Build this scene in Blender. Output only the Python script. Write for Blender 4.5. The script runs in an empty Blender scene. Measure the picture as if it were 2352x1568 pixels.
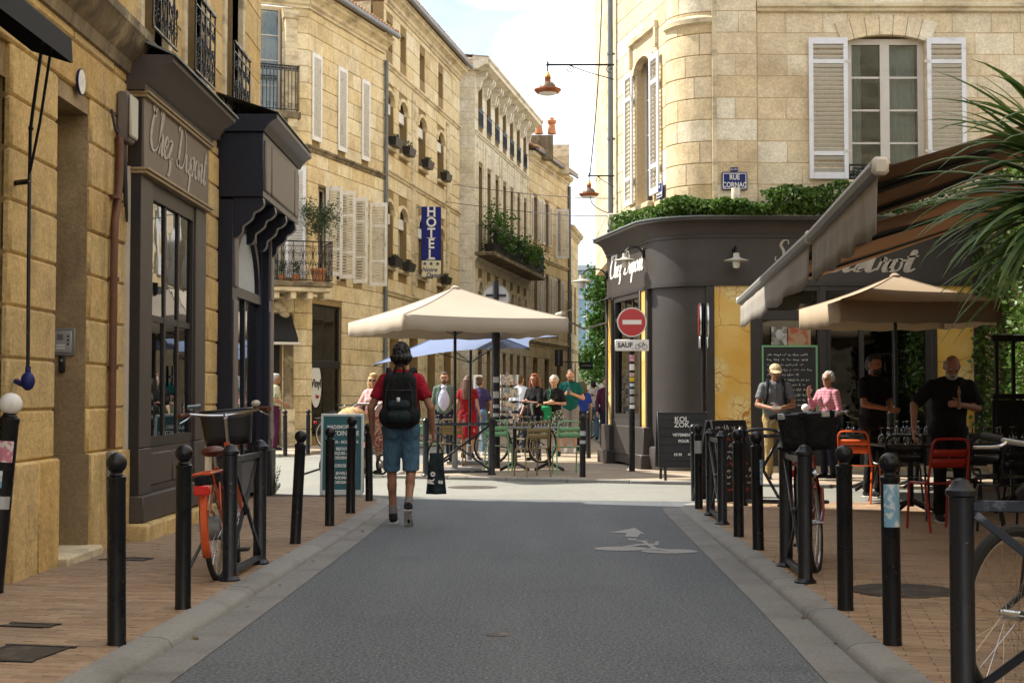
import bpy, math, random
from mathutils import Matrix, Vector, Euler
random.seed(7)
R = math.radians
sc = bpy.context.scene
col = sc.collection
# ---------------------------------------------------------------- camera, sky, sun, exposure
FPX, HOR, CAMZ = 3266.7, 910.0, 1.32           # focal length in pixels of a 2352 px wide picture, eye height
PITCH = math.atan((HOR - 784.0) / FPX)
cd = bpy.data.cameras.new('camera'); cam = bpy.data.objects.new('camera', cd); col.objects.link(cam)
cam.location = (0, 0, CAMZ); cam.rotation_euler = (R(90) + PITCH, 0, 0)
cd.lens = 50; cd.sensor_width = 36; cd.clip_start = .1; cd.clip_end = 2000
sc.camera = cam
SUN_EL, SUN_H = R(50), Vector((-.93, .37, 0)).normalized()      # the sun stands to the left and a little ahead
w = bpy.data.worlds.new('World'); sc.world = w; w.use_nodes = True
nt = w.node_tree; bg = nt.nodes['Background']
sky = nt.nodes.new('ShaderNodeTexSky'); sky.sky_type = 'NISHITA'; sky.sun_disc = False
sky.sun_elevation = SUN_EL; sky.sun_rotation = math.atan2(SUN_H.x, SUN_H.y); sky.dust_density = 2.0; sky.air_density = 1.2
tc = nt.nodes.new('ShaderNodeTexCoord')
mp = nt.nodes.new('ShaderNodeMapping'); mp.inputs['Scale'].default_value = (1, 1, 2.6); mp.inputs['Location'].default_value = (.4, .2, .3)
nz = nt.nodes.new('ShaderNodeTexNoise'); nz.inputs['Scale'].default_value = 3.4; nz.inputs['Detail'].default_value = 7; nz.inputs['Roughness'].default_value = .55
cr = nt.nodes.new('ShaderNodeValToRGB'); cr.color_ramp.elements[0].position = .26; cr.color_ramp.elements[1].position = .5
nz2 = nt.nodes.new('ShaderNodeTexNoise'); nz2.inputs['Scale'].default_value = 5.5; nz2.inputs['Detail'].default_value = 5
cr2 = nt.nodes.new('ShaderNodeValToRGB')
cr2.color_ramp.elements[0].position = .40; cr2.color_ramp.elements[0].color = (5.0, 5.7, 6.9, 1)
cr2.color_ramp.elements[1].position = .58; cr2.color_ramp.elements[1].color = (12.0, 12.0, 12.0, 1)
mx = nt.nodes.new('ShaderNodeMix'); mx.data_type = 'RGBA'
L = nt.links.new
L(tc.outputs['Generated'], mp.inputs['Vector']); L(mp.outputs[0], nz.inputs['Vector']); L(mp.outputs[0], nz2.inputs['Vector'])
L(nz.outputs[0], cr.inputs[0]); L(nz2.outputs[0], cr2.inputs[0])
L(cr.outputs[0], mx.inputs[0]); L(sky.outputs[0], mx.inputs[6]); L(cr2.outputs[0], mx.inputs[7]); L(mx.outputs[2], bg.inputs['Color'])
bg.inputs['Strength'].default_value = .08
sl = bpy.data.lights.new('sun', 'SUN'); sl.energy = 4.2; sl.angle = R(.6); sl.color = (1, .93, .80)
so = bpy.data.objects.new('sun', sl); col.objects.link(so); so.location = (-20, 20, 40)
so.rotation_euler = Vector((-SUN_H.x * math.cos(SUN_EL), -SUN_H.y * math.cos(SUN_EL), -math.sin(SUN_EL))).to_track_quat('-Z', 'Y').to_euler()
vs = sc.view_settings; vs.view_transform = 'Standard'; vs.look = 'None'; vs.exposure = 1.22; vs.gamma = 1; vs.use_curve_mapping = False
cy = sc.cycles; cy.max_bounces = 6; cy.diffuse_bounces = 3; cy.glossy_bounces = 3; cy.transmission_bounces = 4; cy.transparent_max_bounces = 12
cy.use_denoising = True; cy.caustics_reflective = False; cy.caustics_refractive = False

# ---------------------------------------------------------------- helpers
_c, _s = math.cos(PITCH), math.sin(PITCH)
def ray(x, y):
    a = (x - 1176) / FPX; b = (784 - y) / FPX
    return Vector((a, _c - b * _s, _s + b * _c))
def at(x, y, Y):                      # point seen at a pixel, at distance Y along the street
    d = ray(x, y); return Vector((0, 0, CAMZ)) + d * (Y / d.y)
def gr(x, y, z=0.0):                  # point seen at a pixel, standing at height z
    d = ray(x, y); return Vector((0, 0, CAMZ)) + d * ((z - CAMZ) / d.z)
def T(x, y, z): return Matrix.Translation((x, y, z))
def RX(a): return Matrix.Rotation(a, 4, 'X')
def RY(a): return Matrix.Rotation(a, 4, 'Y')
def RZ(a): return Matrix.Rotation(a, 4, 'Z')
I4 = Matrix.Identity(4)
W = {}
def ob(name, me, parent=None, M=I4):
    o = bpy.data.objects.new(name, me); col.objects.link(o)
    if parent is not None:
        o.parent = parent; o.matrix_basis = W[parent.name].inverted() @ M
    else: o.matrix_basis = M
    W[o.name] = M.copy()
    return o
def tag(o, label=None, cat=None, group=None, kind=None):
    if label: o['label'] = label
    if cat: o['category'] = cat
    if group: o['group'] = group
    if kind: o['kind'] = kind
    return o
def thing(name, label, cat, loc, rz=0, group=None):
    return tag(ob(name, None, None, T(*loc) @ RZ(rz)), label, cat, group)
def copy_tree(o, M, parent=None, label=None, group=None):      # a thing, its parts and their sub-parts
    c = o.copy(); col.objects.link(c)
    c.parent = parent
    if parent is None: c.matrix_basis = M
    W[c.name] = M
    if label: c['label'] = label
    if group: c['group'] = group
    for ch in o.children:
        copy_tree(ch, M @ ch.matrix_basis, c)
    return c

class MB:
    def __init__(s): s.v = []; s.f = []
    def add(s, v, f):
        n = len(s.v); s.v += [tuple(p) for p in v]; s.f += [tuple(i + n for i in q) for q in f]; return s
    def box(s, x0, x1, y0, y1, z0, z1, M=None):
        v = [(x, y, z) for z in (z0, z1) for y in (y0, y1) for x in (x0, x1)]
        if M is not None: v = [M @ Vector(p) for p in v]
        return s.add(v, [(0, 2, 3, 1), (4, 5, 7, 6), (0, 1, 5, 4), (2, 6, 7, 3), (0, 4, 6, 2), (1, 3, 7, 5)])
    def cbox(s, x0, x1, y0, y1, z0, z1, b=.01, M=None):      # box with chamfered edges
        X, Y, Z = (x0, x1), (y0, y1), (z0, z1); v = []; idx = {}
        for i in (0, 1):
            for j in (0, 1):
                for k in (0, 1):
                    for a in range(3):
                        p = [X[i], Y[j], Z[k]]; sg = (1 - 2 * i, 1 - 2 * j, 1 - 2 * k)
                        for q in range(3):
                            if q != a: p[q] += sg[q] * b
                        idx[(i, j, k, a)] = len(v); v.append(p)
        f = []
        g = lambda i, j, k, a: idx[(i, j, k, a)]
        for i in (0, 1):
            q = [g(i, 0, 0, 0), g(i, 1, 0, 0), g(i, 1, 1, 0), g(i, 0, 1, 0)]; f.append(q if i else q[::-1])
            q = [g(0, i, 0, 1), g(0, i, 1, 1), g(1, i, 1, 1), g(1, i, 0, 1)]; f.append(q if i else q[::-1])
            q = [g(0, 0, i, 2), g(1, 0, i, 2), g(1, 1, i, 2), g(0, 1, i, 2)]; f.append(q if i else q[::-1])
            for j in (0, 1):
                q = [g(i, j, 0, 0), g(i, j, 1, 0), g(i, j, 1, 1), g(i, j, 0, 1)]; f.append(q if i != j else q[::-1])
                q = [g(i, 0, j, 0), g(i, 1, j, 0), g(i, 1, j, 2), g(i, 0, j, 2)]; f.append(q if i == j else q[::-1])
                q = [g(0, i, j, 1), g(1, i, j, 1), g(1, i, j, 2), g(0, i, j, 2)]; f.append(q if i != j else q[::-1])
                for k in (0, 1):
                    q = [g(i, j, k, 0), g(i, j, k, 1), g(i, j, k, 2)]; f.append(q if (i + j + k) % 2 else q[::-1])
        if M is not None: v = [M @ Vector(p) for p in v]
        return s.add(v, f)
    def cyl(s, p0, p1, r0, r1=None, n=10, caps=True):
        r1 = r0 if r1 is None else r1
        p0 = Vector(p0); p1 = Vector(p1); d = (p1 - p0)
        if d.length < 1e-6: return s
        q = d.normalized().to_track_quat('Z', 'Y'); v = []
        for p, r in ((p0, r0), (p1, r1)):
            for i in range(n):
                a = 2 * math.pi * i / n; v.append(p + q @ Vector((math.cos(a) * r, math.sin(a) * r, 0)))
        f = [(i, (i + 1) % n, n + (i + 1) % n, n + i) for i in range(n)]
        if caps: f += [tuple(range(n))[::-1], tuple(range(n, 2 * n))]
        return s.add(v, f)
    def tube(s, pts, r, n=8, closed=False, rr=None):
        pts = [Vector(p) for p in pts]; m = len(pts); v = []; f = []
        up = None
        for i, p in enumerate(pts):
            if closed: t = pts[(i + 1) % m] - pts[i - 1]
            else: t = pts[min(i + 1, m - 1)] - pts[max(i - 1, 0)]
            if t.length < 1e-9: t = Vector((0, 0, 1))
            t.normalize()
            if up is None:
                up = Vector((0, 0, 1)) if abs(t.z) < .9 else Vector((1, 0, 0))
            a = t.cross(up)
            if a.length < 1e-4: a = t.orthogonal()
            a.normalize(); up = a.cross(t).normalized(); b = up
            ri = r if rr is None else rr[i]
            for k in range(n):
                th = 2 * math.pi * k / n; v.append(p + a * (math.cos(th) * ri) + b * (math.sin(th) * ri))
        L_ = m if closed else m - 1
        for i in range(L_):
            j = (i + 1) % m
            for k in range(n):
                k2 = (k + 1) % n; f.append((i * n + k, i * n + k2, j * n + k2, j * n + k))
        if not closed: f += [tuple(range(n))[::-1], tuple(range((m - 1) * n, m * n))]
        return s.add(v, f)
    def lathe(s, prof, n=16, M=None, a0=0, a1=2 * math.pi):
        v = []; f = []; full = abs(a1 - a0 - 2 * math.pi) < 1e-6; m = n if full else n + 1
        for r, z in prof:
            for i in range(m):
                a = a0 + (a1 - a0) * i / n; v.append(Vector((math.cos(a) * r, math.sin(a) * r, z)))
        for j in range(len(prof) - 1):
            for i in range(n if full else n):
                i2 = (i + 1) % m; f.append((j * m + i, j * m + i2, (j + 1) * m + i2, (j + 1) * m + i))
        if full:
            if prof[0][0] > 1e-6: f.append(tuple(range(m))[::-1])
            if prof[-1][0] > 1e-6: f.append(tuple(range((len(prof) - 1) * m, len(prof) * m)))
        if M is not None: v = [M @ p for p in v]
        return s.add(v, f)
    def sph(s, c, r, n=12, m=8):
        c = Vector(c); r = Vector((r, r, r)) if not hasattr(r, '__len__') else Vector(r); v = [c + Vector((0, 0, -r.z))]; f = []
        for j in range(1, m):
            b = -math.pi / 2 + math.pi * j / m
            for i in range(n):
                a = 2 * math.pi * i / n; v.append(c + Vector((math.cos(a) * math.cos(b) * r.x, math.sin(a) * math.cos(b) * r.y, math.sin(b) * r.z)))
        v.append(c + Vector((0, 0, r.z))); e = len(v) - 1
        for i in range(n):
            i2 = (i + 1) % n
            f.append((0, 1 + i2, 1 + i)); f.append((e, 1 + (m - 2) * n + i, 1 + (m - 2) * n + i2))
            for j in range(m - 2): f.append((1 + j * n + i, 1 + j * n + i2, 1 + (j + 1) * n + i2, 1 + (j + 1) * n + i))
        return s.add(v, f)
    def prism(s, poly, h0, h1, M=None):       # poly in xy, extruded along z
        n = len(poly)
        v = [Vector((x, y, h0)) for x, y in poly] + [Vector((x, y, h1)) for x, y in poly]
        if M is not None: v = [M @ p for p in v]
        return s.add(v, [(i, (i + 1) % n, n + (i + 1) % n, n + i) for i in range(n)] + [tuple(range(n))[::-1], tuple(range(n, 2 * n))])
    def sweep(s, prof, x0, x1):               # profile (y, z) along x
        return s.prism(prof, x0, x1, Matrix(((0, 0, 1, 0), (1, 0, 0, 0), (0, 1, 0, 0), (0, 0, 0, 1))))
    def grid(s, fn, nu, nv):
        v = [fn(i / nu, j / nv) for j in range(nv + 1) for i in range(nu + 1)]
        return s.add(v, [(j * (nu + 1) + i, j * (nu + 1) + i + 1, (j + 1) * (nu + 1) + i + 1, (j + 1) * (nu + 1) + i) for j in range(nv) for i in range(nu)])
    def mesh(s, name, mat, smooth=True, ang=38):
        me = bpy.data.meshes.new(name); me.from_pydata(s.v, [], s.f); me.materials.append(MAT(mat))
        if smooth and me.polygons:
            me.polygons.foreach_set('use_smooth', [True] * len(me.polygons)); me.set_sharp_from_angle(angle=R(ang))
        me.update(); return me
    def build(s, name, mat, parent=None, M=I4, smooth=True, ang=38):
        return ob(name, s.mesh(name, mat, smooth, ang), parent, M)
def solid(o, t, off=0):
    m = o.modifiers.new('thickness', 'SOLIDIFY'); m.thickness = t; m.offset = off; return o
def cat(pts, n=6, closed=False):             # smooth curve through points
    P = [Vector(p) for p in pts]; out = []; m = len(P)
    for i in range(m if closed else m - 1):
        p0 = P[i - 1] if (closed or i) else P[0]; p1 = P[i]; p2 = P[(i + 1) % m]; p3 = P[(i + 2) % m] if closed else P[min(i + 2, m - 1)]
        for k in range(n):
            t = k / n
            out.append(.5 * ((2 * p1) + (p2 - p0) * t + (2 * p0 - 5 * p1 + 4 * p2 - p3) * t * t + (3 * p1 - p0 - 3 * p2 + p3) * t ** 3))
    if not closed: out.append(P[-1])
    return out

# ---------------------------------------------------------------- materials
DEFS = {}
_M = {}
def mdef(name, **k): DEFS[name] = k
def MAT(name):
    if name in _M: return _M[name]
    k = DEFS[name]; m = bpy.data.materials.new(name); m.use_nodes = True; nt = m.node_tree; N = nt.nodes.new; L = nt.links.new
    b = nt.nodes['Principled BSDF']; _M[name] = m
    c = k.get('c', (.5, .5, .5)); b.inputs['Base Color'].default_value = (*c, 1)
    b.inputs['Roughness'].default_value = k.get('r', .6); b.inputs['Metallic'].default_value = k.get('m', 0)
    b.inputs['Specular IOR Level'].default_value = k.get('s', .4)
    if 'coat' in k: b.inputs['Coat Weight'].default_value = k['coat']; b.inputs['Coat Roughness'].default_value = .12
    if 'em' in k: b.inputs['Emission Color'].default_value = (*c, 1); b.inputs['Emission Strength'].default_value = k['em']
    if 'sub' in k: b.inputs['Subsurface Weight'].default_value = k['sub']; b.inputs['Subsurface Radius'].default_value = (.01, .004, .002); b.inputs['Subsurface Scale'].default_value = .5
    geo = N('ShaderNodeNewGeometry'); cur = None
    def col_in():
        if cur is not None: return cur
        r = N('ShaderNodeRGB'); r.outputs[0].default_value = (*c, 1); return r.outputs[0]
    def noise(sc_, det=4, rough=.55, stretch=None):
        n = N('ShaderNodeTexNoise'); n.inputs['Scale'].default_value = sc_; n.inputs['Detail'].default_value = det; n.inputs['Roughness'].default_value = rough
        if stretch:
            mp = N('ShaderNodeMapping'); mp.inputs['Scale'].default_value = stretch; L(geo.outputs['Position'], mp.inputs[0]); L(mp.outputs[0], n.inputs['Vector'])
        else: L(geo.outputs['Position'], n.inputs['Vector'])
        return n.outputs[0]
    def ramp(src, a, bb):
        r = N('ShaderNodeMapRange'); r.inputs[1].default_value = a; r.inputs[2].default_value = bb; r.clamp = True; L(src, r.inputs[0]); return r.outputs[0]
    def mix(fac, A, B, mode='MIX'):
        x = N('ShaderNodeMix'); x.data_type = 'RGBA'; x.blend_type = mode
        if hasattr(fac, 'is_linked'): L(fac, x.inputs[0])
        else: x.inputs[0].default_value = fac
        for s_, v in ((6, A), (7, B)):
            if hasattr(v, 'is_linked'): L(v, x.inputs[s_])
            else: x.inputs[s_].default_value = (*v, 1)
        return x.outputs[2]
    if 'rnd' in k:      # every piece a tone of its own
        oi = N('ShaderNodeObjectInfo'); r1 = N('ShaderNodeValToRGB'); r1.color_ramp.interpolation = 'LINEAR'
        tones = k['rnd']; els = r1.color_ramp.elements
        while len(els) < len(tones): els.new(.5)
        for i, t in enumerate(tones): els[i].position = i / (len(tones) - 1); els[i].color = (*t, 1)
        L(oi.outputs['Random'], r1.inputs[0]); cur = r1.outputs[0]
    for (sc_, lo, hi, tint, amt) in k.get('stain', []):        # blotches
        f = N('ShaderNodeMath'); f.operation = 'MULTIPLY'; L(ramp(noise(sc_ if not hasattr(sc_, '__len__') else 1, 5, .6, None if not hasattr(sc_, '__len__') else sc_), lo, hi), f.inputs[0]); f.inputs[1].default_value = amt
        cur = mix(f.outputs[0], col_in(), tint)
    for (sc_, amt) in k.get('n', []):
        f = ramp(noise(sc_, 5), .25, .75); g = N('ShaderNodeMapRange'); g.inputs[3].default_value = 1 - amt; g.inputs[4].default_value = 1 + amt; L(f, g.inputs[0])
        x = N('ShaderNodeVectorMath'); x.operation = 'SCALE'; L(col_in(), x.inputs[0]); L(g.outputs[0], x.inputs[3]); cur = x.outputs[0]
    if 'fn' in k: cur = k['fn'](N, L, geo, noise, ramp, mix, col_in)
    if cur is not None: L(cur, b.inputs['Base Color'])
    if 'bump' in k:
        h = None
        for (sc_, st) in k['bump']:
            bp = N('ShaderNodeBump'); bp.inputs['Strength'].default_value = 1; bp.inputs['Distance'].default_value = st
            L(noise(sc_, 4) if not hasattr(sc_, '__len__') else noise(1, 4, .55, sc_), bp.inputs['Height'])
            if h is not None: L(h, bp.inputs['Normal'])
            h = bp.outputs[0]
        L(h, b.inputs['Normal'])
    if 'rn' in k:
        g = N('ShaderNodeMapRange'); g.inputs[1].default_value = .3; g.inputs[2].default_value = .7; g.inputs[3].default_value = k['rn'][1]; g.inputs[4].default_value = k['rn'][2]
        L(noise(k['rn'][0], 3), g.inputs[0]); L(g.outputs[0], b.inputs['Roughness'])
    if 'trans' in k:        # cloth or leaf that lets light through
        tr = N('ShaderNodeBsdfTranslucent'); tr.inputs[0].default_value = (*k.get('tc', c), 1); ms = N('ShaderNodeMixShader'); ms.inputs[0].default_value = k['trans']
        if cur is not None and 'tc' not in k: L(cur, tr.inputs[0])
        L(b.outputs[0], ms.inputs[1]); L(tr.outputs[0], ms.inputs[2]); L(ms.outputs[0], nt.nodes['Material Output'].inputs[0])
    if 'glass' in k:        # thin pane: clear, with a mirror share that grows at grazing angles
        gl = N('ShaderNodeBsdfGlossy'); gl.inputs['Roughness'].default_value = k.get('r', .02); gl.inputs['Color'].default_value = (.95, .97, 1, 1)
        tp = N('ShaderNodeBsdfTransparent'); tp.inputs[0].default_value = (*c, 1)
        fr = N('ShaderNodeFresnel'); fr.inputs[0].default_value = k['glass']
        bp = N('ShaderNodeBump'); bp.inputs['Distance'].default_value = k.get('wave', .002); L(noise(k.get('ws', 2.2), 2), bp.inputs['Height']); L(bp.outputs[0], gl.inputs['Normal'])
        ms = N('ShaderNodeMixShader'); L(fr.outputs[0], ms.inputs[0]); L(tp.outputs[0], ms.inputs[1]); L(gl.outputs[0], ms.inputs[2]); L(ms.outputs[0], nt.nodes['Material Output'].inputs[0])
    return m
SOOT = (.10, .08, .05)
def stone(name, tones, soot=.35, bump=.004):
    mdef(name, c=tones[0], rnd=tones, r=.9, s=.2, stain=[(1.1, .50, .72, (.36, .25, .125), .55), ((3.5, 3.5, .5), .56, .78, SOOT, soot), (.45, .55, .75, (.62, .56, .45), .3)], n=[(5, .14), (22, .20), (70, .18)], bump=[(7, bump * 1.6), (26, bump * 1.3), (110, bump * .7)])
stone('stone_ochre', [(.55, .37, .145), (.66, .48, .23), (.47, .31, .12), (.60, .43, .19), (.52, .385, .19), (.63, .42, .16)], .66, .007)
stone('stone_warm', [(.67, .54, .32), (.75, .645, .43), (.59, .46, .25), (.73, .635, .45), (.69, .55, .31), (.64, .53, .34)], .48)
stone('stone_pale', [(.70, .64, .50), (.75, .69, .56), (.66, .60, .47), (.71, .63, .45)], .32)
stone('stone_cream', [(.61, .48, .29), (.73, .64, .47), (.57, .44, .25), (.75, .68, .53), (.68, .55, .35), (.63, .52, .34), (.71, .58, .39), (.59, .49, .33)], .16, .003)
mdef('mortar', c=(.60, .47, .30), r=.95, n=[(20, .15)], bump=[(60, .003)])
mdef('mortar_dark', c=(.26, .18, .08), r=.95, n=[(20, .2)])
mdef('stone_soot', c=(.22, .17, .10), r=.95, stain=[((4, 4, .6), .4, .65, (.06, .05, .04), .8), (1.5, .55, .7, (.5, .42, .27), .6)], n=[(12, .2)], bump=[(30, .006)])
mdef('stone_trim', c=(.64, .54, .36), r=.9, stain=[((1.5, 1.5, 5), .48, .68, (.13, .10, .06), .6), (.9, .5, .7, (.35, .25, .12), .5)], n=[(14, .15)], bump=[(30, .004)])
mdef('stone_trim_pale', c=(.72, .66, .54), r=.9, stain=[((1.5, 1.5, 5), .5, .7, (.15, .12, .08), .55), (.9, .5, .7, (.45, .36, .22), .4)], n=[(14, .15)], bump=[(30, .004)])
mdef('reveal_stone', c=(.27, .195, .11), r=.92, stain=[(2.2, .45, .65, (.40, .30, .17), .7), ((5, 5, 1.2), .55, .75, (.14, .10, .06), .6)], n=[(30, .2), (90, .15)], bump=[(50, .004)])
def asph(N, L, geo, noise, ramp, mix, ci):
    a = mix(ramp(noise(.35, 3), .4, .65), (.056, .064, .074), (.072, .081, .091))
    a = mix(ramp(noise(1, 4, .6, (1.6, .22, 1)), .46, .68), a, (.094, .103, .113))
    a = mix(ramp(noise(.8, 5, .65), .56, .72), a, (.046, .052, .060))
    a = mix(ramp(noise(62, 2, .7), .47, .66), a, (.20, .215, .23))
    return mix(ramp(noise(41, 2, .7), .52, .7), a, (.026, .028, .031))
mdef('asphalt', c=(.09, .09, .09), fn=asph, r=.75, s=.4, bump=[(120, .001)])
mdef('sunlit_asphalt', c=(.20, .20, .18), r=.88, stain=[(.5, .45, .65, (.165, .165, .15), .8)], n=[(60, .3), (6, .1)], bump=[(90, .003)])  # the road asphalt made paler, sunlight put into its colour
mdef('concrete', c=(.21, .205, .195), r=.9, stain=[(1.3, .45, .65, (.15, .147, .14), .7), ((.8, 4, 4), .55, .72, (.10, .095, .088), .5)], n=[(40, .18), (120, .2)], bump=[(70, .003)])
mdef('kerb_concrete', c=(.34, .33, .31), rnd=[(.21, .205, .195), (.27, .262, .245), (.235, .228, .215)], r=.9, stain=[(2, .5, .7, (.13, .125, .118), .6)], n=[(60, .18)], bump=[(70, .003)])
mdef('paver_brick', c=(.37, .25, .155), rnd=[(.29, .195, .125), (.37, .26, .17), (.33, .215, .135), (.26, .18, .12), (.39, .28, .185)], r=.88, stain=[(.8, .48, .68, (.20, .145, .10), .7)], n=[(30, .15)], bump=[(60, .003)])
mdef('paver_joint', c=(.09, .065, .045), r=.95, n=[(30, .25)])
def farpav(N, L, geo, noise, ramp, mix, ci):
    br = N('ShaderNodeTexBrick'); br.inputs['Scale'].default_value = 1; br.inputs['Brick Width'].default_value = .22; br.inputs['Row Height'].default_value = .11; br.inputs['Mortar Size'].default_value = .006
    br.inputs['Color1'].default_value = (.34, .27, .20, 1); br.inputs['Color2'].default_value = (.30, .235, .17, 1); br.inputs['Mortar'].default_value = (.22, .17, .13, 1)
    L(geo.outputs['Position'], br.inputs['Vector']); return mix(ramp(noise(.9, 4), .45, .7), br.outputs[0], (.37, .32, .255))
mdef('far_paving', c=(.4, .27, .16), fn=farpav, r=.9, n=[], bump=[(50, .002)])
mdef('road_paint', c=(.30, .295, .285), r=.8, stain=[(30, .5, .66, (.17, .17, .17), .6)], n=[(60, .2)])
mdef('black_iron', c=(.0055, .006, .008), r=.3, s=.36, rn=(9, .2, .5), stain=[(38, .67, .71, (.16, .16, .16), .7), ((5, 5, 1), .6, .8, (.035, .033, .03), .6)])
mdef('navy_iron', c=(.007, .009, .016), r=.34, s=.38, rn=(9, .22, .5), stain=[(34, .66, .70, (.15, .15, .16), .7)])
mdef('dark_steel', c=(.03, .03, .033), r=.45, m=.6)
mdef('cast_iron', c=(.055, .048, .042), r=.6, m=.2, stain=[(9, .5, .66, (.16, .12, .085), .8)], bump=[(45, .004)])
mdef('steel', c=(.55, .55, .56), r=.3, m=1)
mdef('worn_steel', c=(.03, .034, .045), r=.36, m=.4, stain=[(14, .54, .68, (.22, .24, .27), .6)])
mdef('grey_metal', c=(.24, .24, .245), r=.5, m=.3, n=[(10, .1)])
mdef('zinc', c=(.23, .25, .28), r=.5, m=.5, n=[(3, .2)])
mdef('lead_roof', c=(.16, .19, .19), r=.6, m=.2, stain=[(2, .5, .7, (.35, .36, .34), .5)])
mdef('pipe_brown', c=(.12, .05, .026), r=.5, n=[(14, .25)])
mdef('pipe_grey', c=(.15, .165, .18), r=.5, m=.3, n=[(5, .15)])
mdef('shop_brown', c=(.062, .049, .042), r=.55, s=.35, stain=[((2, 2, .5), .5, .7, (.085, .066, .056), .7)], n=[(6, .1)], bump=[((1.2, 1.2, 6), .003)])
mdef('shop_brown_dark', c=(.022, .017, .015), r=.5, n=[(6, .12)])
mdef('shop_band', c=(.15, .115, .088), r=.55, stain=[((3, 3, .6), .5, .7, (.13, .10, .08), .6)], n=[(8, .1)])
mdef('shop_gold', c=(.30, .22, .12), r=.5, n=[(8, .12)])
mdef('shop_navy', c=(.006, .008, .020), r=.4, n=[(5, .2)])
mdef('shop_taupe', c=(.15, .125, .108), r=.55, n=[(5, .1)])
mdef('charcoal', c=(.017, .0165, .0175), r=.5)
mdef('cornac_brown', c=(.047, .040, .038), r=.5, s=.35, stain=[((.8, .8, 3), .5, .75, (.06, .05, .046), .6)], n=[(4, .1)], bump=[((1.5, 1.5, 1.5), .006)])
mdef('cornac_dark', c=(.032, .028, .027), r=.5, n=[(6, .1)])
def marble(N, L, geo, noise, ramp, mix, ci):
    mp = N('ShaderNodeMapping'); mp.inputs['Rotation'].default_value = (0, .5, 0); L(geo.outputs['Position'], mp.inputs[0])
    nz = N('ShaderNodeTexNoise'); nz.inputs['Scale'].default_value = 3; nz.inputs['Detail'].default_value = 5; L(mp.outputs[0], nz.inputs['Vector'])
    ad = N('ShaderNodeVectorMath'); ad.operation = 'MULTIPLY_ADD'; L(nz.outputs[1], ad.inputs[0]); ad.inputs[1].default_value = (.28, .28, .28); L(mp.outputs[0], ad.inputs[2])
    vo = N('ShaderNodeTexVoronoi'); vo.feature = 'DISTANCE_TO_EDGE'; vo.inputs['Scale'].default_value = 6.5; L(ad.outputs[0], vo.inputs['Vector'])
    v2 = N('ShaderNodeTexVoronoi'); v2.feature = 'DISTANCE_TO_EDGE'; v2.inputs['Scale'].default_value = 1.1; L(ad.outputs[0], v2.inputs['Vector'])
    base = mix(ramp(noise(1.6, 5), .35, .68), (.62, .36, .06), (.70, .49, .16))
    veins = ramp(vo.outputs[0], .05, .012); msk = ramp(noise(.9, 2), .50, .58)
    mu = N('ShaderNodeMath'); mu.operation = 'MULTIPLY'; L(veins, mu.inputs[0]); L(msk, mu.inputs[1])
    pale = mix(msk, base, (.68, .55, .24))
    a = mix(mu.outputs[0], pale, (.42, .20, .035))
    return mix(ramp(v2.outputs[0], .012, .002), a, (.40, .17, .03))
mdef('faux_marble', c=(.5, .3, .05), fn=marble, r=.45)
mdef('white_paint', c=(.74, .74, .73), r=.55, stain=[(6, .56, .7, (.42, .40, .36), .5)], n=[(8, .06)])
mdef('shutter_paint', c=(.70, .70, .72), r=.6, stain=[((2, 2, 7), .56, .7, (.48, .46, .44), .6)], n=[(8, .06)])
mdef('old_shutter', c=(.72, .69, .62), r=.75, stain=[((9, 9, 3), .57, .68, (.34, .29, .22), .8)], n=[(10, .1)])
mdef('frame_cream', c=(.56, .52, .46), r=.55, n=[(6, .08)])
mdef('pale_slat', c=(.60, .57, .50), r=.6, n=[(6, .06)])
mdef('pane', c=(.80, .86, .86), glass=1.6, r=.01, wave=.0015)
mdef('shop_pane', c=(.75, .78, .76), glass=1.75, r=.008, wave=.0014, ws=1.6)
mdef('dark_pane', c=(.35, .38, .40), glass=1.7, r=.02, wave=.003)
mdef('interior_dark', c=(.018, .014, .011), r=.9)
mdef('interior_warm', c=(.16, .11, .06), r=.9, n=[(3, .5)])
mdef('curtain', c=(.62, .64, .64), r=.9, trans=.3, n=[(20, .1)])
mdef('terracotta', c=(.46, .19, .08), r=.85, n=[(12, .2)])
mdef('roof_tile', c=(.34, .20, .11), r=.9, stain=[(5, .5, .7, (.12, .09, .06), .7)], n=[(9, .3)], bump=[(30, .004)])
mdef('sign_blue', c=(.008, .014, .15), r=.55, s=.2)
mdef('plate_blue', c=(.014, .02, .12), r=.5, s=.25)
mdef('sign_cream', c=(.62, .57, .38), r=.5)
mdef('sign_white', c=(.72, .72, .70), r=.4)
mdef('lettering_white', c=(.70, .69, .66), r=.5)
mdef('lettering_pale', c=(.40, .36, .31), r=.6, n=[(14, .25)])
mdef('lettering_navy', c=(.015, .02, .12), r=.5)
mdef('sign_red', c=(.42, .010, .012), r=.35, coat=.4)
mdef('sign_grey', c=(.42, .44, .47), r=.45, m=.4)
mdef('sticker_blue', c=(.18, .38, .55), r=.5, stain=[(22, .46, .56, (.65, .68, .7), .9)])
mdef('sticker_yellow', c=(.55, .42, .03), r=.5)
mdef('sticker_pink', c=(.5, .18, .25), r=.5, stain=[(25, .5, .55, (.6, .6, .6), .9)])
mdef('board_teal', c=(.008, .085, .10), r=.5, n=[(4, .15)])
mdef('board_frame', c=(.50, .54, .53), r=.5)
mdef('board_black', c=(.020, .021, .023), r=.6, n=[(5, .2)])
mdef('chalk', c=(.6, .6, .57), r=.9)
mdef('chalk_red', c=(.5, .08, .06), r=.9)
mdef('paper', c=(.50, .45, .36), r=.85)
mdef('canvas_beige', c=(.40, .34, .275), r=.85, trans=.12, n=[(1.5, .07)], bump=[((2, 2, 8), .006)])
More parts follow.
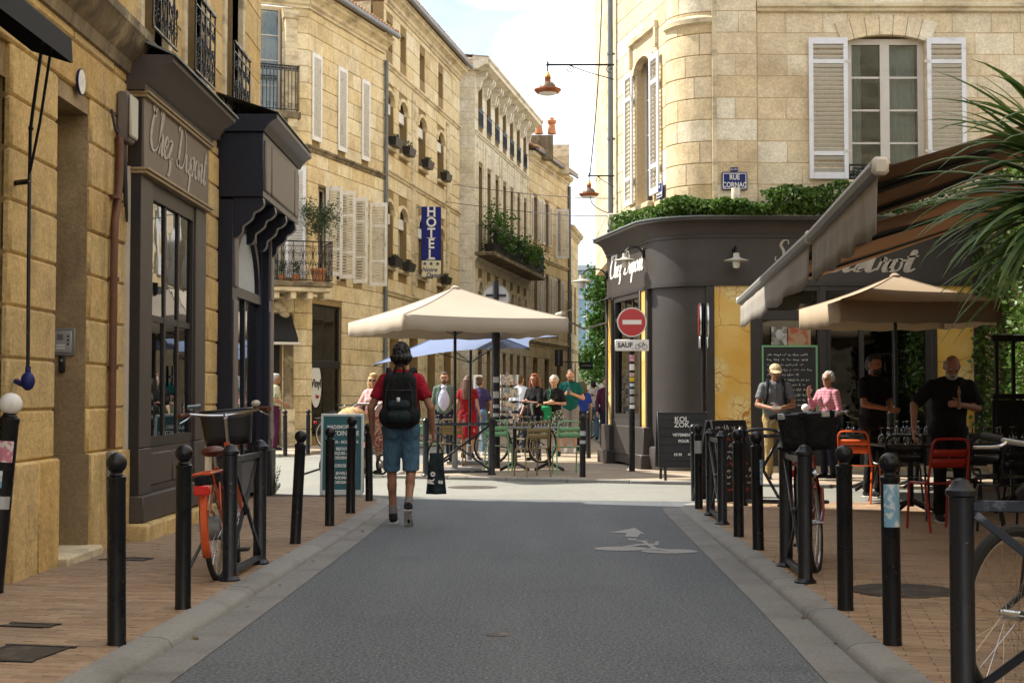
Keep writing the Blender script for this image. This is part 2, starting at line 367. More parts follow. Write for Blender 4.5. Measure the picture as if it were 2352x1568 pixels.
mdef('canvas_grey', c=(.36, .33, .30), r=.9, trans=.25, stain=[((4, 4, .8), .5, .7, (.30, .27, .24), .6)], bump=[((5, 5, 1), .01)])
mdef('canvas_brown', c=(.25, .18, .125), r=.85, trans=.45, tc=(.30, .20, .13), n=[(2, .12)], bump=[((.5, 8, .5), .004)])
mdef('canvas_blue', c=(.20, .26, .44), r=.8, trans=.35, n=[(1.5, .1)])
mdef('canvas_black', c=(.010, .010, .011), r=.8)
mdef('canvas_tan', c=(.36, .275, .19), r=.85, trans=.12, n=[(1.5, .08)])
mdef('chair_green', c=(.17, .38, .20), r=.4)
mdef('chair_olive', c=(.20, .15, .065), r=.45)
mdef('chair_red', c=(.32, .02, .012), r=.4)
mdef('chair_orange', c=(.62, .10, .02), r=.4)
mdef('table_top', c=(.20, .21, .22), r=.35)
mdef('bike_orange', c=(.55, .075, .015), r=.3, coat=.6)
mdef('bike_red', c=(.22, .012, .015), r=.3, coat=.5)
mdef('bike_black', c=(.014, .014, .016), r=.35, coat=.3)
mdef('bike_yellow', c=(.6, .3, .02), r=.35)
mdef('rubber', c=(.016, .016, .016), r=.85, bump=[(60, .001)])
mdef('tan_wall', c=(.36, .31, .24), r=.8)
mdef('leather', c=(.09, .028, .014), r=.4)
mdef('reflector_red', c=(.6, .012, .012), r=.15, coat=.8)
mdef('screen', c=(.09, .14, .17), r=.1, coat=.8)
mdef('chain_rust', c=(.20, .13, .07), r=.5, m=.8, n=[(40, .3)])
mdef('copper', c=(.26, .085, .035), r=.42, m=.6, n=[(12, .2)])
mdef('brass', c=(.55, .34, .07), r=.35, m=.8)
mdef('lamp_bronze', c=(.14, .10, .075), r=.45, m=.5)
mdef('lamp_glass', c=(.66, .66, .62), r=.3)
mdef('lamp_enamel', c=(.42, .40, .34), r=.4)
mdef('globe_yellow', c=(.8, .42, .03), r=.4)
mdef('wine_glass', c=(.96, .97, .97), glass=1.7, r=.02, wave=0.0)
mdef('wood', c=(.22, .13, .06), r=.7, n=[(8, .2)])
mdef('skin', c=(.42, .22, .14), r=.55, sub=.08, n=[(9, .06)])
mdef('skin_tan', c=(.29, .135, .078), r=.55, sub=.08, n=[(9, .08)])
for nm, c_ in (('hair_black', (.010, .008, .007)), ('hair_brown', (.07, .038, .02)), ('hair_red', (.26, .06, .018)), ('hair_blonde', (.60, .44, .21)), ('hair_grey', (.36, .35, .34)), ('hair_auburn', (.10, .045, .025))):
    mdef(nm, c=c_, r=.55, n=[(24, .35)], bump=[((80, 80, 9), .006)])
def cloth(nm, c_, **k): mdef(nm, c=c_, r=.9, s=.2, n=[(7, .16), (3, .10)], bump=[((7, 7, 4), .055), (20, .02)], **k)
for nm, c_ in (('tee_red', (.28, .009, .022)), ('denim', (.075, .15, .23)), ('tee_grey', (.14, .145, .158)), ('khaki', (.33, .24, .11)), ('black_cloth', (.010, .010, .011)), ('tee_green', (.006, .085, .075)), ('short_grey', (.20, .185, .18)), ('jacket_sage', (.11, .15, .125)), ('shirt_pale', (.50, .52, .66)), ('dress_red', (.24, .008, .014)), ('top_purple', (.045, .035, .10)), ('shirt_white', (.58, .62, .70)), ('pink_jacket', (.60, .36, .37)), ('trouser_plum', (.055, .012, .035)), ('trouser_navy', (.015, .018, .035)), ('cloth_blue', (.02, .045, .30)), ('bag_green', (.01, .20, .07)), ('bag_yellow', (.5, .28, .02)), ('bag_dark', (.018, .027, .032)), ('cap_tan', (.50, .38, .23)), ('white_cloth', (.66, .66, .68)), ('sole', (.45, .43, .40)), ('shoe_dark', (.02, .02, .022)), ('nylon_black', (.012, .012, .014))):
    cloth(nm, c_)
cloth('shirt_floral', (.46, .44, .30), stain=[(16, .52, .58, (.06, .20, .17), .9), (22, .56, .6, (.45, .28, .05), .9)])
cloth('shirt_flowers', (.55, .52, .48), stain=[(10, .55, .6, (.30, .05, .06), .9), (12, .56, .6, (.05, .08, .05), .9)])
cloth('dress_print', (.28, .07, .055), stain=[(30, .5, .56, (.55, .42, .33), .9)])
cloth('skirt_print', (.03, .05, .03), stain=[(26, .52, .57, (.5, .5, .42), .9)])
def stripes(N, L, geo, noise, ramp, mix, ci):
    s_ = N('ShaderNodeSeparateXYZ'); L(geo.outputs['Position'], s_.inputs[0]); m = N('ShaderNodeMath'); m.operation = 'MULTIPLY'; L(s_.outputs[2], m.inputs[0]); m.inputs[1].default_value = 260
    q = N('ShaderNodeMath'); q.operation = 'SINE'; L(m.outputs[0], q.inputs[0]); return mix(ramp(q.outputs[0], -.2, .2), (.55, .36, .40), (.44, .06, .13))
mdef('pink_stripes', c=(.5, .1, .2), fn=stripes, r=.9, bump=[(9, .015)])
mdef('pram_print', c=(.50, .36, .14), r=.85, stain=[(14, .5, .56, (.16, .18, .22), .9), (18, .54, .58, (.5, .15, .02), .9)])
def leafy(nm, a, b_, c_, t=.35): mdef(nm, c=a, r=.45, s=.4, trans=t, fn=lambda N, L, geo, noise, ramp, mix, ci: mix(ramp(noise(9, 2), .35, .65), mix(ramp(noise(31, 2), .4, .6), a, b_), c_))
leafy('ivy_leaf', (.065, .14, .02), (.16, .25, .045), (.03, .075, .012))
leafy('tree_leaf', (.05, .13, .015), (.10, .21, .02), (.025, .07, .01))
leafy('palm_leaf', (.10, .18, .045), (.17, .25, .07), (.065, .13, .035), .35)
leafy('olive_leaf', (.055, .085, .03), (.09, .13, .05), (.03, .05, .018))
leafy('bloom_stalk', (.10, .11, .025), (.15, .15, .035), (.06, .07, .02))
mdef('dry_leaf', c=(.16, .10, .035), r=.8, n=[(30, .3)])
mdef('bark', c=(.10, .07, .045), r=.9, n=[(10, .3)], bump=[((8, 8, 2), .02)])
mdef('cable', c=(.03, .03, .032), r=.6)
mdef('far_glass', c=(.16, .27, .33), r=.15, s=.8, n=[(2, .2)])
mdef('far_frame', c=(.40, .44, .48), r=.5)
mdef('photo_print', c=(.30, .28, .25), r=.4, stain=[(9, .45, .55, (.10, .09, .08), .9), (6, .55, .6, (.5, .47, .43), .9)])
mdef('meat_print', c=(.35, .24, .14), r=.4, stain=[(7, .48, .58, (.32, .07, .04), .9)])
mdef('postcards', c=(.45, .42, .36), r=.5, stain=[(13, .46, .5, (.12, .18, .25), .9), (17, .54, .58, (.55, .5, .4), .9), (15, .56, .6, (.3, .12, .08), .9)])
# ---------------------------------------------------------------- lettering
UP = RX(R(90))                 # lays a drawing in the xy plane upright, seen from the street side
def text(s, size, mat, parent, M, name='lettering', shear=0, bold=0, ext=.003, align='CENTER', sx=1.0, spacing=1.0):
    cu = bpy.data.curves.new('t', 'FONT'); cu.body = s; cu.size = size; cu.shear = shear; cu.offset = bold; cu.extrude = ext; cu.align_x = align; cu.align_y = 'CENTER'; cu.space_character = spacing; cu.resolution_u = 3
    o = bpy.data.objects.new('t', cu); me = bpy.data.meshes.new_from_object(o); bpy.data.objects.remove(o); bpy.data.curves.remove(cu)
    me.name = name; me.materials.clear(); me.materials.append(MAT(mat))
    return ob(name, me, parent, M @ Matrix.Diagonal((sx, 1, 1, 1)))
GLY = {  # handwriting: strokes in a box, x-height 1, followed by the advance
 'C': ([[(1.25, 1.75), (1.3, 2.0), (1.05, 2.15), (.6, 1.9), (.25, 1.2), (.2, .5), (.5, .05), (.95, .1), (1.3, .45)], [(.6, 1.9), (.35, 2.15), (.3, 1.8), (.7, 1.6)]], 1.25),
 'h': ([[(0, .1), (.35, 1.2), (.5, 2.0), (.35, 2.05), (.22, 1.4), (.1, 0)], [(.14, .5), (.35, .95), (.55, .85), (.5, .3), (.6, .02), (.85, .25)]], .8),
 'e': ([[(.05, .45), (.45, .6), (.5, .9), (.3, 1.0), (.1, .7), (.1, .25), (.3, .02), (.65, .25)]], .6),
 'z': ([[(.05, .85), (.25, .98), (.5, .9), (.3, .5), (.05, .05), (.3, .15), (.45, -.15), (.35, -.6), (.1, -.65)], [(.3, .1), (.65, .2)]], .75),
 'D': ([[(.5, 1.95), (.35, .9), (.2, .1), (.0, .2), (.15, .35), (.5, .05), (1.0, .2), (1.3, .9), (1.15, 1.7), (.7, 2.1), (.2, 2.0), (.05, 1.7)]], 1.45),
 'u': ([[(.05, .9), (.1, .3), (.2, .05), (.4, .25), (.55, .95)], [(.55, .95), (.5, .3), (.6, .02), (.8, .25)]], .78),
 'p': ([[(.1, .95), (.05, .2), (-.1, -.9)], [(.08, .6), (.3, .98), (.55, .8), (.5, .3), (.25, .05), (.1, .2)], [(.5, .3), (.75, .25)]], .72),
 'o': ([[(.35, .95), (.1, .75), (.05, .3), (.25, .03), (.5, .2), (.55, .65), (.35, .95), (.55, .85), (.75, .9)]], .72),
 'n': ([[(.05, .9), (.1, .5), (.05, 0)], [(.08, .55), (.3, .95), (.5, .85), (.47, .3), (.57, .02), (.8, .25)]], .78),
 't': ([[(.35, 1.7), (.2, .7), (.2, .15), (.35, .02), (.6, .25)], [(.0, 1.15), (.6, 1.22)]], .6),
 'B': ([[(.4, 2.0), (.3, 1.0), (.15, .0)], [(.05, 1.7), (.5, 2.1), (1.05, 1.9), (.95, 1.35), (.45, 1.1), (1.05, .9), (1.05, .25), (.55, -.02), (.1, .2)]], 1.3),
 'i': ([[(.1, .9), (.1, .2), (.22, .02), (.45, .25)], [(.2, 1.35), (.22, 1.42)]], .45),
 's': ([[(.05, .1), (.4, 1.0), (.45, .5), (.35, .08), (.05, .1)], [(.35, .08), (.65, .25)]], .62),
 'r': ([[(.05, .1), (.2, 1.05), (.3, .85), (.55, .85), (.45, .3), (.55, .02), (.75, .25)]], .68),
 'S': ([[(1.1, 1.7), (.95, 2.1), (.5, 2.05), (.35, 1.6), (.7, 1.1), (.85, .5), (.5, .02), (.1, .15), (.1, .5)]], 1.15),
 ' ': ([], .6)}
def script(s, xh, mat, parent, M, wid=.12, slant=.22, squeeze=1.0, ext=.004):
    m = MB(); x = 0
    for ch in s:
        st, adv = GLY[ch]
        for pl in st:
            P = cat([(px, py, 0) for px, py in pl], 5); n = len(P); vv = []
            for i, p in enumerate(P):
                t = (P[min(i + 1, n - 1)] - P[max(i - 1, 0)]); t = t.normalized() if t.length > 1e-6 else Vector((1, 0, 0))
                nn = Vector((-t.y, t.x, 0)); wd = wid * (.45 + .75 * max(0, -t.y)) * (.5 if i in (0, n - 1) else 1)
                for sg in (1, -1):
                    q = p + nn * wd * sg; vv.append(((x + q.x + q.y * slant) * xh * squeeze, q.y * xh, 0))
            k = len(vv); vv += [(a, b, ext) for a, b, _ in vv]; f = []
            for i in range(n - 1):
                a, b, c, d = 2 * i, 2 * i + 1, 2 * i + 3, 2 * i + 2
                f += [(a, b, c, d), (k + d, k + c, k + b, k + a), (a, d, k + d, k + a), (b, k + b, k + c, c)]
            m.add(vv, f)
        x += adv
    tot = x * xh * squeeze
    m.v = [(a - tot / 2, b, c) for a, b, c in m.v]
    return m.build('lettering', mat, parent, M, smooth=False)

# ---------------------------------------------------------------- the setting: ground, road, kerbs, pavements
def sheet(name, poly, z, mat, kind='structure', parent=None):
    o = MB().add([(x, y, z) for x, y in poly], [tuple(range(len(poly)))]).build(name, mat, parent, I4, smooth=False)
    if parent is None: tag(o, kind=kind)
    return o
sheet('ground', [(-900, -300), (900, -300), (900, 1500), (-900, 1500)], -.03, 'sunlit_asphalt')
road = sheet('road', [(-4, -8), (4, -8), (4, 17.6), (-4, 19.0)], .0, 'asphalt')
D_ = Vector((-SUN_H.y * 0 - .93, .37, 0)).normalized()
# the crossing street: same asphalt, sunlight painted in as a paler colour, running across in the direction of the sun
sheet('crossing_street', [(-40, 33.3), (-4, 19.0), (4, 17.6), (40, 3.4), (40, 9.6), (4, 20.9), (-1.3, 22.9), (-3.6, 24.0), (-3.4, 33), (1, 52), (4, 80), (-2, 80), (-9, 40), (-40, 52)], .001, 'sunlit_asphalt')
def zp(y):                     # the pavements sink towards the crossing
    return .06 if y < 11.5 else max(.015, .06 - .0066 * (y - 11.5))
LK = [(-1.93, 3.0), (-1.87, 5.2), (-1.82, 6.6), (-1.77, 7.8), (-1.665, 10.5), (-1.55, 13.9), (-1.50, 16.6), (-1.52, 17.9), (-1.66, 18.45), (-2.0, 18.75), (-3.2, 19.25), (-6.5, 20.6)]
RK = [(1.60, 3.0), (1.66, 5.2), (1.69, 6.6), (1.74, 8.1), (1.78, 9.5), (1.84, 12.1), (1.91, 15.1), (1.96, 16.6), (2.10, 17.35), (2.45, 17.8), (3.2, 17.75), (5.6, 17.35), (9, 16.0)]
def dense(pl, step):
    P = cat([(x, y, 0) for x, y in pl], 24); out = [P[0]]; acc = 0
    for a, b in zip(P, P[1:]):
        acc += (b - a).length
        if acc >= step: out.append(b); acc = 0
    return out
def offs(P, d):
    out = []
    for i, p in enumerate(P):
        t = (P[min(i + 1, len(P) - 1)] - P[max(i - 1, 0)]).normalized(); out.append(p + Vector((-t.y, t.x, 0)) * d)
    return out
def kerbs(pl, side, pav):
    P = dense(pl, .05); KW = .175; Q = offs(P, -side * KW)
    n = 20
    for s0 in range(0, len(P) - 2, n):
        e = min(s0 + n, len(P) - 1); m = MB(); v = []; f = []
        for i in range(s0, e + 1, 2 if e - s0 > 4 else 1):
            g = (.006 if i == s0 else (-.006 if i >= e - 1 else 0))
            t = (P[min(i + 1, len(P) - 1)] - P[max(i - 1, 0)]).normalized() * g
            a, b = P[i] + t, Q[i] + t; z = zp(a.y); d = (b - a).normalized()
            prof = [(a - d * .002, -.02), (a + d * .004, z * .35), (a + d * .022, z * .72), (a + d * .055, z * .95), (b, z + .003), (b, -.02)]
            v += [(p.x, p.y, h) for p, h in prof]
        k = len(v) // 6
        for j in range(k - 1):
            for q in range(5):
                w4 = (j * 6 + q, j * 6 + q + 1, (j + 1) * 6 + q + 1, (j + 1) * 6 + q); f.append(w4 if side > 0 else w4[::-1])
        f += [tuple(range(6)), tuple(range((k - 1) * 6, k * 6))[::-1]]
        m.add(v, f).build('kerb_stone', 'kerb_concrete', pav, I4, ang=50)
def gutter(pl, side, w0, w1, name):
    P = [p for p in dense(pl, .3) if p.y < 17.2][:60]; v = []; f = []
    for i, p in enumerate(P):
        u = max(0, min(1, (p.y - 6) / 11)); q = p + Vector((-side * (w0 + (w1 - w0) * u), 0, 0)); v += [(p.x, p.y, .004), (q.x, q.y, .004)]
    for i in range(len(P) - 1): f.append((2 * i, 2 * i + 1, 2 * i + 3, 2 * i + 2) if side > 0 else (2 * i, 2 * i + 2, 2 * i + 3, 2 * i + 1))
    tag(MB().add(v, f).build(name, 'concrete', None, I4, smooth=False), kind='structure')
gutter(LK, -1, .25, .16, 'gutter'); gutter(RK, 1, .24, .20, 'gutter')
def pavement(name, pl, side, xfar, visible, ymin, ymax):
    P = dense(pl, .25); Q = offs(P, -side * .173); m = MB(); v = []; f = []
    for q in Q:
        x2 = xfar if side < 0 else max(xfar, q.x + .1)
        if side < 0: x2 = min(xfar, q.x - .1)
        v += [(q.x, q.y, zp(q.y) - .006), (x2, q.y + (0 if q.y < 17 else 0), zp(q.y) - .006)]
    n = len(Q)
    f = [(2 * i, 2 * i + 1, 2 * i + 3, 2 * i + 2) if side > 0 else (2 * i, 2 * i + 2, 2 * i + 3, 2 * i + 1) for i in range(n - 1)]
    pav = tag(m.add(v, f).build(name, 'paver_joint', None, I4, smooth=False), kind='structure')
    kerbs(pl, side, pav)
    ang = R(-11); ca, sa = math.cos(ang), math.sin(ang); PL, PW = .222, .074
    def edge(y):                # where the inner edge of the kerb runs
        best = None
        for a, b in zip(Q, Q[1:]):
            if a.y <= y <= b.y: return a.x + (b.x - a.x) * (y - a.y) / max(1e-6, b.y - a.y)
        return None
    spots = []
    ends = [q for q in Q if q.y > 16]
    for r in range(-220, 560):
        for c in range(-110, 110):
            u = c * PL + (PL / 2 if r % 2 else 0); t = r * PW; x = u * ca - t * sa; y = u * sa + t * ca
            if not (ymin < y < ymax): continue
            e = edge(y)
            if e is None: continue
            d = (x - e) * side
            if d < -.085 or (x - xfar) * side > -.02: continue
            if not visible(x, y): continue
            dist = math.hypot(x, y); px = 1176 + x / y * FPX
            spots.append((dist + (50 if not (-60 < px < 2412) or y < 5.9 else 0), x, y, d))
    spots.sort()
    proto = [MB().cbox(-.1095, .1095, -.0345, .0345, -.03, .0, .0035).mesh('paver', 'paver_brick') for _ in range(1)][0]
    rest = MB()
    for i, (_, x, y, d) in enumerate(spots):
        M = T(x, y, zp(y) + random.uniform(-.002, .002)) @ RZ(ang + random.uniform(-.012, .012)) @ RX(random.uniform(-.012, .012)) @ RY(random.uniform(-.006, .006))
        if d < .115:
            h0 = (d + .107) / 2; M = M @ T(side * (.1095 - h0), 0, 0) @ Matrix.Diagonal((max(.02, h0) / .1095, 1, 1, 1))
        if i < 300: ob('paver', proto, pav, M)
        else: rest.box(-.1095, .1095, -.0345, .0345, -.008, .0, M)
    tag(rest.build('pavers', 'paver_brick', pav, I4, smooth=False), kind='stuff')
    return pav
pavl = pavement('pavement_left', LK, -1, -3.75, lambda x, y: True, 4.5, 18.6)
pavr = pavement('pavement_right', RK, 1, 7.9, lambda x, y: x < 1.0 + y * .42, 4.5, 17.6)
# far pavements: the terrace plaza in front of the corner house, and the strip under the left row
def raised(name, poly, z, front):
    pv = tag(MB().prism(poly, -.02, z).build(name, 'far_paving', None, I4, smooth=False), kind='structure')
    a, b = [Vector((*p, 0)) for p in front]; n = int((b - a).length / 1.0); d = (b - a).normalized(); ang = math.atan2(d.y, d.x)
    me = MB().cbox(.004, .99, -.14, .0, -.02, z + .004, .012).mesh('kerb_stone', 'kerb_concrete')
    for i in range(n): ob('kerb_stone', me, pv, T(*(a + d * i)) @ RZ(ang))
    return pv
raised('terrace_paving', [(-1.9, 23.15), (1.25, 21.9), (4.4, 20.7), (12, 17.9), (12, 30), (2.3, 34), (2.6, 80), (.6, 60), (-1.0, 40)], .05, [(-1.9, 23.15), (5.2, 20.4)])
raised('row_pavement', [(-9, 31.5), (-4.7, 31.0), (-4.05, 36), (-2.5, 42), (-.9, 52), (1.2, 63), (3.0, 72), (3.0, 90), (-12, 90)], .07, [(-9, 31.5), (-4.7, 31.0)])
# bicycle mark and arrow painted on the road
bm = tag(ob('road_marking', None, None, T(1.13, 12.3, .004)), 'worn white bicycle symbol with an arrow painted on the asphalt', 'road marking')
def flat(name, poly, M, z=.004): MB().add([(x, y, z) for x, y in poly], [tuple(range(len(poly)))]).build(name, 'road_paint', bm, M, smooth=False)
def disc(cx, cy, rx, ry, n=28): return [(cx + rx * math.cos(6.2832 * i / n), cy + ry * math.sin(6.2832 * i / n)) for i in range(n)]
a0, a1 = gr(1424, 1261), gr(1535, 1266)
for px, py, rr in ((1426, 1260, .235), (1537, 1266, .24)):
    g = gr(px, py); flat('wheel_mark', disc(g.x, g.y, rr, .17), I4)
for pts in ([(1430, 1255), (1470, 1249), (1515, 1249), (1512, 1253), (1472, 1253), (1436, 1259)], [(1463, 1242), (1486, 1242), (1487, 1245), (1464, 1245)], [(1472, 1244), (1481, 1244), (1514, 1262), (1500, 1262)], [(1506, 1244), (1514, 1244), (1512, 1251), (1502, 1251)], [(1488, 1259), (1530, 1262), (1530, 1266), (1486, 1263)]):
    flat('frame_mark', [(gr(*p).x, gr(*p).y) for p in pts], I4, .0046 + .0006 * len([c for c in bm.children]))
flat('arrow_mark', [(gr(*p).x, gr(*p).y) for p in [(1435, 1232), (1464, 1234), (1470, 1226), (1480, 1226), (1458, 1212), (1398, 1224), (1440, 1224)]], I4)
flat('arrow_mark', [(gr(*p).x, gr(*p).y) for p in [(1440, 1236), (1461, 1237), (1464, 1241), (1446, 1241)]], I4)
# iron covers let into the ground
def cover(x, y, z, sx, sy, rz, name, label, rnd=False):
    t = thing(name, label, 'manhole cover', (x, y, z), rz)
    if rnd: MB().lathe([(.0, .004), (sx * .9, .004), (sx, .002), (sx, -.02)][::-1], 28).build('rim', 'cast_iron', t, W[t.name])
    else:
        MB().box(-sx, sx, -sy, sy, -.02, .003).build('plate', 'cast_iron', t, W[t.name])
        m = MB()
        for s in (-1, 1): m.box(-sx - .03, sx + .03, s * sy - .015, s * sy + .015, -.02, .006).box(s * sx - .015, s * sx + .015, -sy, sy, -.02, .0055)
        m.build('frame', 'worn_steel', t, W[t.name])
g = gr(2075, 1356, .06); cover(g.x, g.y, .063, .34, .3, 0, 'manhole_cover', 'round black iron manhole cover in the brick paving by the ball bollards', True)
g = gr(45, 1500, .06); cover(g.x, g.y, .061, .16, .2, -.2, 'utility_cover', 'square grey iron utility cover in the brick paving beside the leaning bollard')
g = gr(70, 1446, .06); cover(g.x - .05, g.y + .15, .061, .12, .05, -.2, 'drain_cover', 'small iron cover sunk in the brick paving')
g = gr(290, 1284, .06); cover(g.x, g.y, .061, .16, .07, -.2, 'grating', 'iron grating in the brick paving before the shop corner')
g = gr(1145, 1457); cover(g.x, g.y, .001, .07, .05, 0, 'valve_cover', 'small dark iron cover sunk into the middle of the asphalt', True)
g = gr(1085, 1119); cover(g.x, g.y, .003, .36, .3, 0, 'street_cover', 'round iron cover in the sunlit crossing before the terrace', True)
# ---------------------------------------------------------------- building pieces
_blk = {}
def block_mesh(wd, h, mat, bev, depth):
    k = (round(wd, 2), round(h, 2), mat, bev, depth)
    if k not in _blk: _blk[k] = MB().cbox(0, k[0], -.0, depth, 0, k[1], bev).mesh('stone_block', mat)
    return _blk[k]
def cells(x0, x1, z0, z1, holes):
    xs = sorted({x0, x1, *[min(max(h[i], x0), x1) for h in holes for i in (0, 1)]}); zs = sorted({z0, z1, *[min(max(h[i], z0), z1) for h in holes for i in (2, 3)]})
    for a, b in zip(xs, xs[1:]):
        run = None
        for c, d in zip(zs, zs[1:]):
            inside = any(h[0] - 1e-4 <= a and b <= h[1] + 1e-4 and h[2] - 1e-4 <= c and d <= h[3] + 1e-4 for h in holes)
            if not inside:
                if run and abs(run[1] - c) < 1e-6: run[1] = d
                else:
                    if run: yield a, b, *run
                    run = [c, d]
        if run: yield a, b, *run
def facade(root, M, x0, x1, z0, z1, holes, mat, mortar, course=.36, bw=(.5, .95), bev=.006, joint=.008, depth=.05, proud=.012, core=.35, top=None, skip=None, jit=.004):
    m = MB()
    for a, b, c, d in cells(x0, x1, z0, z1, holes): m.box(a, b, .02, core, c, d)
    m.build('wall', mortar, root, M, smooth=False)
    z = z0; r = 0; n = 0
    while z < z1 - .05:
        h = min(course, z1 - z); x = x0; first = True; zc = z + h / 2
        # the stretches of this course that are wall
        segs = [(x0, x1)]
        for hx0, hx1, hz0, hz1 in holes:
            if z < hz1 - .02 and z + h > hz0 + .02:
                ns = []
                for a, b in segs:
                    if hx0 > a + .01: ns.append((a, min(b, hx0)))
                    if hx1 < b - .01: ns.append((max(a, hx1), b))
                segs = [(a, b) for a, b in ns if b - a > .03]
        for a, b in segs:
            xs = [a]; tcur = a + (random.uniform(.45, .6) if r % 2 else random.uniform(.8, 1)) * bw[1]
            while tcur < b - bw[0] * .6: xs.append(tcur); tcur += random.uniform(*bw)
            xs.append(b)
            for p, q in zip(xs, xs[1:]):
                wd = round(q - p - joint, 2)
                if wd < .03 or (skip and skip((p + q) / 2, zc)): continue
                me = block_mesh(wd, h - joint, mat, bev, depth)
                ob('stone_block', me, root, M @ T(p + (q - p - wd) / 2, -proud + random.uniform(-jit, jit), z + joint / 2) @ RX(random.uniform(-.004, .004))); n += 1
        z += course; r += 1
    return n
def panes(win, M, x0, x1, z0, z1, y, cols, rows, bar, mat, pmat='pane'):
    m = MB(); cw = (x1 - x0) / cols; rh = (z1 - z0) / rows
    for c in range(1, cols): m.box(x0 + c * cw - bar / 2, x0 + c * cw + bar / 2, y - .015, y + .02, z0, z1)
    for r in range(1, rows): m.box(x0, x1, y - .012, y + .018, z0 + r * rh - bar / 2, z0 + r * rh + bar / 2)
    if m.v: m.build('glazing_bar', mat, win, M, smooth=False)
    k = (round(cw, 3), round(rh, 3), pmat)
    if k not in _blk: _blk[k] = MB().box(0, cw, -.002, .002, 0, rh).mesh('pane', pmat, False)
    for c in range(cols):
        for r in range(rows): ob('pane', _blk[k], win, M @ T(x0 + c * cw, y + .003, z0 + r * rh) @ RX(random.uniform(-.006, .006)) @ RZ(random.uniform(-.006, .006)))
def window(root, M, x0, x1, z0, z1, y=.18, cols=2, rows=4, fmat='frame_cream', back='interior_dark', curtain=True, fw=.06, leaves=2, bar=.03, pmat='pane'):
    m = MB(); m.box(x0, x0 + fw, y - .03, y + .05, z0, z1).box(x1 - fw, x1, y - .03, y + .05, z0, z1).box(x0 + fw, x1 - fw, y - .029, y + .049, z1 - fw, z1).box(x0 + fw, x1 - fw, y - .029, y + .049, z0, z0 + fw)
    if leaves == 2: c = (x0 + x1) / 2; m.box(c - fw * .8, c + fw * .8, y - .035, y + .048, z0 + fw, z1 - fw)
    win = m.build('window', fmat, root, M, smooth=False)
    if leaves == 2:
        c = (x0 + x1) / 2; panes(win, M, x0 + fw, c - fw * .8, z0 + fw, z1 - fw, y, max(1, cols // 2), rows, bar, fmat, pmat); panes(win, M, c + fw * .8, x1 - fw, z0 + fw, z1 - fw, y, max(1, cols // 2), rows, bar, fmat, pmat)
    else: panes(win, M, x0 + fw, x1 - fw, z0 + fw, z1 - fw, y, cols, rows, bar, fmat, pmat)
    MB().box(x0, x1, y + .30, y + .34, z0, z1).build('room_shade', back, win, M, smooth=False)
    if curtain:
        for a, b in ((x0 + fw, x0 + (x1 - x0) * .32), (x1 - (x1 - x0) * .32, x1 - fw)):
            MB().grid(lambda u, v: (a + (b - a) * u, y + .1 + .02 * math.sin(u * 22), z0 + (z1 - z0) * v), 18, 1).build('curtain', 'curtain', win, M)
    return win
_sl = {}
def shutter(root, M, wd, h, mat='shutter_paint', slat=.07, each=False, cross=(), smat=None, t=.035):
    # leaf standing at x 0..wd, z 0..h, in the plane y = 0
    fr = .075 if wd > .3 else .05
    m = MB(); m.cbox(0, fr, -t, 0, 0, h, .004).cbox(wd - fr, wd, -t, 0, 0, h, .004).cbox(fr, wd - fr, -t + .001, -.001, 0, fr * 1.5, .004).cbox(fr, wd - fr, -t + .001, -.001, h - fr * 1.5, h, .004)
    zs = [fr * 1.5] + [c * h for c in cross] + [h - fr * 1.5]
    for c in cross: m.cbox(fr, wd - fr, -t + .001, -.001, c * h - fr / 2, c * h + fr / 2, .004)
    leaf = m.build('shutter', mat, root, M)
    key = (round(wd, 2), mat, round(slat, 3))
    if key not in _sl: _sl[key] = MB().box(fr, wd - fr, -.026, .026, -.005, .005, RX(R(-52))).mesh('slat', smat or mat, False)
    jm = MB()
    for i, (a, b) in enumerate(zip(zs, zs[1:])):
        a += fr / 2 if i else 0; b -= fr / 2 if i < len(zs) - 2 else 0
        n = max(1, int((b - a) / slat))
        for k in range(n):
            zz = a + (k + .5) * (b - a) / n
            if each: ob('slat', _sl[key], leaf, M @ T(0, -t / 2, zz))
            else: jm.box(fr, wd - fr, -.026, .026, -.005, .005, T(0, -t / 2, zz) @ RX(R(-52)))
    if not each: jm.build('slats', smat or mat, leaf, M, smooth=False)
    return leaf
def cornice(root, M, x0, x1, z, prof, mat, name='cornice'):
    return MB().sweep([(y, z + h) for y, h in prof], x0, x1).build(name, mat, root, M, ang=30)
CORN = [(.0, 0), (-.06, 0), (-.06, .06), (-.12, .10), (-.13, .18), (-.24, .26), (-.28, .27), (-.28, .36), (-.32, .38), (-.32, .42), (.0, .46)]
BAND = [(.0, 0), (-.05, .02), (-.06, .08), (-.10, .11), (-.10, .16), (.0, .19)]
SOFT = [(.0, 0), (-.06, .02), (-.08, .12), (-.16, .20), (-.20, .30), (-.22, .32), (-.22, .40), (.0, .47)]
def sill(root, M, x0, x1, z, mat='stone_trim'): MB().cbox(x0 - .06, x1 + .06, -.11, .2, z - .10, z, .012).build('sill', mat, root, M)
def scroll(m, c, r, turns, a0, ux, uz, rad, n=22):
    pts = []
    for i in range(n + 1):
        t = i / n; a = a0 + turns * 6.2832 * t; q = r * (1 - .86 * t); pts.append(c + ux * (math.cos(a) * q) + uz * (math.sin(a) * q))
    m.tube(pts, rad, 4)
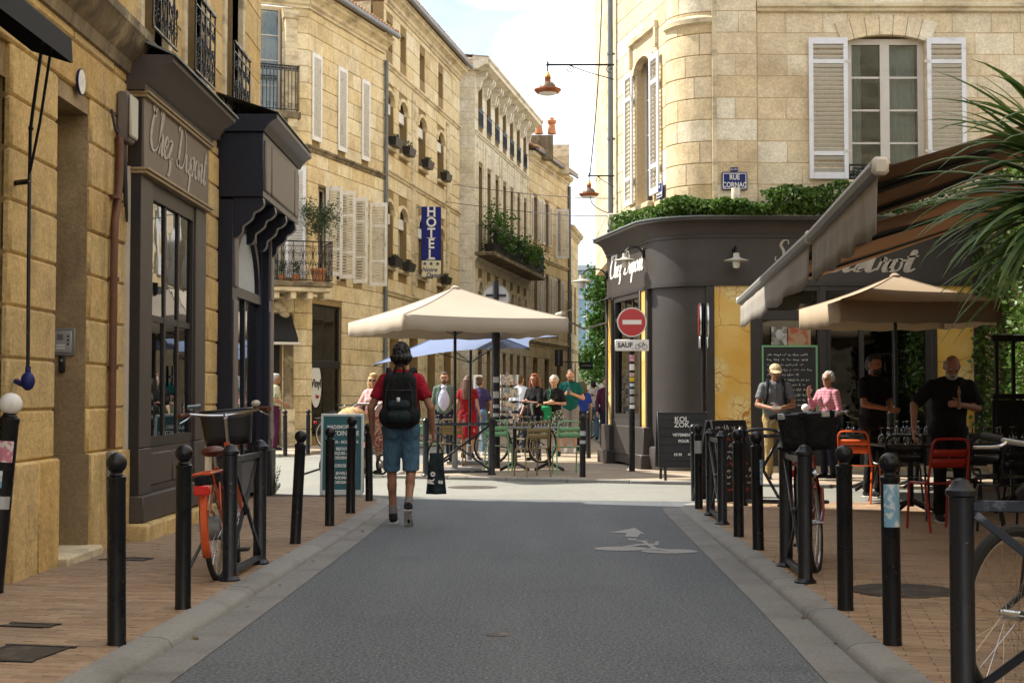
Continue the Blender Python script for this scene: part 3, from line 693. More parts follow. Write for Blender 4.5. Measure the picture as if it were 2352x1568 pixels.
def railing(root, M, x0, x1, z0, z1, y, style='scroll', mat='black_iron', name='railing', ret=0):
    X, Z = Vector((1, 0, 0)), Vector((0, 0, 1)); m = MB()
    m.box(x0, x1, y - .022, y + .022, z1 - .03, z1).box(x0, x1, y - .012, y + .012, z0, z0 + .02).box(x0, x1, y - .01, y + .01, z1 - .14, z1 - .125)
    n = max(2, int((x1 - x0) / (.12 if style == 'scroll' else .09)))
    for i in range(n + 1):
        x = x0 + (x1 - x0) * i / n
        if style == 'bars' or i % 2 == 0: m.box(x - .008, x + .008, y - .008, y + .008, z0, z1 - .03)
    if style == 'scroll':
        h = z1 - z0 - .16
        for i in range(n):
            x = x0 + (x1 - x0) * (i + .5) / n; rr = (x1 - x0) / n * .42
            for k, s in ((.2, 1), (.5, -1), (.8, 1)): scroll(m, Vector((x, y, z0 + .02 + h * k)), rr * 1.25, 1.4 * s, i * 1.2, X, Z, .007, 14)
            pts = [Vector((x + math.sin(t * 6.2832 + i * 3.14) * rr * .9, y, z0 + h * t)) for t in [q / 12 for q in range(13)]]; m.tube(pts, .006, 4)
    else:
        for i in range(n): m.lathe([(.034, -.006), (.034, .006)], 8, T(x0 + (x1 - x0) * (i + .5) / n, y, z1 - .08) @ RX(R(90)))
        for i in range(n):
            if i % 2 == 0: scroll(m, Vector((x0 + (x1 - x0) * (i + .5) / n, y, z0 + .11)), .06, 1.3, 0, X, Z, .007, 12)
    for s, xx in ((1, x0), (1, x1)):
        if ret:
            m.box(xx - .02, xx + .02, y, y + ret, z1 - .029, z1 - .001).box(xx - .01, xx + .01, y, y + ret, z0, z0 + .019)
            for q in range(1, int(ret / .11)): m.box(xx - .008, xx + .008, y + q * .11 - .008, y + q * .11 + .008, z0, z1 - .03)
    return m.build(name, mat, root, M, smooth=False)
def eave_tiles(root, M, x0, x1, z, y=-.42, depth=6, rise=.42):
    m = MB(); n = int((x1 - x0) / .2)
    MB().add([(x0, y, z), (x1, y, z), (x1, depth, z + rise * depth), (x0, depth, z + rise * depth)], [(0, 1, 2, 3)]).build('roof', 'roof_tile', root, M, smooth=False)
    for i in range(n):
        x = x0 + (i + .5) * (x1 - x0) / n
        for k in range(3):
            a = Vector((x, y + .34 * k - .04, z + .03 + rise * .34 * k)); b = Vector((x, y + .34 * (k + 1) + .04, z + .03 + rise * .34 * (k + 1)))
            m.cyl(a, b, .088 + random.uniform(0, .012), .07, 8)
    tag(m.build('roof_tiles', 'roof_tile', root, M), kind='stuff')
def gutter_pipe(root, M, x0, x1, z, y): MB().cyl((x0, y, z), (x1, y, z), .075, n=10).build('roof_gutter', 'zinc', root, M)
def downpipe(root, M, x, y, z0, z1, r=.055, mat='pipe_grey', name='downpipe'):
    d = MB().cyl((x, y, z0), (x, y, z1), r, n=12).build(name, mat, root, M)
    m = MB()
    z = z0 + .6
    while z < z1: m.cyl((x, y, z), (x, y, z + .05), r * 1.22, n=12).box(x - .012, x + .012, y, y + .1, z + .01, z + .04); z += 1.7
    m.build('pipe_clip', mat, d, M)
    return d
def leaves(m, c, rad, n, size, seed=None, flat_=None):
    rnd = random.Random(seed if seed is not None else random.random())
    for _ in range(n):
        while True:
            p = Vector((rnd.uniform(-1, 1), rnd.uniform(-1, 1), rnd.uniform(-1, 1)))
            if p.length <= 1: break
        p = p * (.55 + .45 * rnd.random()) if p.length > .3 else p
        q = Vector((c[0] + p.x * rad[0], c[1] + p.y * rad[1], c[2] + p.z * rad[2]))
        leaf(m, q, size * rnd.uniform(.6, 1.3), rnd)
def leaf(m, q, s, rnd, asp=.55):
    d = Vector((rnd.gauss(0, 1), rnd.gauss(0, 1), rnd.gauss(-.2, .8))).normalized(); e = d.cross(Vector((rnd.gauss(0, 1), rnd.gauss(0, 1), rnd.gauss(0, 1)))).normalized()
    f = d.cross(e) * .12 * s
    m.add([q - d * s * .5, q + e * s * asp * .5 + f, q + d * s * .5, q - e * s * asp * .5 + f], [(0, 1, 2), (0, 2, 3)])
# ---------------------------------------------------------------- near left town house (wall along the pavement, x = -3.45)
ML = T(-3.45, 0, 0) @ RZ(R(90))              # local x runs down the street, y into the house
nl = thing('town_house', 'ochre stone town house with rusticated doorway and iron window guards above the shop fronts', 'building', (-3.45, 10, 0))
DOOR = (10.65, 11.50, .1, 3.61); SH1 = (12.72, 15.22, .0, 3.3); SH2 = (16.75, 19.0, .0, 3.6); NEARW = (7.4, 9.66, .9, 3.5)
facade(nl, ML, 9.0, 19.3, .86, 4.22, [DOOR, SH1, SH2, NEARW], 'stone_ochre', 'mortar_dark', .36, (.9, 1.3), .021, .004, .09, .03)
UPW = [(13.05, 13.97, 4.75, 7.7), (14.80, 15.74, 4.75, 7.7), (16.85, 17.85, 4.75, 7.7)]
facade(nl, ML, 12.0, 19.3, 4.22, 7.4, UPW, 'stone_ochre', 'mortar_dark', .45, (.6, 1.1), .006, .006, .06, .012)
m = MB(); m.box(-14, 9, 0, .35, 0, 12).box(9, 12, .02, .35, 4.22, 12).box(12, 19.3, .02, .35, 7.4, 12)
m.box(9, 9.66, .02, .35, 0, .86).box(9.66, 10.65, .02, .35, 0, .86).box(11.5, 12.72, .02, .35, 0, .86).box(15.22, 16.75, .02, .35, 0, .86)
m.build('upper_wall', 'stone_trim', nl, ML, smooth=False)
MB().box(-14, 19.3, 1.35, 9, 0, 12.4).box(19.0, 19.3, .36, 1.34, 0, 12).box(-14, 18.99, -.0, 1.34, 12.01, 12.4).build('house_core', 'stone_trim', nl, ML, smooth=False)
for (a, b, c, d) in UPW:
    window(nl, ML, a, b, c, d, .22, 2, 4, 'frame_cream', curtain=True)
    m = MB(); m.cbox(a - .14, a, -.05, .1, c - .25, d, .01).cbox(b, b + .14, -.05, .1, c - .25, d, .01); m.build('window_surround', 'stone_trim', nl, ML)
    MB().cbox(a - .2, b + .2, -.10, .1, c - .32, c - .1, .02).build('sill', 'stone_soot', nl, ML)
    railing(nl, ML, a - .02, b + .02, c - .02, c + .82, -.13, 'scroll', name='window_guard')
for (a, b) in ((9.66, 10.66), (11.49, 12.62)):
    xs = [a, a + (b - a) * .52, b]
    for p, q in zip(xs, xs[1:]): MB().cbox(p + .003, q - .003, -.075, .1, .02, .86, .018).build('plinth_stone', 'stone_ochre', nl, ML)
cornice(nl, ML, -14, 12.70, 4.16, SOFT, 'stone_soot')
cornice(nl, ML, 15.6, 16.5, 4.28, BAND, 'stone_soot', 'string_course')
# door recess
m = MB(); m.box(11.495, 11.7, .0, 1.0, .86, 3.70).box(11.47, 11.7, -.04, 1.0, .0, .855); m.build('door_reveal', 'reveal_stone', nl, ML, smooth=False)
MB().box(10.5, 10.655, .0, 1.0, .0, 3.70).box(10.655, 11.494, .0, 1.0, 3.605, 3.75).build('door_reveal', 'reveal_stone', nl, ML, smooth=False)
MB().box(10.66, 11.49, .92, .98, .1, 3.6).build('door', 'wood', nl, ML, smooth=False)
MB().cbox(10.62, 11.52, -.16, .9, -.02, .13, .02).build('door_step', 'stone_trim', nl, ML)
ic = thing('intercom', 'square silver intercom panel set in the stone door reveal', 'intercom', (-3.62, 11.47, 1.70))
Mi = T(-3.625, 11.492, 1.76)                # faces back up the street
MB().cbox(-.095, .095, -.02, 0, -.11, .11, .004).build('frame', 'grey_metal', ic, Mi)
MB().cbox(-.07, .07, -.028, -.019, -.085, .085, .003).build('face_plate', 'sign_grey', ic, Mi)
m = MB()
for k in range(7): m.box(-.045, .005, -.0295, -.0275, .015 + k * .007, .018 + k * .007)
m.build('speaker_grille', 'charcoal', ic, Mi)
for k in range(3): MB().cyl((.045, -.034, .045 - k * .032), (.045, -.027, .045 - k * .032), .008, n=10).build('button', 'charcoal', ic, Mi)
MB().box(-.05, .02, -.0295, -.0275, -.035, -.022).box(-.05, .02, -.0295, -.0275, -.058, -.045).build('name_plate', 'sign_white', ic, Mi)
db = thing('key_box', 'small black key reader below the silver intercom', 'key reader', (-3.62, 11.47, 1.58))
MB().cbox(-.025, .025, -.03, 0, -.07, .07, .01).build('case', 'charcoal', db, T(-3.63, 11.49, 1.58)); MB().cyl((0, -.036, .03), (0, -.029, .03), .012, n=12).build('sensor', 'grey_metal', db, T(-3.63, 11.49, 1.58))
np_ = thing('number_plate', 'oval blue enamel house number plate above the stone doorway', 'number plate', (-3.41, 11.15, 3.8))
Mn = ML @ T(11.15, -.035, 3.80)
MB().lathe([(0, 0), (.10, 0), (.105, -.006), (.105, -.016)], 24, RX(R(90)) @ Matrix.Diagonal((.9, 1, -1, 1))).build('plate', 'plate_blue', np_, Mn)
MB().lathe([(.086, .002), (.096, .002), (.096, -.004), (.086, -.004)], 24, T(0, -.016, 0) @ RX(R(90)) @ Matrix.Diagonal((.9, 1, -1, 1))).build('rim', 'sign_white', np_, Mn)
text('50', .11, 'lettering_white', np_, Mn @ T(0, -.019, 0) @ UP, bold=.002)
jb = thing('junction_box', 'grey plastic cable junction box fixed on the ochre stone beside the brown fascia', 'junction box', (-3.4, 12.3, 3.6))
MB().cbox(12.20, 12.42, -.14, -.03, 3.52, 3.96, .02).build('case', 'shop_taupe', jb, ML); MB().cbox(12.19, 12.43, -.165, -.14, 3.56, 3.93, .015).build('lid', 'lamp_enamel', jb, ML)
m = MB()
for k in range(3): m.tube(cat([(12.25 + .04 * k, -.08, 3.53), (12.22 + .05 * k, -.09, 3.35 - .05 * k), (12.35 + .06 * k, -.06, 3.1 - .12 * k), (12.5, -.03, 3.2)], 5), .011, 5)
m.tube(cat([(12.19, -.05, 3.62), (12.02, -.08, 3.58), (11.98, -.05, 3.75)], 5), .014, 5); m.build('cable', 'cable', jb, ML)
bp = thing('waste_pipe', 'rusty brown pipe running down the ochre stone beside the brown shop front', 'pipe', (-3.4, 12.1, .9))
MB().tube(cat([(12.18, -.07, 3.55), (12.18, -.07, 3.2), (12.12, -.07, 2.95), (12.05, -.07, 2.7), (12.04, -.07, 2.0), (12.03, -.07, .88)], 6), .034, 10).build('pipe', 'pipe_brown', bp, ML)
m = MB()
for z in (3.0, 2.3, 1.55): m.cyl((12.05, -.07, z), (12.05, -.07, z + .03), .045, n=10).box(12.03, 12.07, -.07, -.02, z, z + .03)
m.build('pipe_clip', 'pipe_brown', bp, ML)
ub = thing('meter_box', 'flat grey metal meter box low on the ochre stone pier', 'meter box', (-3.37, 11.95, .28))
MB().cbox(11.86, 12.02, -.13, -.075, .56, .86, .006).build('case', 'grey_metal', ub, ML)
MB().add([(11.87, -.13, .56), (12.01, -.13, .56), (12.02, -.13, .30), (11.9, -.13, .30), (11.87, -.076, .56), (12.01, -.076, .56), (12.02, -.076, .30), (11.9, -.076, .30)], [(0, 3, 2, 1), (4, 5, 6, 7), (0, 4, 7, 3), (1, 2, 6, 5), (3, 7, 6, 2)]).build('lower_cover', 'grey_metal', ub, ML)
# black awning at the near window, with its crank rods
aw = thing('window_awning', 'black cloth awning over the near window of the ochre house', 'awning', (-3.4, 8.5, 3.6))
MB().add([(7.2, -.02, 4.12), (9.25, -.02, 4.12), (9.25, -.56, 3.66), (7.2, -.56, 3.66)], [(0, 1, 2, 3)]).build('cloth', 'canvas_black', aw, ML, smooth=False)
MB().add([(9.25, -.02, 4.12), (9.25, -.56, 3.66), (9.25, -.56, 3.5), (9.25, -.30, 3.58), (9.25, -.02, 3.80)], [(0, 1, 2, 3, 4)]).build('end_cloth', 'canvas_black', aw, ML, smooth=False)
MB().add([(7.2, -.56, 3.66), (9.25, -.56, 3.66), (9.25, -.57, 3.5), (7.2, -.57, 3.5)], [(0, 1, 2, 3)]).build('valance', 'canvas_black', aw, ML, smooth=False)
ck = thing('awning_crank', 'thin black crank rods hanging from the awning to a blue gear on the stone pier', 'crank', (-3.3, 9.7, 1.3))
J = at(68, 400, 9.65)
MB().tube([at(102, 68, 9.2), at(76, 250, 9.5), at(70, 300, 9.6), J], .012, 6).tube([at(122, 84, 9.2), at(92, 280, 9.5), J], .010, 6).tube([J, at(66, 600, 9.65), at(64, 858, 9.7)], .013, 6).build('rod', 'navy_iron', ck)
MB().sph(at(71, 295, 9.6), .02, 8, 6).build('joint', 'navy_iron', ck)
MB().tube([J - Vector((.0, 0, .05)), J + Vector((-.16, .1, -.05))], .02, 6).build('wall_bracket', 'black_iron', ck)
g = at(64, 875, 9.7)
MB().sph(g, (.05, .05, .065), 10, 8).cyl(g + Vector((0, 0, .05)), g + Vector((0, 0, .1)), .02, n=8).tube([g, g + Vector((-.04, 0, -.02)), g + Vector((-.1, .05, -.0))], .02, 6).build('gear_case', 'plate_blue', ck)

# ---------------------------------------------------------------- brown shop front on the left
s1 = thing('wooden_shop_facade', 'brown wooden shop front with cursive painted name, beside the ochre stone doorway', 'shop front', (-3.3, 14, 0))
for a, b in ((12.60, 13.02), (14.82, 15.30)):
    MB().cbox(a, b, -.15, .02, .86, 3.30, .008).build('pilaster', 'shop_brown', s1, ML)
    MB().cbox(a - .005, b + .005, -.155, .02, .44, .855, .008).build('pilaster_base', 'shop_brown', s1, ML)
MB().box(12.592, 12.60, -.149, .0, .44, 4.0).build('side_shade', 'shop_brown_dark', s1, ML, smooth=False)  # thin dark sheet: shade painted on the near side of the brown front
MB().box(12.55, 12.588, -.06, .0, .86, 3.36).build('edge_strip', 'frame_cream', s1, ML, smooth=False)
MB().cbox(13.02, 14.82, -.12, .02, .44, .86, .006).build('stall_riser', 'shop_brown', s1, ML)
for i in range(2): MB().cbox(13.06 + i * .88, 13.90 + i * .88, -.135, -.11, .50, .80, .012).build('riser_panel', 'shop_brown', s1, ML)
MB().cbox(12.58, 15.33, -.20, .02, .20, .44, .012).build('skirting', 'shop_brown', s1, ML)
xs = [12.5, 13.1, 13.7, 14.3, 14.8, 15.4]
for p, q in zip(xs, xs[1:]): MB().cbox(p + .004, q - .004, -.27 + random.uniform(-.01, .01), .02, -.06, .20 - .012 * (p - 12.5), .02).build('plinth_stone', 'stone_ochre', s1, ML)
m = MB(); m.box(13.02, 13.10, -.13, -.03, .86, 3.30).box(14.74, 14.82, -.13, -.03, .86, 3.30).box(13.10, 14.74, -.129, -.031, 3.14, 3.30).box(13.10, 14.74, -.129, -.031, .86, .95)
win = m.build('window_frame', 'shop_brown_dark', s1, ML, smooth=False)
panes(win, ML, 13.10, 14.74, .95, 3.14, -.10, 3, 2, .06, 'shop_brown_dark', 'shop_pane')
MB().box(13.0, 14.85, .05, .07, 3.24, 3.3).build('window_head', 'shop_brown', s1, ML, smooth=False)
MB().box(12.7, 15.25, 1.30, 1.34, 0, 3.3).build('room_back', 'interior_dark', s1, ML, smooth=False)
MB().cyl((13.93, -.125, 1.42), (13.93, -.125, 1.62), .012, n=6).box(13.86, 14.0, -.125, -.11, 1.5, 1.52).build('window_latch', 'black_iron', s1, ML)
MB().cbox(12.60, 15.30, -.17, .02, 3.36, 4.0, .006).build('fascia', 'shop_band', s1, ML)
m = MB()
for z in (3.30, 3.985): m.cbox(12.57, 15.33, -.205, .02, z, z + .03, .006).cbox(12.56, 15.34, -.225, .02, z + .03, z + .055, .006)
m.build('moulding', 'shop_gold', s1, ML)
cornice(s1, ML, 12.52, 15.38, 4.04, [(.0, 0), (-.19, 0), (-.20, .05), (-.25, .08), (-.32, .18), (-.42, .24), (-.44, .25), (-.44, .31), (.0, .31)], 'shop_brown')
MB().add([(12.5, -.47, 4.355), (15.4, -.47, 4.355), (15.4, 0, 4.56), (12.5, 0, 4.56), (12.5, -.47, 4.335), (15.4, -.47, 4.335), (15.4, 0, 4.54), (12.5, 0, 4.54)], [(0, 1, 2, 3), (4, 7, 6, 5), (0, 4, 5, 1), (0, 3, 7, 4), (1, 5, 6, 2)]).build('lead_roof', 'lead_roof', s1, ML, smooth=False)
script('Chez Dupont', .21, 'lettering_pale', s1, ML @ T(13.93, -.174, 3.56) @ UP, squeeze=1.25, wid=.11)
# ---------------------------------------------------------------- navy shop front at the street corner
s2 = thing('corner_shop_facade', 'navy and taupe corner shop front with carved brackets under its fascia', 'shop front', (-3.2, 18, 0))
MB().cbox(16.50, 16.80, -.20, .02, .0, 3.62, .006).cbox(18.88, 19.18, -.22, .02, .0, 3.62, .006).build('pilaster', 'shop_navy', s2, ML)
for a in (16.54, 18.92):
    for z0, z1 in ((.75, 2.45), (2.6, 3.4)): MB().cbox(a, a + .22, -.225 - (.02 if a > 17 else 0), -.19, z0, z1, .012).build('pilaster_panel', 'shop_taupe', s2, ML)
    MB().cbox(a - .05, a + .28, -.27, .02, -.08, .62, .015).build('pilaster_base', 'charcoal', s2, ML)
m = MB(); m.box(16.80, 16.95, -.14, .0, .1, 3.6).box(18.74, 18.88, -.14, .0, .1, 3.6).box(16.95, 18.74, -.139, -.001, 2.52, 2.64).box(16.95, 18.74, -.139, -.001, .1, .5).box(16.95, 18.74, -.138, -.002, 3.5, 3.6)
N_ = 16
for i in range(N_):       # arched head
    a0_, a1_ = math.pi * i / N_, math.pi * (i + 1) / N_; cx, cz = 17.845, 2.64
    P4 = [(cx + .895 * math.cos(a0_), cz + .86 * math.sin(a0_)), (cx + .895 * math.cos(a1_), cz + .86 * math.sin(a1_)), (cx + .77 * math.cos(a1_), cz + .74 * math.sin(a1_)), (cx + .77 * math.cos(a0_), cz + .74 * math.sin(a0_))]
    m.add([(x, y, z) for y in (-.13, -.02) for x, z in P4], [(0, 1, 2, 3), (7, 6, 5, 4), (0, 4, 5, 1), (2, 6, 7, 3)])
fr2 = m.build('window_frame', 'shop_navy', s2, ML, smooth=False)
MB().box(16.95, 18.74, -.075, -.07, 2.64, 3.5).build('fan_pane', 'curtain', fr2, ML, smooth=False)
panes(fr2, ML, 16.95, 18.74, .5, 2.52, -.08, 2, 1, .07, 'shop_navy', 'shop_pane')
MB().box(16.7, 19.0, 1.30, 1.34, 0, 3.6).build('room_back', 'interior_dark', s2, ML, smooth=False)
MB().cbox(16.48, 19.2, -.55, .02, 3.64, 4.40, .008).build('fascia', 'shop_navy', s2, ML)
for a, b in ((16.56, 16.9), (16.98, 18.7), (18.78, 19.12)): MB().cbox(a, b, -.575, -.54, 3.72, 4.32, .014).build('fascia_panel', 'shop_taupe', s2, ML)
cornice(s2, ML, 16.42, 19.26, 4.40, [(.0, 0), (-.57, 0), (-.60, .06), (-.66, .12), (-.72, .15), (-.72, .20), (.0, .20)], 'shop_navy')
MB().add([(16.4, -.74, 4.615), (19.28, -.74, 4.615), (19.28, 0, 4.86), (16.4, 0, 4.86), (16.4, -.74, 4.605), (19.28, -.74, 4.605)], [(0, 1, 2, 3), (4, 5, 1, 0)]).build('lead_roof', 'lead_roof', s2, ML, smooth=False)
for x in (16.58, 17.4, 18.22, 19.0):
    P5 = [(0, 0)] + [tuple(q.xy) for q in cat([(-.34, 0, 0), (-.35, -.08, 0), (-.30, -.14, 0), (-.24, -.17, 0), (-.215, -.24, 0), (-.16, -.29, 0), (-.11, -.33, 0), (-.10, -.40, 0), (-.06, -.45, 0), (0, -.46, 0)], 4)]
    MB().sweep([(-.20 + y, 3.635 + z) for y, z in P5], x - .06, x + .06).build('bracket', 'shop_navy', s2, ML)

# ---------------------------------------------------------------- left row beyond the crossing
def fr(p, q): d = Vector((q[0] - p[0], q[1] - p[1])); return T(p[0], p[1], 0) @ RZ(math.atan2(d.y, d.x)), d.length
def px_on(M, x):               # local x of a facade frame seen at picture column x
    o = M.translation; e = M.to_3x3() @ Vector((1, 0, 0)); k = (x - 1176) / FPX
    return (k * o.y - o.x) / (e.x - k * e.y)
def pz(y, Y): return CAMZ + (HOR - y) * Y / FPX
PC, P0, P1, P2 = (-7.4, 35.1), (-5.2, 36.0), (-3.7, 40.8), (-1.9, 50.9)
ra = thing('corner_house', 'warm stone corner house with long white shutters, scroll balcony and olive tree', 'building', (-5.2, 36, 0))
MC, LC = fr(PC, P0); MA, LA = fr(P0, P1)
ca_ = [(.55, 1.75, .1, 3.4), (.55, 1.75, 4.2, 7.2), (.6, 1.7, 8.5, 11.2)]
facade(ra, MC, 0, LC, .07, 11.2, ca_, 'stone_warm', 'mortar_dark', .42, (.5, .9), .012, .008, .05, .012)
aw_ = [px_on(MA, x) for x in (713, 731, 773, 790, 828, 843)]
holesA = [(aw_[0], aw_[1], 7.9, 10.1), (aw_[2], aw_[3], 7.9, 10.1), (aw_[4], aw_[5], 7.9, 10.1), (px_on(MA, 716), px_on(MA, 785), .3, 3.7)]
w1 = [(px_on(MA, 728), px_on(MA, 728) + .75, 4.4, 6.75), (px_on(MA, 768) + .1, px_on(MA, 768) + .75, 4.4, 6.75), (px_on(MA, 806) + .1, px_on(MA, 806) + .75, 4.4, 6.75)]
facade(ra, MA, 0, LA, .07, 11.2, holesA + w1, 'stone_warm', 'mortar_dark', .42, (.6, 1.0), .012, .008, .05, .012)
MB().prism([(PC[0], PC[1] + .5), (P0[0] - .3, P0[1] + .3), (P1[0] - .5, P1[1]), (-12, 46), (-16, 38.5)], 0, 11.3).build('house_core', 'stone_trim', ra, smooth=False)
for Mx, Lx in ((MC, LC), (MA, LA)):
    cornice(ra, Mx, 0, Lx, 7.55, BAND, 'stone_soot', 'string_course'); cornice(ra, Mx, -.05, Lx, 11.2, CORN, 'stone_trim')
eave_tiles(ra, MA, 0, LA, 11.72); gutter_pipe(ra, MA, -.1, LA, 11.68, -.46)
for a, b in zip(aw_[::2], aw_[1::2]): shutter(ra, MA @ T(a - .05, -.02, 7.88), b - a + .1, 2.26, 'white_paint', .062)
for (a, b, c, d) in w1: window(ra, MA, a, b, c, d, .2, 2, 4)
for xx, wd in ((745, .44), (777, .42), (808, .40), (846, .50)):
    x = px_on(MA, xx); shutter(ra, MA @ T(x, -.02, 4.45 - .05 * (xx > 800)) @ RZ(R(-72)), wd, 2.35, 'old_shutter', .07, cross=(.3, .72))
wn = window(ra, MA, holesA[3][0], holesA[3][1], .3, 3.7, .12, 2, 1, 'charcoal', curtain=False, leaves=1, pmat='shop_pane'); MB().cbox(holesA[3][0], holesA[3][1], .05, .2, 2.05, 2.25, .01).build('transom', 'charcoal', wn, MA)
for (a, b, c, d) in ca_[1:]: window(ra, MC, a, b, c, d, .25, 2, 4)
for x in (.2, 1.9):
    for z0, z1 in ((4.2, 7.4), (8.4, 11.1)):
        MB().cbox(x - .16, x + .16, -.13, .05, z0, z1, .03).cbox(x - .2, x + .2, -.17, .05, z1 - .22, z1, .02).build('pilaster', 'stone_trim', ra, MC)
shutter(ra, MC @ T(1.78, -.16, 4.3) @ RZ(R(-20)), .5, 2.8, 'shutter_paint', .07); shutter(ra, MC @ T(.45, -.16, 4.3) @ RZ(R(200)), .5, 2.8, 'shutter_paint', .07)
# ground floor door with a carved surround
m = MB(); m.box(.55, 1.75, .3, .36, .1, 3.4); m.build('shop_door', 'charcoal', ra, MC, smooth=False)
MB().box(.75, 1.15, .28, .299, .5, 2.6).box(1.22, 1.6, .28, .299, .5, 2.6).build('door_pane', 'dark_pane', ra, MC, smooth=False)
for s, x in ((-1, .45), (1, 1.9)):
    MB().cbox(x - .16, x + .16, -.14, .06, .07, 1.0, .02).build('door_pier', 'stone_trim', ra, MC); MB().cbox(x - .12, x + .12, -.10, .06, 1.0, 3.4, .02).build('carved_jamb', 'stone_soot', ra, MC)
m = MB()
for i in range(9): a = math.pi * i / 8; m.sph((1.17 + .62 * math.cos(a), -.08, 3.35 + .35 * math.sin(a)), .13, 8, 6)
for i in range(14): m.sph((.5 + i * .105, -.10 - .05 * (i % 2), 7.9 + .12 * (i % 3)), (.08, .09, .1), 6, 5)
m.build('carving', 'stone_trim', ra, MC)
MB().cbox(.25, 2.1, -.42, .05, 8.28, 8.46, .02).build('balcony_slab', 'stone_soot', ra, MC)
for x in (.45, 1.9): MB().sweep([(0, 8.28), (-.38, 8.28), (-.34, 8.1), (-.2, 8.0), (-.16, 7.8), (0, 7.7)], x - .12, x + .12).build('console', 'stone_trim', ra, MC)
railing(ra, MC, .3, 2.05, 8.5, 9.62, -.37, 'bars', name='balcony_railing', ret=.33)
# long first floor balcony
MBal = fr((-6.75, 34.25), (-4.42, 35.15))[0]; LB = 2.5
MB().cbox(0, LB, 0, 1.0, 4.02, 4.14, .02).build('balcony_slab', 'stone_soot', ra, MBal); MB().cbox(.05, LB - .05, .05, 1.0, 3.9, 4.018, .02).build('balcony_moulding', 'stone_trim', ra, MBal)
for i in range(6): MB().cbox(.2 + i * .42, .34 + i * .42, .12, .9, 3.72, 3.9, .02).build('console', 'stone_trim', ra, MBal)
railing(ra, MBal, .03, LB - .03, 4.17, 5.15, .04, 'scroll', name='balcony_railing', ret=.8)
downpipe(ra, MA, LA - .02, -.09, .3, 11.0)
MB().add([(.45, -.12, 3.35), (1.95, -.12, 3.35), (1.95, -.85, 2.75), (.45, -.85, 2.75), (.45, -.85, 2.62), (1.95, -.85, 2.62), (1.95, -.12, 2.7)], [(0, 1, 2, 3), (3, 2, 5, 4), (1, 6, 5, 2)]).build('door_awning', 'canvas_black', ra, MC, smooth=False)
MB().cyl((.4, -.86, 2.62), (2.0, -.86, 2.62), .035, n=8).build('awning_bar', 'frame_cream', ra, MC)
vy = thing('window_sign', 'white oval shop sign in the dark window beyond the crossing', 'sign', (-5, 36.4, 1.4))
Mv = MA @ T(px_on(MA, 722) + .22, .06, pz(885, 36.8)); MB().lathe([(0, .004), (.38, .004), (.38, 0)], 28, RX(R(90)) @ Matrix.Diagonal((.85, 1.5, 1, 1))).build('oval', 'sign_white', vy, Mv); text('Vinyl', .30, 'charcoal', vy, Mv @ T(0, -.012, .05) @ UP, bold=.006)
text('bar', .16, 'sign_red', vy, Mv @ T(.08, -.012, -.28) @ UP, bold=.004)
ol = thing('olive_tree', 'bushy potted olive tree on the scroll iron balcony', 'plant', (-4.75, 35.3, 4.14))
c0 = at(732, 505, 35.5)
m = MB(); rnd = random.Random(3)
for i in range(26):
    c = c0 + Vector((rnd.gauss(0, .22), rnd.gauss(0, .2), rnd.gauss(0, .2)))
    for _ in range(60): leaf(m, c + Vector((rnd.gauss(0, .11), rnd.gauss(0, .1), rnd.gauss(0, .12))), rnd.uniform(.06, .12), rnd, .3)
m.build('crown', 'olive_leaf', ol); MB().tube([(c0.x, c0.y, 4.4), (c0.x + .03, c0.y, 4.8), (c0.x - .02, c0.y, c0.z)], .03, 6).build('trunk', 'bark', ol)
MB().lathe([(.0, 0), (.13, 0), (.19, .3), (.21, .3), (.21, .36), (.0, .36)], 14, T(c0.x, c0.y, 4.15)).build('pot', 'terracotta', ol)
for dx, r_ in ((-.55, .12), (-.9, .1)):
    p_ = thing('flower_pot', 'terracotta flower pot with green sprigs behind the balcony railing', 'flower pot', (c0.x + dx, c0.y - .1, 4.14), group='pots on the scroll balcony')
    MB().lathe([(0, 0), (r_ * .7, 0), (r_, .22), (0, .22)], 12, W[p_.name]).build('pot', 'terracotta', p_, I4 if False else I4 @ I4)
    m = MB(); leaves(m, (c0.x + dx, c0.y - .1, 4.55), (.14, .14, .2), 90, .07); m.build('sprigs', 'olive_leaf', p_)

# hotel house
rh = thing('hotel_house', 'tall warm stone house with arched windows, flower boxes and a hotel sign', 'building', (-3.7, 40.8, 0))
MH, LH = fr(P1, P2)
wx = [px_on(MH, x) for x in (892, 924, 968, 1011)]; hw = .52
hol = []
for x in wx: hol += [(x - hw, x + hw, 8.6, 10.25), (x - hw, x + hw, 5.1, 7.0), (x - .38, x + .38, 11.45, 12.3)]
gx = [1.2, 3.6, 6.0, 8.4]
for x in gx: hol.append((x - .6, x + .6, .1, 3.3))
facade(rh, MH, 0, LH, .07, 12.75, hol, 'stone_warm', 'mortar_dark', .52, (.9, 1.6), .014, .010, .05, .012)
MB().prism([(P1[0] - .4, P1[1] + .1), (P2[0] - .4, P2[1]), (-12, 54), (-14, 44)], 0, 12.8).build('house_core', 'stone_trim', rh, smooth=False)
for z, pr in ((4.25, BAND), (7.75, BAND), (10.85, BAND)): cornice(rh, MH, 0, LH, z, pr, 'stone_trim', 'string_course')
cornice(rh, MH, 0, LH + .1, 12.7, CORN, 'stone_trim'); eave_tiles(rh, MH, 0, LH + .1, 13.2); gutter_pipe(rh, MH, 0, LH + .1, 13.18, -.44)
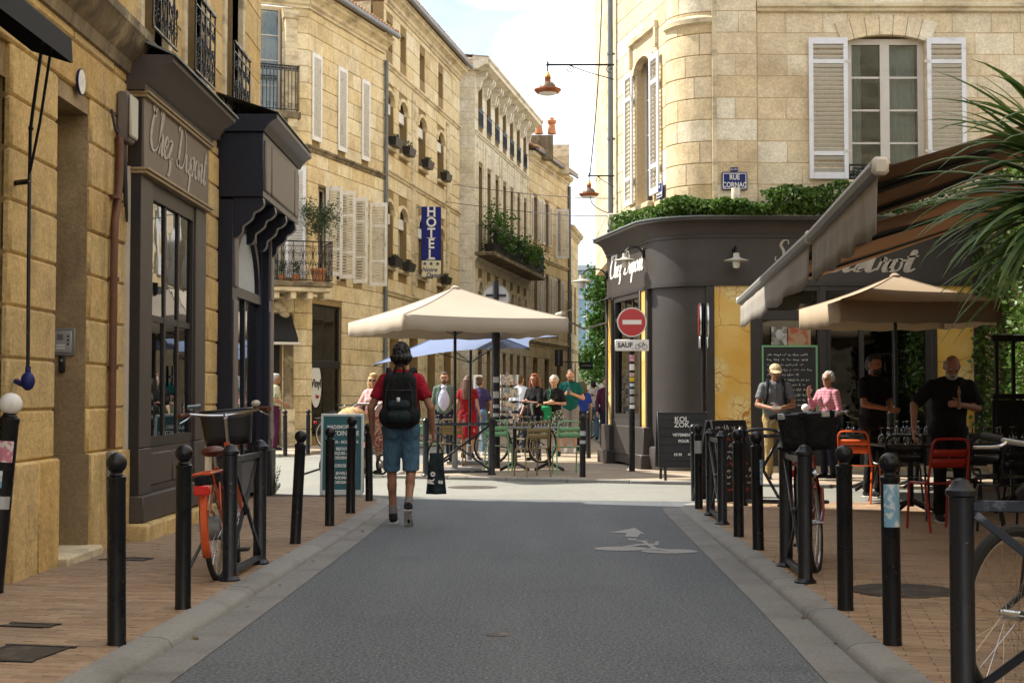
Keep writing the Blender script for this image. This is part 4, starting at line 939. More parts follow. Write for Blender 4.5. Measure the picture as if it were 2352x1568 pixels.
def archhead(root, M, x, hw_, z, rise, mat, wd=.14):
    n = 7
    for i in range(n):
        a0_, a1_ = math.pi * i / n, math.pi * (i + 1) / n; r0, r1 = hw_, hw_ + wd
        P4 = [(x + r * math.cos(a), z + r / hw_ * rise * math.sin(a)) for r, a in ((r0, a0_), (r1, a0_), (r1, a1_), (r0, a1_))]
        MB().add([(p, y, q) for y in (-.05, .1) for p, q in P4], [(0, 1, 2, 3), (7, 6, 5, 4), (0, 4, 5, 1), (1, 5, 6, 2), (2, 6, 7, 3), (3, 7, 4, 0)]).build('arch_stone', mat, root, M, smooth=False)
    pts = [(x + hw_ * math.cos(math.pi * i / 14), z + rise * math.sin(math.pi * i / 14)) for i in range(15)]
    cs = pts + [(x - hw_, z + rise + .02), (x + hw_, z + rise + .02)]
    MB().add([(p, .0, q) for p, q in cs], [tuple([15, 16] + list(range(0, 8))), tuple([15] + list(range(7, 15)))]).build('arch_spandrel', mat, root, M, smooth=False)
for i, x in enumerate(wx):
    for z0, z1 in ((8.6, 10.25), (5.1, 7.0)):
        window(rh, MH, x - hw, x + hw, z0, z1, .26, 2, 4, 'frame_cream'); archhead(rh, MH, x, hw, z1 - .35, .35, 'stone_warm'); sill(rh, MH, x - hw, x + hw, z0)
        MB().cbox(x - hw + .02, x + hw - .02, .1, .2, z1 - .62, z1 - .3, .01).build('blind_box', 'white_paint', rh, MH)
    MB().box(x - .38, x + .38, .25, .3, 11.45, 12.3).build('attic_shutter', 'old_shutter', rh, MH, smooth=False)
for x in gx:
    MB().box(x - .6, x + .6, .25, .3, .1, 3.3).build('street_door', 'wood', rh, MH, smooth=False)
for x in [0.25, 2.35, 4.85, 7.3, 9.9]: MB().cbox(x - .22, x + .22, -.07, .05, .1, 4.2, .02).build('pilaster', 'stone_trim', rh, MH)
for x in ((wx[1] + wx[2]) / 2, wx[3] + 1.0): MB().cbox(x - .2, x + .2, -.06, .05, 4.45, 10.8, .02).build('pilaster', 'stone_trim', rh, MH)
MB().prism([(-4.7, 46), (-4.7, 47), (-3.6, 47), (-3.6, 46)], 12.8, 16.6).build('chimney', 'stone_soot', rh, smooth=False)
k = 0
for x in wx:
    for z0 in (8.6, 5.1):
        fb = thing('flower_box', 'dark window box with green plants on a sill of the hotel house', 'flower box', MH @ Vector((x, -.2, z0)), math.atan2(P2[1] - P1[1], P2[0] - P1[0]), 'window boxes of the hotel')
        Mf = W[fb.name]; MB().add([(a * s, b * t, c) for c, s, t in ((0, .8, .7), (.24, 1, 1)) for a, b in ((-.42, -.13), (.42, -.13), (.42, .13), (-.42, .13))], [(3, 2, 1, 0), (4, 5, 6, 7), (0, 1, 5, 4), (1, 2, 6, 5), (2, 3, 7, 6), (3, 0, 4, 7)]).build('box', 'charcoal', fb, Mf, smooth=False)
        m = MB(); leaves(m, (0, 0, .28), (.4, .12, .12 + .1 * (k % 3 == 2)), 120, .07); m.build('plants', 'olive_leaf', fb, Mf); k += 1
Yh = 44.4; a_ = at(968, 475, Yh); b_ = at(1013, 637, Yh); wS = b_.x - a_.x; zc1 = at(990, 598, Yh).z
MS = T((a_.x + b_.x) / 2, Yh, 0) @ RZ(R(4))
hs = thing('hotel_sign', 'tall blue hotel sign with stars and a cream foot projecting over the street', 'sign', ((a_.x + b_.x) / 2, Yh, b_.z))
MB().cbox(-wS / 2, wS / 2, -.06, .06, zc1, a_.z, .02).build('blue_panel', 'sign_blue', hs, MS); MB().cbox(-wS / 2 + .01, wS / 2 - .01, -.055, .055, b_.z, zc1 - .004, .02).build('cream_panel', 'sign_cream', hs, MS)
hh = (a_.z - zc1) / 5
for i, ch in enumerate('HOTEL'):
    zt = a_.z - hh * (i + .5); text(ch, hh * 1.25, 'lettering_white', hs, MS @ T(0, -.066, zt) @ UP, bold=.010, sx=.95)
    if ch in 'HTL': MB().box(-.14, .14, -.068, -.063, zt - hh * .45, zt - hh * .40).build('letter_serif', 'lettering_white', hs, MS, smooth=False)
def star(m, x, z, r, y): m.prism([(x + (r if i % 2 == 0 else r * .42) * math.sin(i * math.pi / 5), z + (r if i % 2 == 0 else r * .42) * math.cos(i * math.pi / 5)) for i in range(10)][::-1], 0, .006, T(0, y, 0) @ UP)
for i in range(3): mm = MB(); star(mm, (i - 1) * .2, zc1 - .11, .075, -.056); mm.build('star', 'lettering_navy', hs, MS, smooth=False)
text('Notre', .19, 'lettering_navy', hs, MS @ T(-.06, -.06, zc1 - .30) @ UP, shear=.35, bold=.004); text('Dame', .19, 'lettering_navy', hs, MS @ T(.06, -.06, zc1 - .47) @ UP, shear=.35, bold=.004)
MB().box(-1.0, -wS / 2, -.02, .02, a_.z - .05, a_.z - .01).box(-1.0, -wS / 2, -.02, .02, b_.z + .05, b_.z + .09).build('wall_arm', 'grey_metal', hs, MS, smooth=False)

# white house
PW0, PW1, PY1, PZ1 = (-1.37, 52.0), (.74, 63.5), (2.83, 71.6), (3.58, 77)
rw = thing('white_house', 'pale stone house with a long planted balcony and bracketed attic cornice', 'building', (-1.37, 52, 0))
MW, LW = fr(PW0, PW1); ME, LE = fr((-5.5, 51.4), PW0)
nx = [1.0 + i * 1.62 for i in range(7)]
hol = [(x - .42, x + .42, 11.45, 13.0) for x in nx] + [(x - .45, x + .45, 6.65, 9.9) for x in nx] + [(x - .4, x + .4, 3.9, 5.6) for x in nx] + [(x - .42, x + .42, .1, 3.0) for x in nx]
facade(rw, MW, 0, LW, .07, 13.3, hol, 'stone_pale', 'mortar_dark', .5, (.7, 1.3), .012, .008, .05, .012)
facade(rw, ME, 0, LE, .07, 13.3, [], 'stone_pale', 'mortar', .45, (.7, 1.2), .006, .006, .05, .008)
MB().prism([(-5.5, 51.8), (PW0[0] - .3, PW0[1] + .35), (PW1[0] - .4, PW1[1]), (-9, 66), (-9, 54)], 0, 13.4).build('house_core', 'stone_trim_pale', rw, smooth=False)
for z in (6.3, 10.95): cornice(rw, MW, 0, LW, z, BAND, 'stone_trim_pale', 'string_course')
cornice(rw, MW, -.4, LW + .2, 13.3, [(0, 0), (-.2, 0), (-.45, .14), (-.55, .16), (-.55, .30), (-.62, .34), (-.62, .40), (0, .5)], 'stone_trim_pale'); cornice(rw, ME, 0, LE + .5, 13.3, [(0, 0), (-.1, 0), (-.3, .14), (-.35, .16), (-.35, .30), (-.40, .34), (-.40, .40), (0, .5)], 'stone_trim_pale')
MB().add([(-.45, -.6, 13.72), (LW + .2, -.6, 13.72), (LW + .2, 3, 14.15), (-.45, 3, 14.15)], [(0, 1, 2, 3)]).build('zinc_roof', 'zinc', rw, MW, smooth=False)
eave_tiles(rw, ME, 0, LE, 13.76, -.1, 2.5, .12)
for i, x in enumerate(nx):
    window(rw, MW, x - .42, x + .42, 11.45, 13.0, .24, 2, 3); window(rw, MW, x - .45, x + .45, 6.65, 9.9, .28, 2, 4, 'frame_cream')
    MB().box(x - .42, x + .42, .22, .26, .1, 3.0).build('street_door', ['charcoal', 'cornac_dark', 'trouser_navy'][i % 3], rw, MW, smooth=False)
    window(rw, MW, x - .4, x + .4, 3.9, 5.6, .26, 2, 3); archhead(rw, MW, x, .4, 5.2, .4, 'stone_pale')
    railing(rw, MW, x - .42, x + .42, 11.4, 12.05, -.03, 'bars', name='window_guard')
    for s in (-.62, .62): MB().sweep([(0, 13.3), (-.4, 13.3), (-.36, 13.12), (-.2, 13.0), (-.14, 12.7), (0, 12.6)], x + s - .09, x + s + .09).build('eave_bracket', 'stone_trim_pale', rw, MW)
    for s in (-.6, .6): MB().cbox(x + s - .1, x + s + .1, -.05, .05, 6.6, 10.9, .01).build('pilaster', 'stone_trim_pale', rw, MW)
MB().cbox(0, LW, -.75, .05, 6.48, 6.62, .02).build('balcony_slab', 'stone_soot', rw, MW)
railing(rw, MW, .05, LW - .05, 6.65, 7.6, -.7, 'bars', name='balcony_railing', ret=.6)
rnd = random.Random(5)
for i in range(7):
    bx_ = .7 + i * 1.62; bp_ = MW @ Vector((bx_, -.45, 6.62))
    pt = thing('balcony_shrub', 'leafy shrub in a tub along the white house balcony', 'plant', bp_, 0, 'shrubs along the white house balcony')
    m = MB(); hgt = rnd.uniform(.9, 1.5) + (.35 if i == 0 else 0)
    for _ in range(14):
        c = bp_ + Vector((rnd.gauss(.12, .2), rnd.gauss(-.1, .4), rnd.uniform(.25, hgt)))
        for _ in range(34): leaf(m, c + Vector((rnd.gauss(0, .13), rnd.gauss(0, .15), rnd.gauss(0, .14))), rnd.uniform(.09, .18), rnd)
    m.build('foliage', 'tree_leaf', pt); MB().lathe([(0, 0), (.2, 0), (.25, .35), (0, .35)], 10, T(*bp_)).build('tub', 'charcoal', pt)
# yellow house with chimney pots, and the low house at the end of the row
ry = thing('yellow_house', 'narrow yellow stone house with terracotta chimney pots and grey shutters', 'building', (.74, 63.5, 0))
MY, LY = fr(PW1, PY1); yx = [1.3, 3.6, 6.2]
hol = [(x - .45, x + .45, 8.4, 10.4) for x in yx] + [(x - .45, x + .45, 4.6, 7.0) for x in yx] + [(x - .5, x + .5, .1, 3.0) for x in yx]
facade(ry, MY, 0, LY, .07, 11.9, hol, 'stone_warm', 'mortar_dark', .5, (.8, 1.3), .012, .01, .05, .012)
MB().prism([(.3, 63.9), (PY1[0] - .4, PY1[1]), (-6, 75), (-7, 66)], 0, 12).build('house_core', 'stone_trim', ry, smooth=False)
cornice(ry, MY, 0, LY, 11.9, CORN, 'stone_trim'); eave_tiles(ry, MY, 0, LY + .3, 12.45); gutter_pipe(ry, MY, 0, LY + .3, 12.4, -.44)
for z in (3.7, 7.6): cornice(ry, MY, 0, LY, z, BAND, 'stone_trim', 'string_course')
for x in yx:
    window(ry, MY, x - .45, x + .45, 8.4, 10.4, .2); window(ry, MY, x - .45, x + .45, 4.6, 7.0, .2); MB().box(x - .5, x + .5, .2, .25, .1, 3).build('street_door', 'charcoal', ry, MY, smooth=False)
    for s in (-1, 1): shutter(ry, MY @ T(x + s * .72 - .24, -.02, 4.6), .48, 2.4, 'shutter_paint', .09)
    if x < 5:
        for s in (-1, 1): shutter(ry, MY @ T(x + s * .72 - .24, -.02, 8.4), .48, 2.0, 'shutter_paint', .09)
shutter(ry, MY @ T(5.5, -.03, 8.0) @ RZ(R(-74)), .62, 2.4, 'shutter_paint', .09)
c_ = at(1245, 318, 65); MB().box(-.55, .5, -.3, .3, -1.0, .1).build('chimney', 'stone_soot', ry, T(*c_), smooth=False)
for dx in (-.15, .45): MB().lathe([(0, 0), (.2, 0), (.14, .45), (.2, .5), (.22, .62), (.1, .66), (.1, .75), (0, .78)], 12, T(c_.x + dx, c_.y, c_.z + .2)).build('chimney_pot', 'terracotta', ry)
c_ = at(1288, 345, 69); MB().box(-.5, .4, -.4, .4, -1.2, .2).build('chimney', 'stone_trim', ry, T(*c_), smooth=False)
downpipe(ry, MY, LY - .1, -.1, .2, 11.9, .08)
rz_ = thing('low_house', 'low stone house closing the row beside the green tree', 'building', (2.83, 71.6, 0))
MZ, LZ = fr(PY1, PZ1)
facade(rz_, MZ, 0, LZ, .07, 9.6, [(1.2, 2.1, 4.6, 6.8), (3.2, 4.1, 4.6, 6.8), (1.2, 2.1, .2, 2.8), (3.2, 4.1, .2, 2.8)], 'stone_warm', 'mortar_dark', .5, (.8, 1.3), .012, .01)
for x in (1.2, 3.2): window(rz_, MZ, x, x + .9, 4.6, 6.8, .2); window(rz_, MZ, x, x + .9, .2, 2.8, .2)
cornice(rz_, MZ, 0, LZ + .1, 9.55, CORN, 'stone_trim'); cornice(rz_, MZ, 0, LZ, 3.6, BAND, 'stone_trim', 'string_course')
MB().prism([(2.4, 71.9), (PZ1[0] - .05, PZ1[1]), (-4, 80), (-4, 75)], 0, 9.7).build('house_core', 'stone_trim', rz_, smooth=False)
# ---------------------------------------------------------------- corner house on the right
rc = thing('corner_house', 'cream ashlar corner house with rounded angle and big white louvred shutters', 'building', (3.4, 24.3, 0))
YF = 24.3
MF = T(0, YF, 0)                                    # front: local x = world x
ML2, LL2 = fr((2.07, 28.0), (2.71, 24.99))          # flank facing the side street
ACX, ACY, ARR = 3.5, 25.1, .80
WF = (5.78, 7.12, 5.02, 7.55)
facade(rc, MF, 4.22, 13, 4.2, 10.6, [WF], 'stone_cream', 'mortar', .375, (.42, .95), .005, .014, .05, -.012, jit=.0015)
facade(rc, MF @ T(0, -.05, 0), 3.5, 4.21, 4.2, 10.6, [], 'stone_cream', 'mortar', .375, (.32, .7), .005, .012, .05, -.012, jit=.0015)
WL = (1.3, 2.3, 4.85, 7.62)
facade(rc, ML2, 0, LL2, 4.2, 10.6, [WL], 'stone_cream', 'mortar', .375, (.4, .9), .005, .011, .05, -.012, jit=.0015)
TH0, TH1 = R(193), R(270)
MB().lathe([(ARR - .02, 4.2), (ARR - .02, 10.6)], 20, T(ACX, ACY, 0), TH0, TH1).build('wall', 'mortar', rc)
def arcblock(a, b, z0, z1, r0, r1, mat, name, root):
    m = MB(); n = 5; v = []
    for i in range(n + 1):
        t = a + (b - a) * i / n
        for r, z in ((r0, z0), (r1 - .008, z0), (r1, z0 + .008), (r1, z1 - .008), (r1 - .008, z1), (r0, z1)): v.append((ACX + r * math.cos(t), ACY + r * math.sin(t), z))
    f = [(i * 6 + k, (i + 1) * 6 + k, (i + 1) * 6 + (k + 1) % 6, i * 6 + (k + 1) % 6) for i in range(n) for k in range(6)] + [tuple(range(6)), tuple(range(n * 6, n * 6 + 6))[::-1]]
    return m.add(v, f).build(name, mat, root, ang=30)
z = 4.2; r_ = 0
while z < 10.5:
    c = TH0 + (TH1 - TH0) * ([.38, .62, .5, .7, .3][r_ % 5] + random.uniform(-.06, .06))
    for a, b in ((TH0, c - .008), (c + .008, TH1 - .004)): arcblock(a, b, z + .007, z + .368, ARR - .1, ARR + random.uniform(0, .004), 'stone_cream', 'stone_block', rc)
    z += .375; r_ += 1
MB().box(3.44, 3.52, -.07, .1, 4.2, 10.6).build('angle_strip', 'stone_trim', rc, MF, smooth=False)
MB().sweep([(0, 7.93), (-.05, 7.95), (-.05, 8.0), (-.09, 8.02), (-.09, 8.08), (0, 8.12)], 4.22, 13).build('string_course', 'stone_trim', rc, MF)
MB().lathe([(ARR, 7.72), (ARR + .06, 7.76), (ARR + .06, 7.84), (ARR, 7.9)], 20, T(ACX, ACY, 0), TH0, TH1).build('string_course', 'stone_trim', rc)
MB().prism([(3.4, 25.6), (13, 25.6), (13, 34), (3.2, 34), (2.45, 28.2)], 0, 12.5).build('house_core', 'stone_trim', rc, smooth=False)
MB().prism([(2.07, 28.0), (2.71, 24.99), (3.0, 24.6), (3.5, 24.32), (13, 24.32), (13, 34), (2.0, 34)], 10.6, 13).build('top_storey', 'stone_trim', rc, smooth=False)
MB().prism([(2.07, 28.0), (2.47, 28.1), (2.5, 33.9), (2.0, 33.9)], 4.2, 10.6).build('wall', 'stone_trim', rc, smooth=False)
# big window with arched head
x0, x1 = WF[0], WF[1]; n = 7
for i in range(n):
    p, q = x0 - .1 + (x1 - x0 + .2) * i / n, x0 - .1 + (x1 - x0 + .2) * (i + 1) / n; f_ = lambda t: 7.44 + .11 * (1 - ((t - (x0 + x1) / 2) / (.5 * (x1 - x0))) ** 2)
    MB().add([(a, y, zz) for y in (-.012, .12) for a, zz in ((p + .006, f_(p)), (q - .006, f_(q)), (q + (q - (x0 + x1) / 2) * .16 - .006, f_(q) + .34), (p + (p - (x0 + x1) / 2) * .16 + .006, f_(p) + .34))], [(0, 1, 2, 3), (7, 6, 5, 4), (0, 4, 5, 1), (1, 5, 6, 2), (2, 6, 7, 3), (3, 7, 4, 0)]).build('arch_stone', 'stone_cream', rc, MF, smooth=False)
wn = window(rc, MF, x0, x1, 5.02, 7.5, .16, 2, 4, 'frame_cream', fw=.10, bar=.035, curtain=False)
for a, b in ((x0 + .10, x0 + .30), (x1 - .56, x1 - .1)): MB().grid(lambda u, v: (a + (b - a) * u, .3 + .015 * math.sin(u * 26), 5.02 + 2.5 * v), 16, 1).build('curtain', 'curtain', wn, MF)
MB().cbox(x0 - .08, x1 + .08, -.10, .2, 4.90, 5.02, .02).build('sill', 'stone_trim', rc, MF)
railing(rc, MF, x0 + .01, x1 - .01, 5.04, 5.30, -.02, 'scroll', name='window_guard')
for xx in (5.10, 7.13): shutter(rc, MF @ T(xx, -.035, 5.04), .67, 2.44, 'shutter_paint', .075, True, (.18, .83), 'pale_slat', .04)
for xx in (5.77, 7.13): MB().box(xx - .05, xx + .05, -.085, -.078, 5.5, 5.54).box(xx - .05, xx + .05, -.085, -.078, 7.05, 7.09).build('hinge', 'frame_cream', rc, MF)
# flank window
wn = window(rc, ML2, WL[0], WL[1], WL[2], WL[3], .22, 2, 4, 'frame_cream'); archhead(rc, ML2, 1.8, .5, 7.38, .24, 'stone_cream', .12)
sill(rc, ML2, WL[0], WL[1], 4.86)
for xx in (.72, 2.33): shutter(rc, ML2 @ T(xx, -.03, 4.95), .52, 2.55, 'shutter_paint', .08, True, (.2, .8), 'pale_slat', .04)
m = MB(); m.box(.95, 2.65, -.06, .02, 8.0, 8.1).box(.95, 1.05, -.05, .02, 4.2, 8.0).box(2.55, 2.65, -.05, .02, 7.62, 8.0); m.build('window_surround', 'stone_trim', rc, ML2, smooth=False)
dp = downpipe(rc, ML2, -.08, -.1, 4.1, 12, .055, 'pipe_grey')
pb = at(1414, 505, 27.6); cbx = thing('cable_box', 'beige cable box at the foot of the grey downpipe above the bistro roof', 'cable box', pb)
MB().cbox(-.16, .16, -.10, .05, -.11, .12, .02).build('case', 'lamp_enamel', cbx, T(*pb)); MB().tube(cat([(.0, 0, -.1), (-.03, 0, -.25), (-.12, -.02, -.27), (-.15, 0, -.2)], 5), .025, 6).build('conduit', 'charcoal', cbx, T(*pb))

# street name plates
def plate(name, label, M, lines, wd, hg, sz):
    o = M.translation; t = thing(name, label, 'street sign', o)
    MB().cbox(-wd / 2, wd / 2, -.02, 0, -hg / 2, hg / 2, .01).build('plate', 'plate_blue', t, M); bw = .012; m = MB()
    a, b = wd / 2 - .02, hg / 2 - .02; m.box(-a, a, -.023, -.0195, b - bw, b).box(-a, a, -.023, -.0195, -b, -b + bw).box(-a, -a + bw, -.0229, -.0196, -b, b).box(a - bw, a, -.0229, -.0196, -b, b); m.build('border', 'lettering_white', t, M, smooth=False)
    for i, l in enumerate(lines): text(l, sz, 'lettering_white', t, M @ T(0, -.022, (hg * .21) * (1 - 2 * i) - .005) @ UP, bold=.002, sx=.78)
    return t
p_ = at(1688, 415, YF - .12); tp = plate('street_sign', 'blue enamel street name plate on the cream stone above the hedge', T(p_.x, YF - .065, p_.z), ['RUE', 'CORNAC'], .44, .31, .125)
MB().cbox(-.065, .065, -.015, 0, .165, .235, .004).build('district_plate', 'plate_blue', tp, T(p_.x, YF - .065, p_.z)); text('2e Arr', .045, 'lettering_white', tp, T(p_.x, YF - .082, p_.z + .2) @ UP)
plate('street_sign', 'blue enamel street name plate on the flank beside the white shutters', ML2 @ T(2.88, -.03, 4.98), ['RUE', 'NOTRE-DAME'], .36, .30, .065)

# ---------------------------------------------------------------- bistro front below
bf = thing('bistro_facade', 'dark brown bistro front with yellow marbled panels wrapping the street corner', 'shop front', (3.4, 24.2, 0))
YB = 24.2; MBF = T(0, YB, 0); MBL, LBL = fr((1.87, 27.7), (2.42, 24.96)); BCX, BCY, BRR = 3.35, 25.15, .95
def band(z0, z1, o, mat, name, x_end=9.6):         # a flat band round flank, corner and front, o outward
    MB().box(0, LBL + .02, -o, .3, z0, z1).build(name, mat, bf, MBL, smooth=False)
    MB().lathe([(BRR - .3, z0), (BRR + o, z0), (BRR + o, z1), (BRR - .3, z1), (BRR - .3, z0)], 28, T(BCX, BCY, 0), R(191), R(270)).build(name, mat, bf)
    MB().box(BCX - .01, x_end, -o - .001, .3, z0 + .001, z1 - .001).build(name, mat, bf, MBF, smooth=False)
band(3.26, 4.06, .02, 'cornac_brown', 'fascia'); band(3.20, 3.26, .05, 'cornac_dark', 'moulding'); band(4.02, 4.08, .04, 'cornac_dark', 'moulding')
pc = [(0, 0), (.05, 0), (.07, .05), (.11, .13), (.20, .20), (.29, .22), (.29, .27), (0, .27)]
MB().sweep([(-a, 4.08 + b) for a, b in pc], -.02, LBL + .02).build('cornice', 'cornac_brown', bf, MBL)
MB().lathe([(BRR + a, 4.08 + b) for a, b in pc], 28, T(BCX, BCY, 0), R(191), R(270)).build('cornice', 'cornac_brown', bf)
MB().sweep([(-a, 4.08 + b) for a, b in pc], BCX - .005, 9.6).build('cornice', 'cornac_brown', bf, MBF)
rl = MB().prism([tuple((MBL @ Vector((x, y, 0))).xy) for x, y in ((-.02, .4), (-.02, -.31), (LBL, -.31))] + [(BCX + 1.26 * math.cos(R(191 + i * 7.9)), BCY + 1.26 * math.sin(R(191 + i * 7.9))) for i in range(1, 11)] + [(9.6, YB - .31), (9.6, YB + .3), (3.4, YB + .8)], 4.351, 4.375).build('lead_roof', 'lead_roof', bf, smooth=False)
# the rounded column of the corner
MB().lathe([(BRR - .02, .08), (BRR - .02, 3.2)], 28, T(BCX, BCY, 0), R(186), R(272)).build('corner_column', 'cornac_brown', bf)
MB().lathe([(BRR + .05, .06), (BRR + .05, .42), (BRR + .03, .45), (BRR - .05, .45)], 28, T(BCX, BCY, 0), R(186), R(272)).build('column_base', 'cornac_brown', bf)
# flank: piers, marbled strips, window
for a, b in ((.0, .12), (.42, .52), (2.30, 2.38), (2.70, 2.82)): MB().cbox(a, b, -.06, .2, .1, 3.2, .008).build('pier', 'cornac_dark', bf, MBL)
for a, b in ((.12, .42), (2.38, 2.70)):
    MB().box(a, b, -.03, .2, .78, 3.2).build('marble_panel', 'faux_marble', bf, MBL, smooth=False); MB().cbox(a - .14, b + .14, -.14, .2, .05, .78, .012).build('pier_base', 'cornac_brown', bf, MBL); MB().cbox(a - .2, b + .2, -.2, .2, .05, .3, .012).build('pier_foot', 'cornac_brown', bf, MBL)
m = MB(); m.box(.52, .64, -.03, .1, .9, 3.2).box(2.18, 2.30, -.03, .1, .9, 3.2).box(.64, 2.18, -.029, .099, 2.72, 2.8).box(.64, 2.18, -.029, .099, 3.1, 3.2).box(.64, 2.18, -.029, .099, .9, 1.0)
wf = m.build('window_frame', 'cornac_dark', bf, MBL, smooth=False); panes(wf, MBL, .64, 2.18, 1.0, 2.72, .03, 2, 1, .06, 'cornac_dark', 'shop_pane'); panes(wf, MBL, .64, 2.18, 2.8, 3.1, .03, 3, 1, .05, 'cornac_dark', 'shop_pane')
MB().box(.52, 2.3, -.05, .2, .1, .9).build('stall_riser', 'cornac_brown', bf, MBL, smooth=False); MB().cbox(.7, 2.1, -.07, .0, .25, .78, .014).build('riser_panel', 'cornac_brown', bf, MBL)
for a, b in ((.66, 1.1), (1.75, 2.16)): MB().grid(lambda u, v: (a + (b - a) * u, .12 + .02 * math.sin(u * 30), 1.0 + .85 * v), 20, 1).build('half_curtain', 'curtain', bf, MBL)
MB().box(.5, 2.35, .5, .55, .1, 3.2).build('room_back', 'interior_warm', bf, MBL, smooth=False)
# front: panels, menu bay, wide doors
def fx(px): return (px - 1176) / FPX * YB
XA = [fx(v) for v in (1622, 1641, 1724, 1748, 1882, 1898, 2138, 2152, 2236)]
for a, b in ((XA[0], XA[1]), (XA[2], XA[3]), (XA[4], XA[5]), (XA[6], XA[7]), (XA[8], XA[8] + .2)): MB().cbox(a, b, -.04, .2, .1, 3.2, .008).build('pier', 'cornac_dark', bf, MBF)
for a, b in ((XA[1], XA[2]), (XA[7], XA[8])):
    MB().box(a, b, -.015, .2, .66, 3.2).build('marble_panel', 'faux_marble', bf, MBF, smooth=False); MB().cbox(a, b, -.06, .2, .1, .66, .01).build('panel_base', 'cornac_brown', bf, MBF)
MB().box(XA[0], 9.6, -.12, .2, .02, .14).build('step', 'stone_trim', bf, MBF, smooth=False)
m = MB(); a, b = XA[3], XA[4]; m.box(a + .03, b - .03, -.02, .1, 2.62, 2.78).box(a + .03, b - .03, -.02, .1, 3.12, 3.2).box(a + .03, b - .03, -.02, .1, .14, .7).box(a, a + .03, -.02, .1, .14, 3.2).box(b - .03, b, -.02, .1, .14, 3.2)
wf = m.build('menu_window', 'cornac_dark', bf, MBF, smooth=False); panes(wf, MBF, a, b, 2.78, 3.12, .04, 1, 1, .05, 'cornac_dark', 'pane'); panes(wf, MBF, a, b, .7, 2.62, .05, 1, 1, .05, 'cornac_dark', 'pane')
MB().box(a, b, .5, .52, .1, 3.2).build('room_back', 'interior_warm', bf, MBF, smooth=False)
m = MB(); a, b = XA[5], XA[6]; m.box(a, b, -.02, .1, 2.72, 2.84).box(a, b, -.02, .1, 3.12, 3.2)
for k in range(0, 4): q = a + (b - a - .08) * k / 3; m.box(q, q + .08, .0, .08, .14, 2.72)
wf = m.build('door_frame', 'cornac_dark', bf, MBF, smooth=False)
for k in range(3): q = a + (b - a - .08) * k / 3 + .08; panes(wf, MBF, q, q + (b - a - .08) / 3 - .08, .14, 2.72, .04, 1, 1, .05, 'cornac_dark', 'dark_pane')
panes(wf, MBF, a, b, 2.84, 3.12, .04, 3, 1, .05, 'cornac_dark', 'pane')
MB().box(3.6, 9.5, 1.25, 1.29, 0, 3.3).box(3.6, 9.5, .3, 1.24, 3.2, 3.25).build('room_back', 'interior_dark', bf, MBF, smooth=False)
script('Chez Dupont', .20, 'lettering_white', bf, MBL @ T(1.35, -.024, 3.58) @ UP, squeeze=1.25, wid=.15)
script('S', .17, 'lettering_pale', bf, MBF @ T(fx(1792), -.026, 3.62) @ UP, wid=.12); script('Bistrot', .22, 'lettering_pale', bf, MBF @ T(fx(1990), -.026, 3.44) @ UP, wid=.15, squeeze=1.5)
# menu board and prints behind the bistro glass
mb_ = thing('menu_board', 'chalk menu board in a pale green frame behind the bistro window', 'menu board', (fx(1815), YB + .2, 1.0))
a, b = fx(1753), fx(1873); z0, z1 = pz(952, YB), pz(797, YB)
MB().box(a, b, -.03, -.012, z0, z1).build('board', 'board_black', mb_, MBF, smooth=False)
m = MB(); m.box(a - .03, a, -.04, -.01, z0 - .03, z1 + .03).box(b, b + .03, -.04, -.01, z0 - .03, z1 + .03).box(a, b, -.04, -.01, z1, z1 + .03).box(a, b, -.04, -.01, z0 - .03, z0); m.build('frame', 'chair_green', mb_, MBF, smooth=False)
def scribble(m, x0, x1, z, h, y, rnd):
    x = x0
    while x < x1:
        wl = rnd.uniform(.03, .13); pts = []; k = max(4, int(wl / (h * .22)))
        for i in range(k + 1): pts.append((x + wl * i / k + rnd.uniform(-.3, .3) * h, y, z + h * (rnd.choice((.3, .3, .35, .7)) if i % 2 else rnd.choice((0, 0, .05, -.3))) + rnd.uniform(-.1, .1) * h))
        m.tube(cat(pts, 3), h * .07, 3); x += wl + h * .8
rnd = random.Random(11); m = MB()
for i in range(11): scribble(m, a + .06, b - rnd.uniform(.06, .35), z1 - .14 - i * .085, .045, -.034, rnd)
tag(m.build('chalk_lines', 'chalk', mb_, MBF, smooth=False), kind='stuff')
pp = thing('photo_panel', 'pair of photographs, a portrait and a cut of meat, above the menu board', 'poster', (fx(1815), YB + .2, 2.1))
MB().box(fx(1772), fx(1808), -.02, -.01, pz(792, YB), pz(750, YB)).build('portrait_print', 'photo_print', pp, MBF, smooth=False); MB().box(fx(1810), fx(1862), -.02, -.01, pz(795, YB), pz(752, YB)).build('meat_print', 'meat_print', pp, MBF, smooth=False)
MB().sph((fx(1790), -.022, pz(768, YB)), (.06, .004, .085), 12, 8).build('portrait_face', 'sign_grey', pp, MBF)
# chandelier behind the doors
cl_ = thing('chandelier', 'branching lamp with yellow globes hanging inside the bistro doors', 'lamp', (fx(2090), YB + .6, 2.0))
m = MB(); cc = Vector((fx(2100), YB + .6, pz(870, YB)))
m.cyl(cc + Vector((0, 0, -.3)), cc + Vector((0, 0, 1.4)), .012, n=6)
for i, (px, py) in enumerate(((2072, 846), (2108, 846), (2074, 893), (2112, 893), (2052, 870), (2130, 868))):
    q = Vector((fx(px), YB + .6 + .05 * (i % 2), pz(py, YB))); m.tube([cc, (cc + q) / 2 + Vector((0, 0, -.06)), q], .009, 5); MB().sph(q, .052, 12, 8).build('globe', 'globe_yellow', cl_)
m.build('stem', 'steel', cl_)
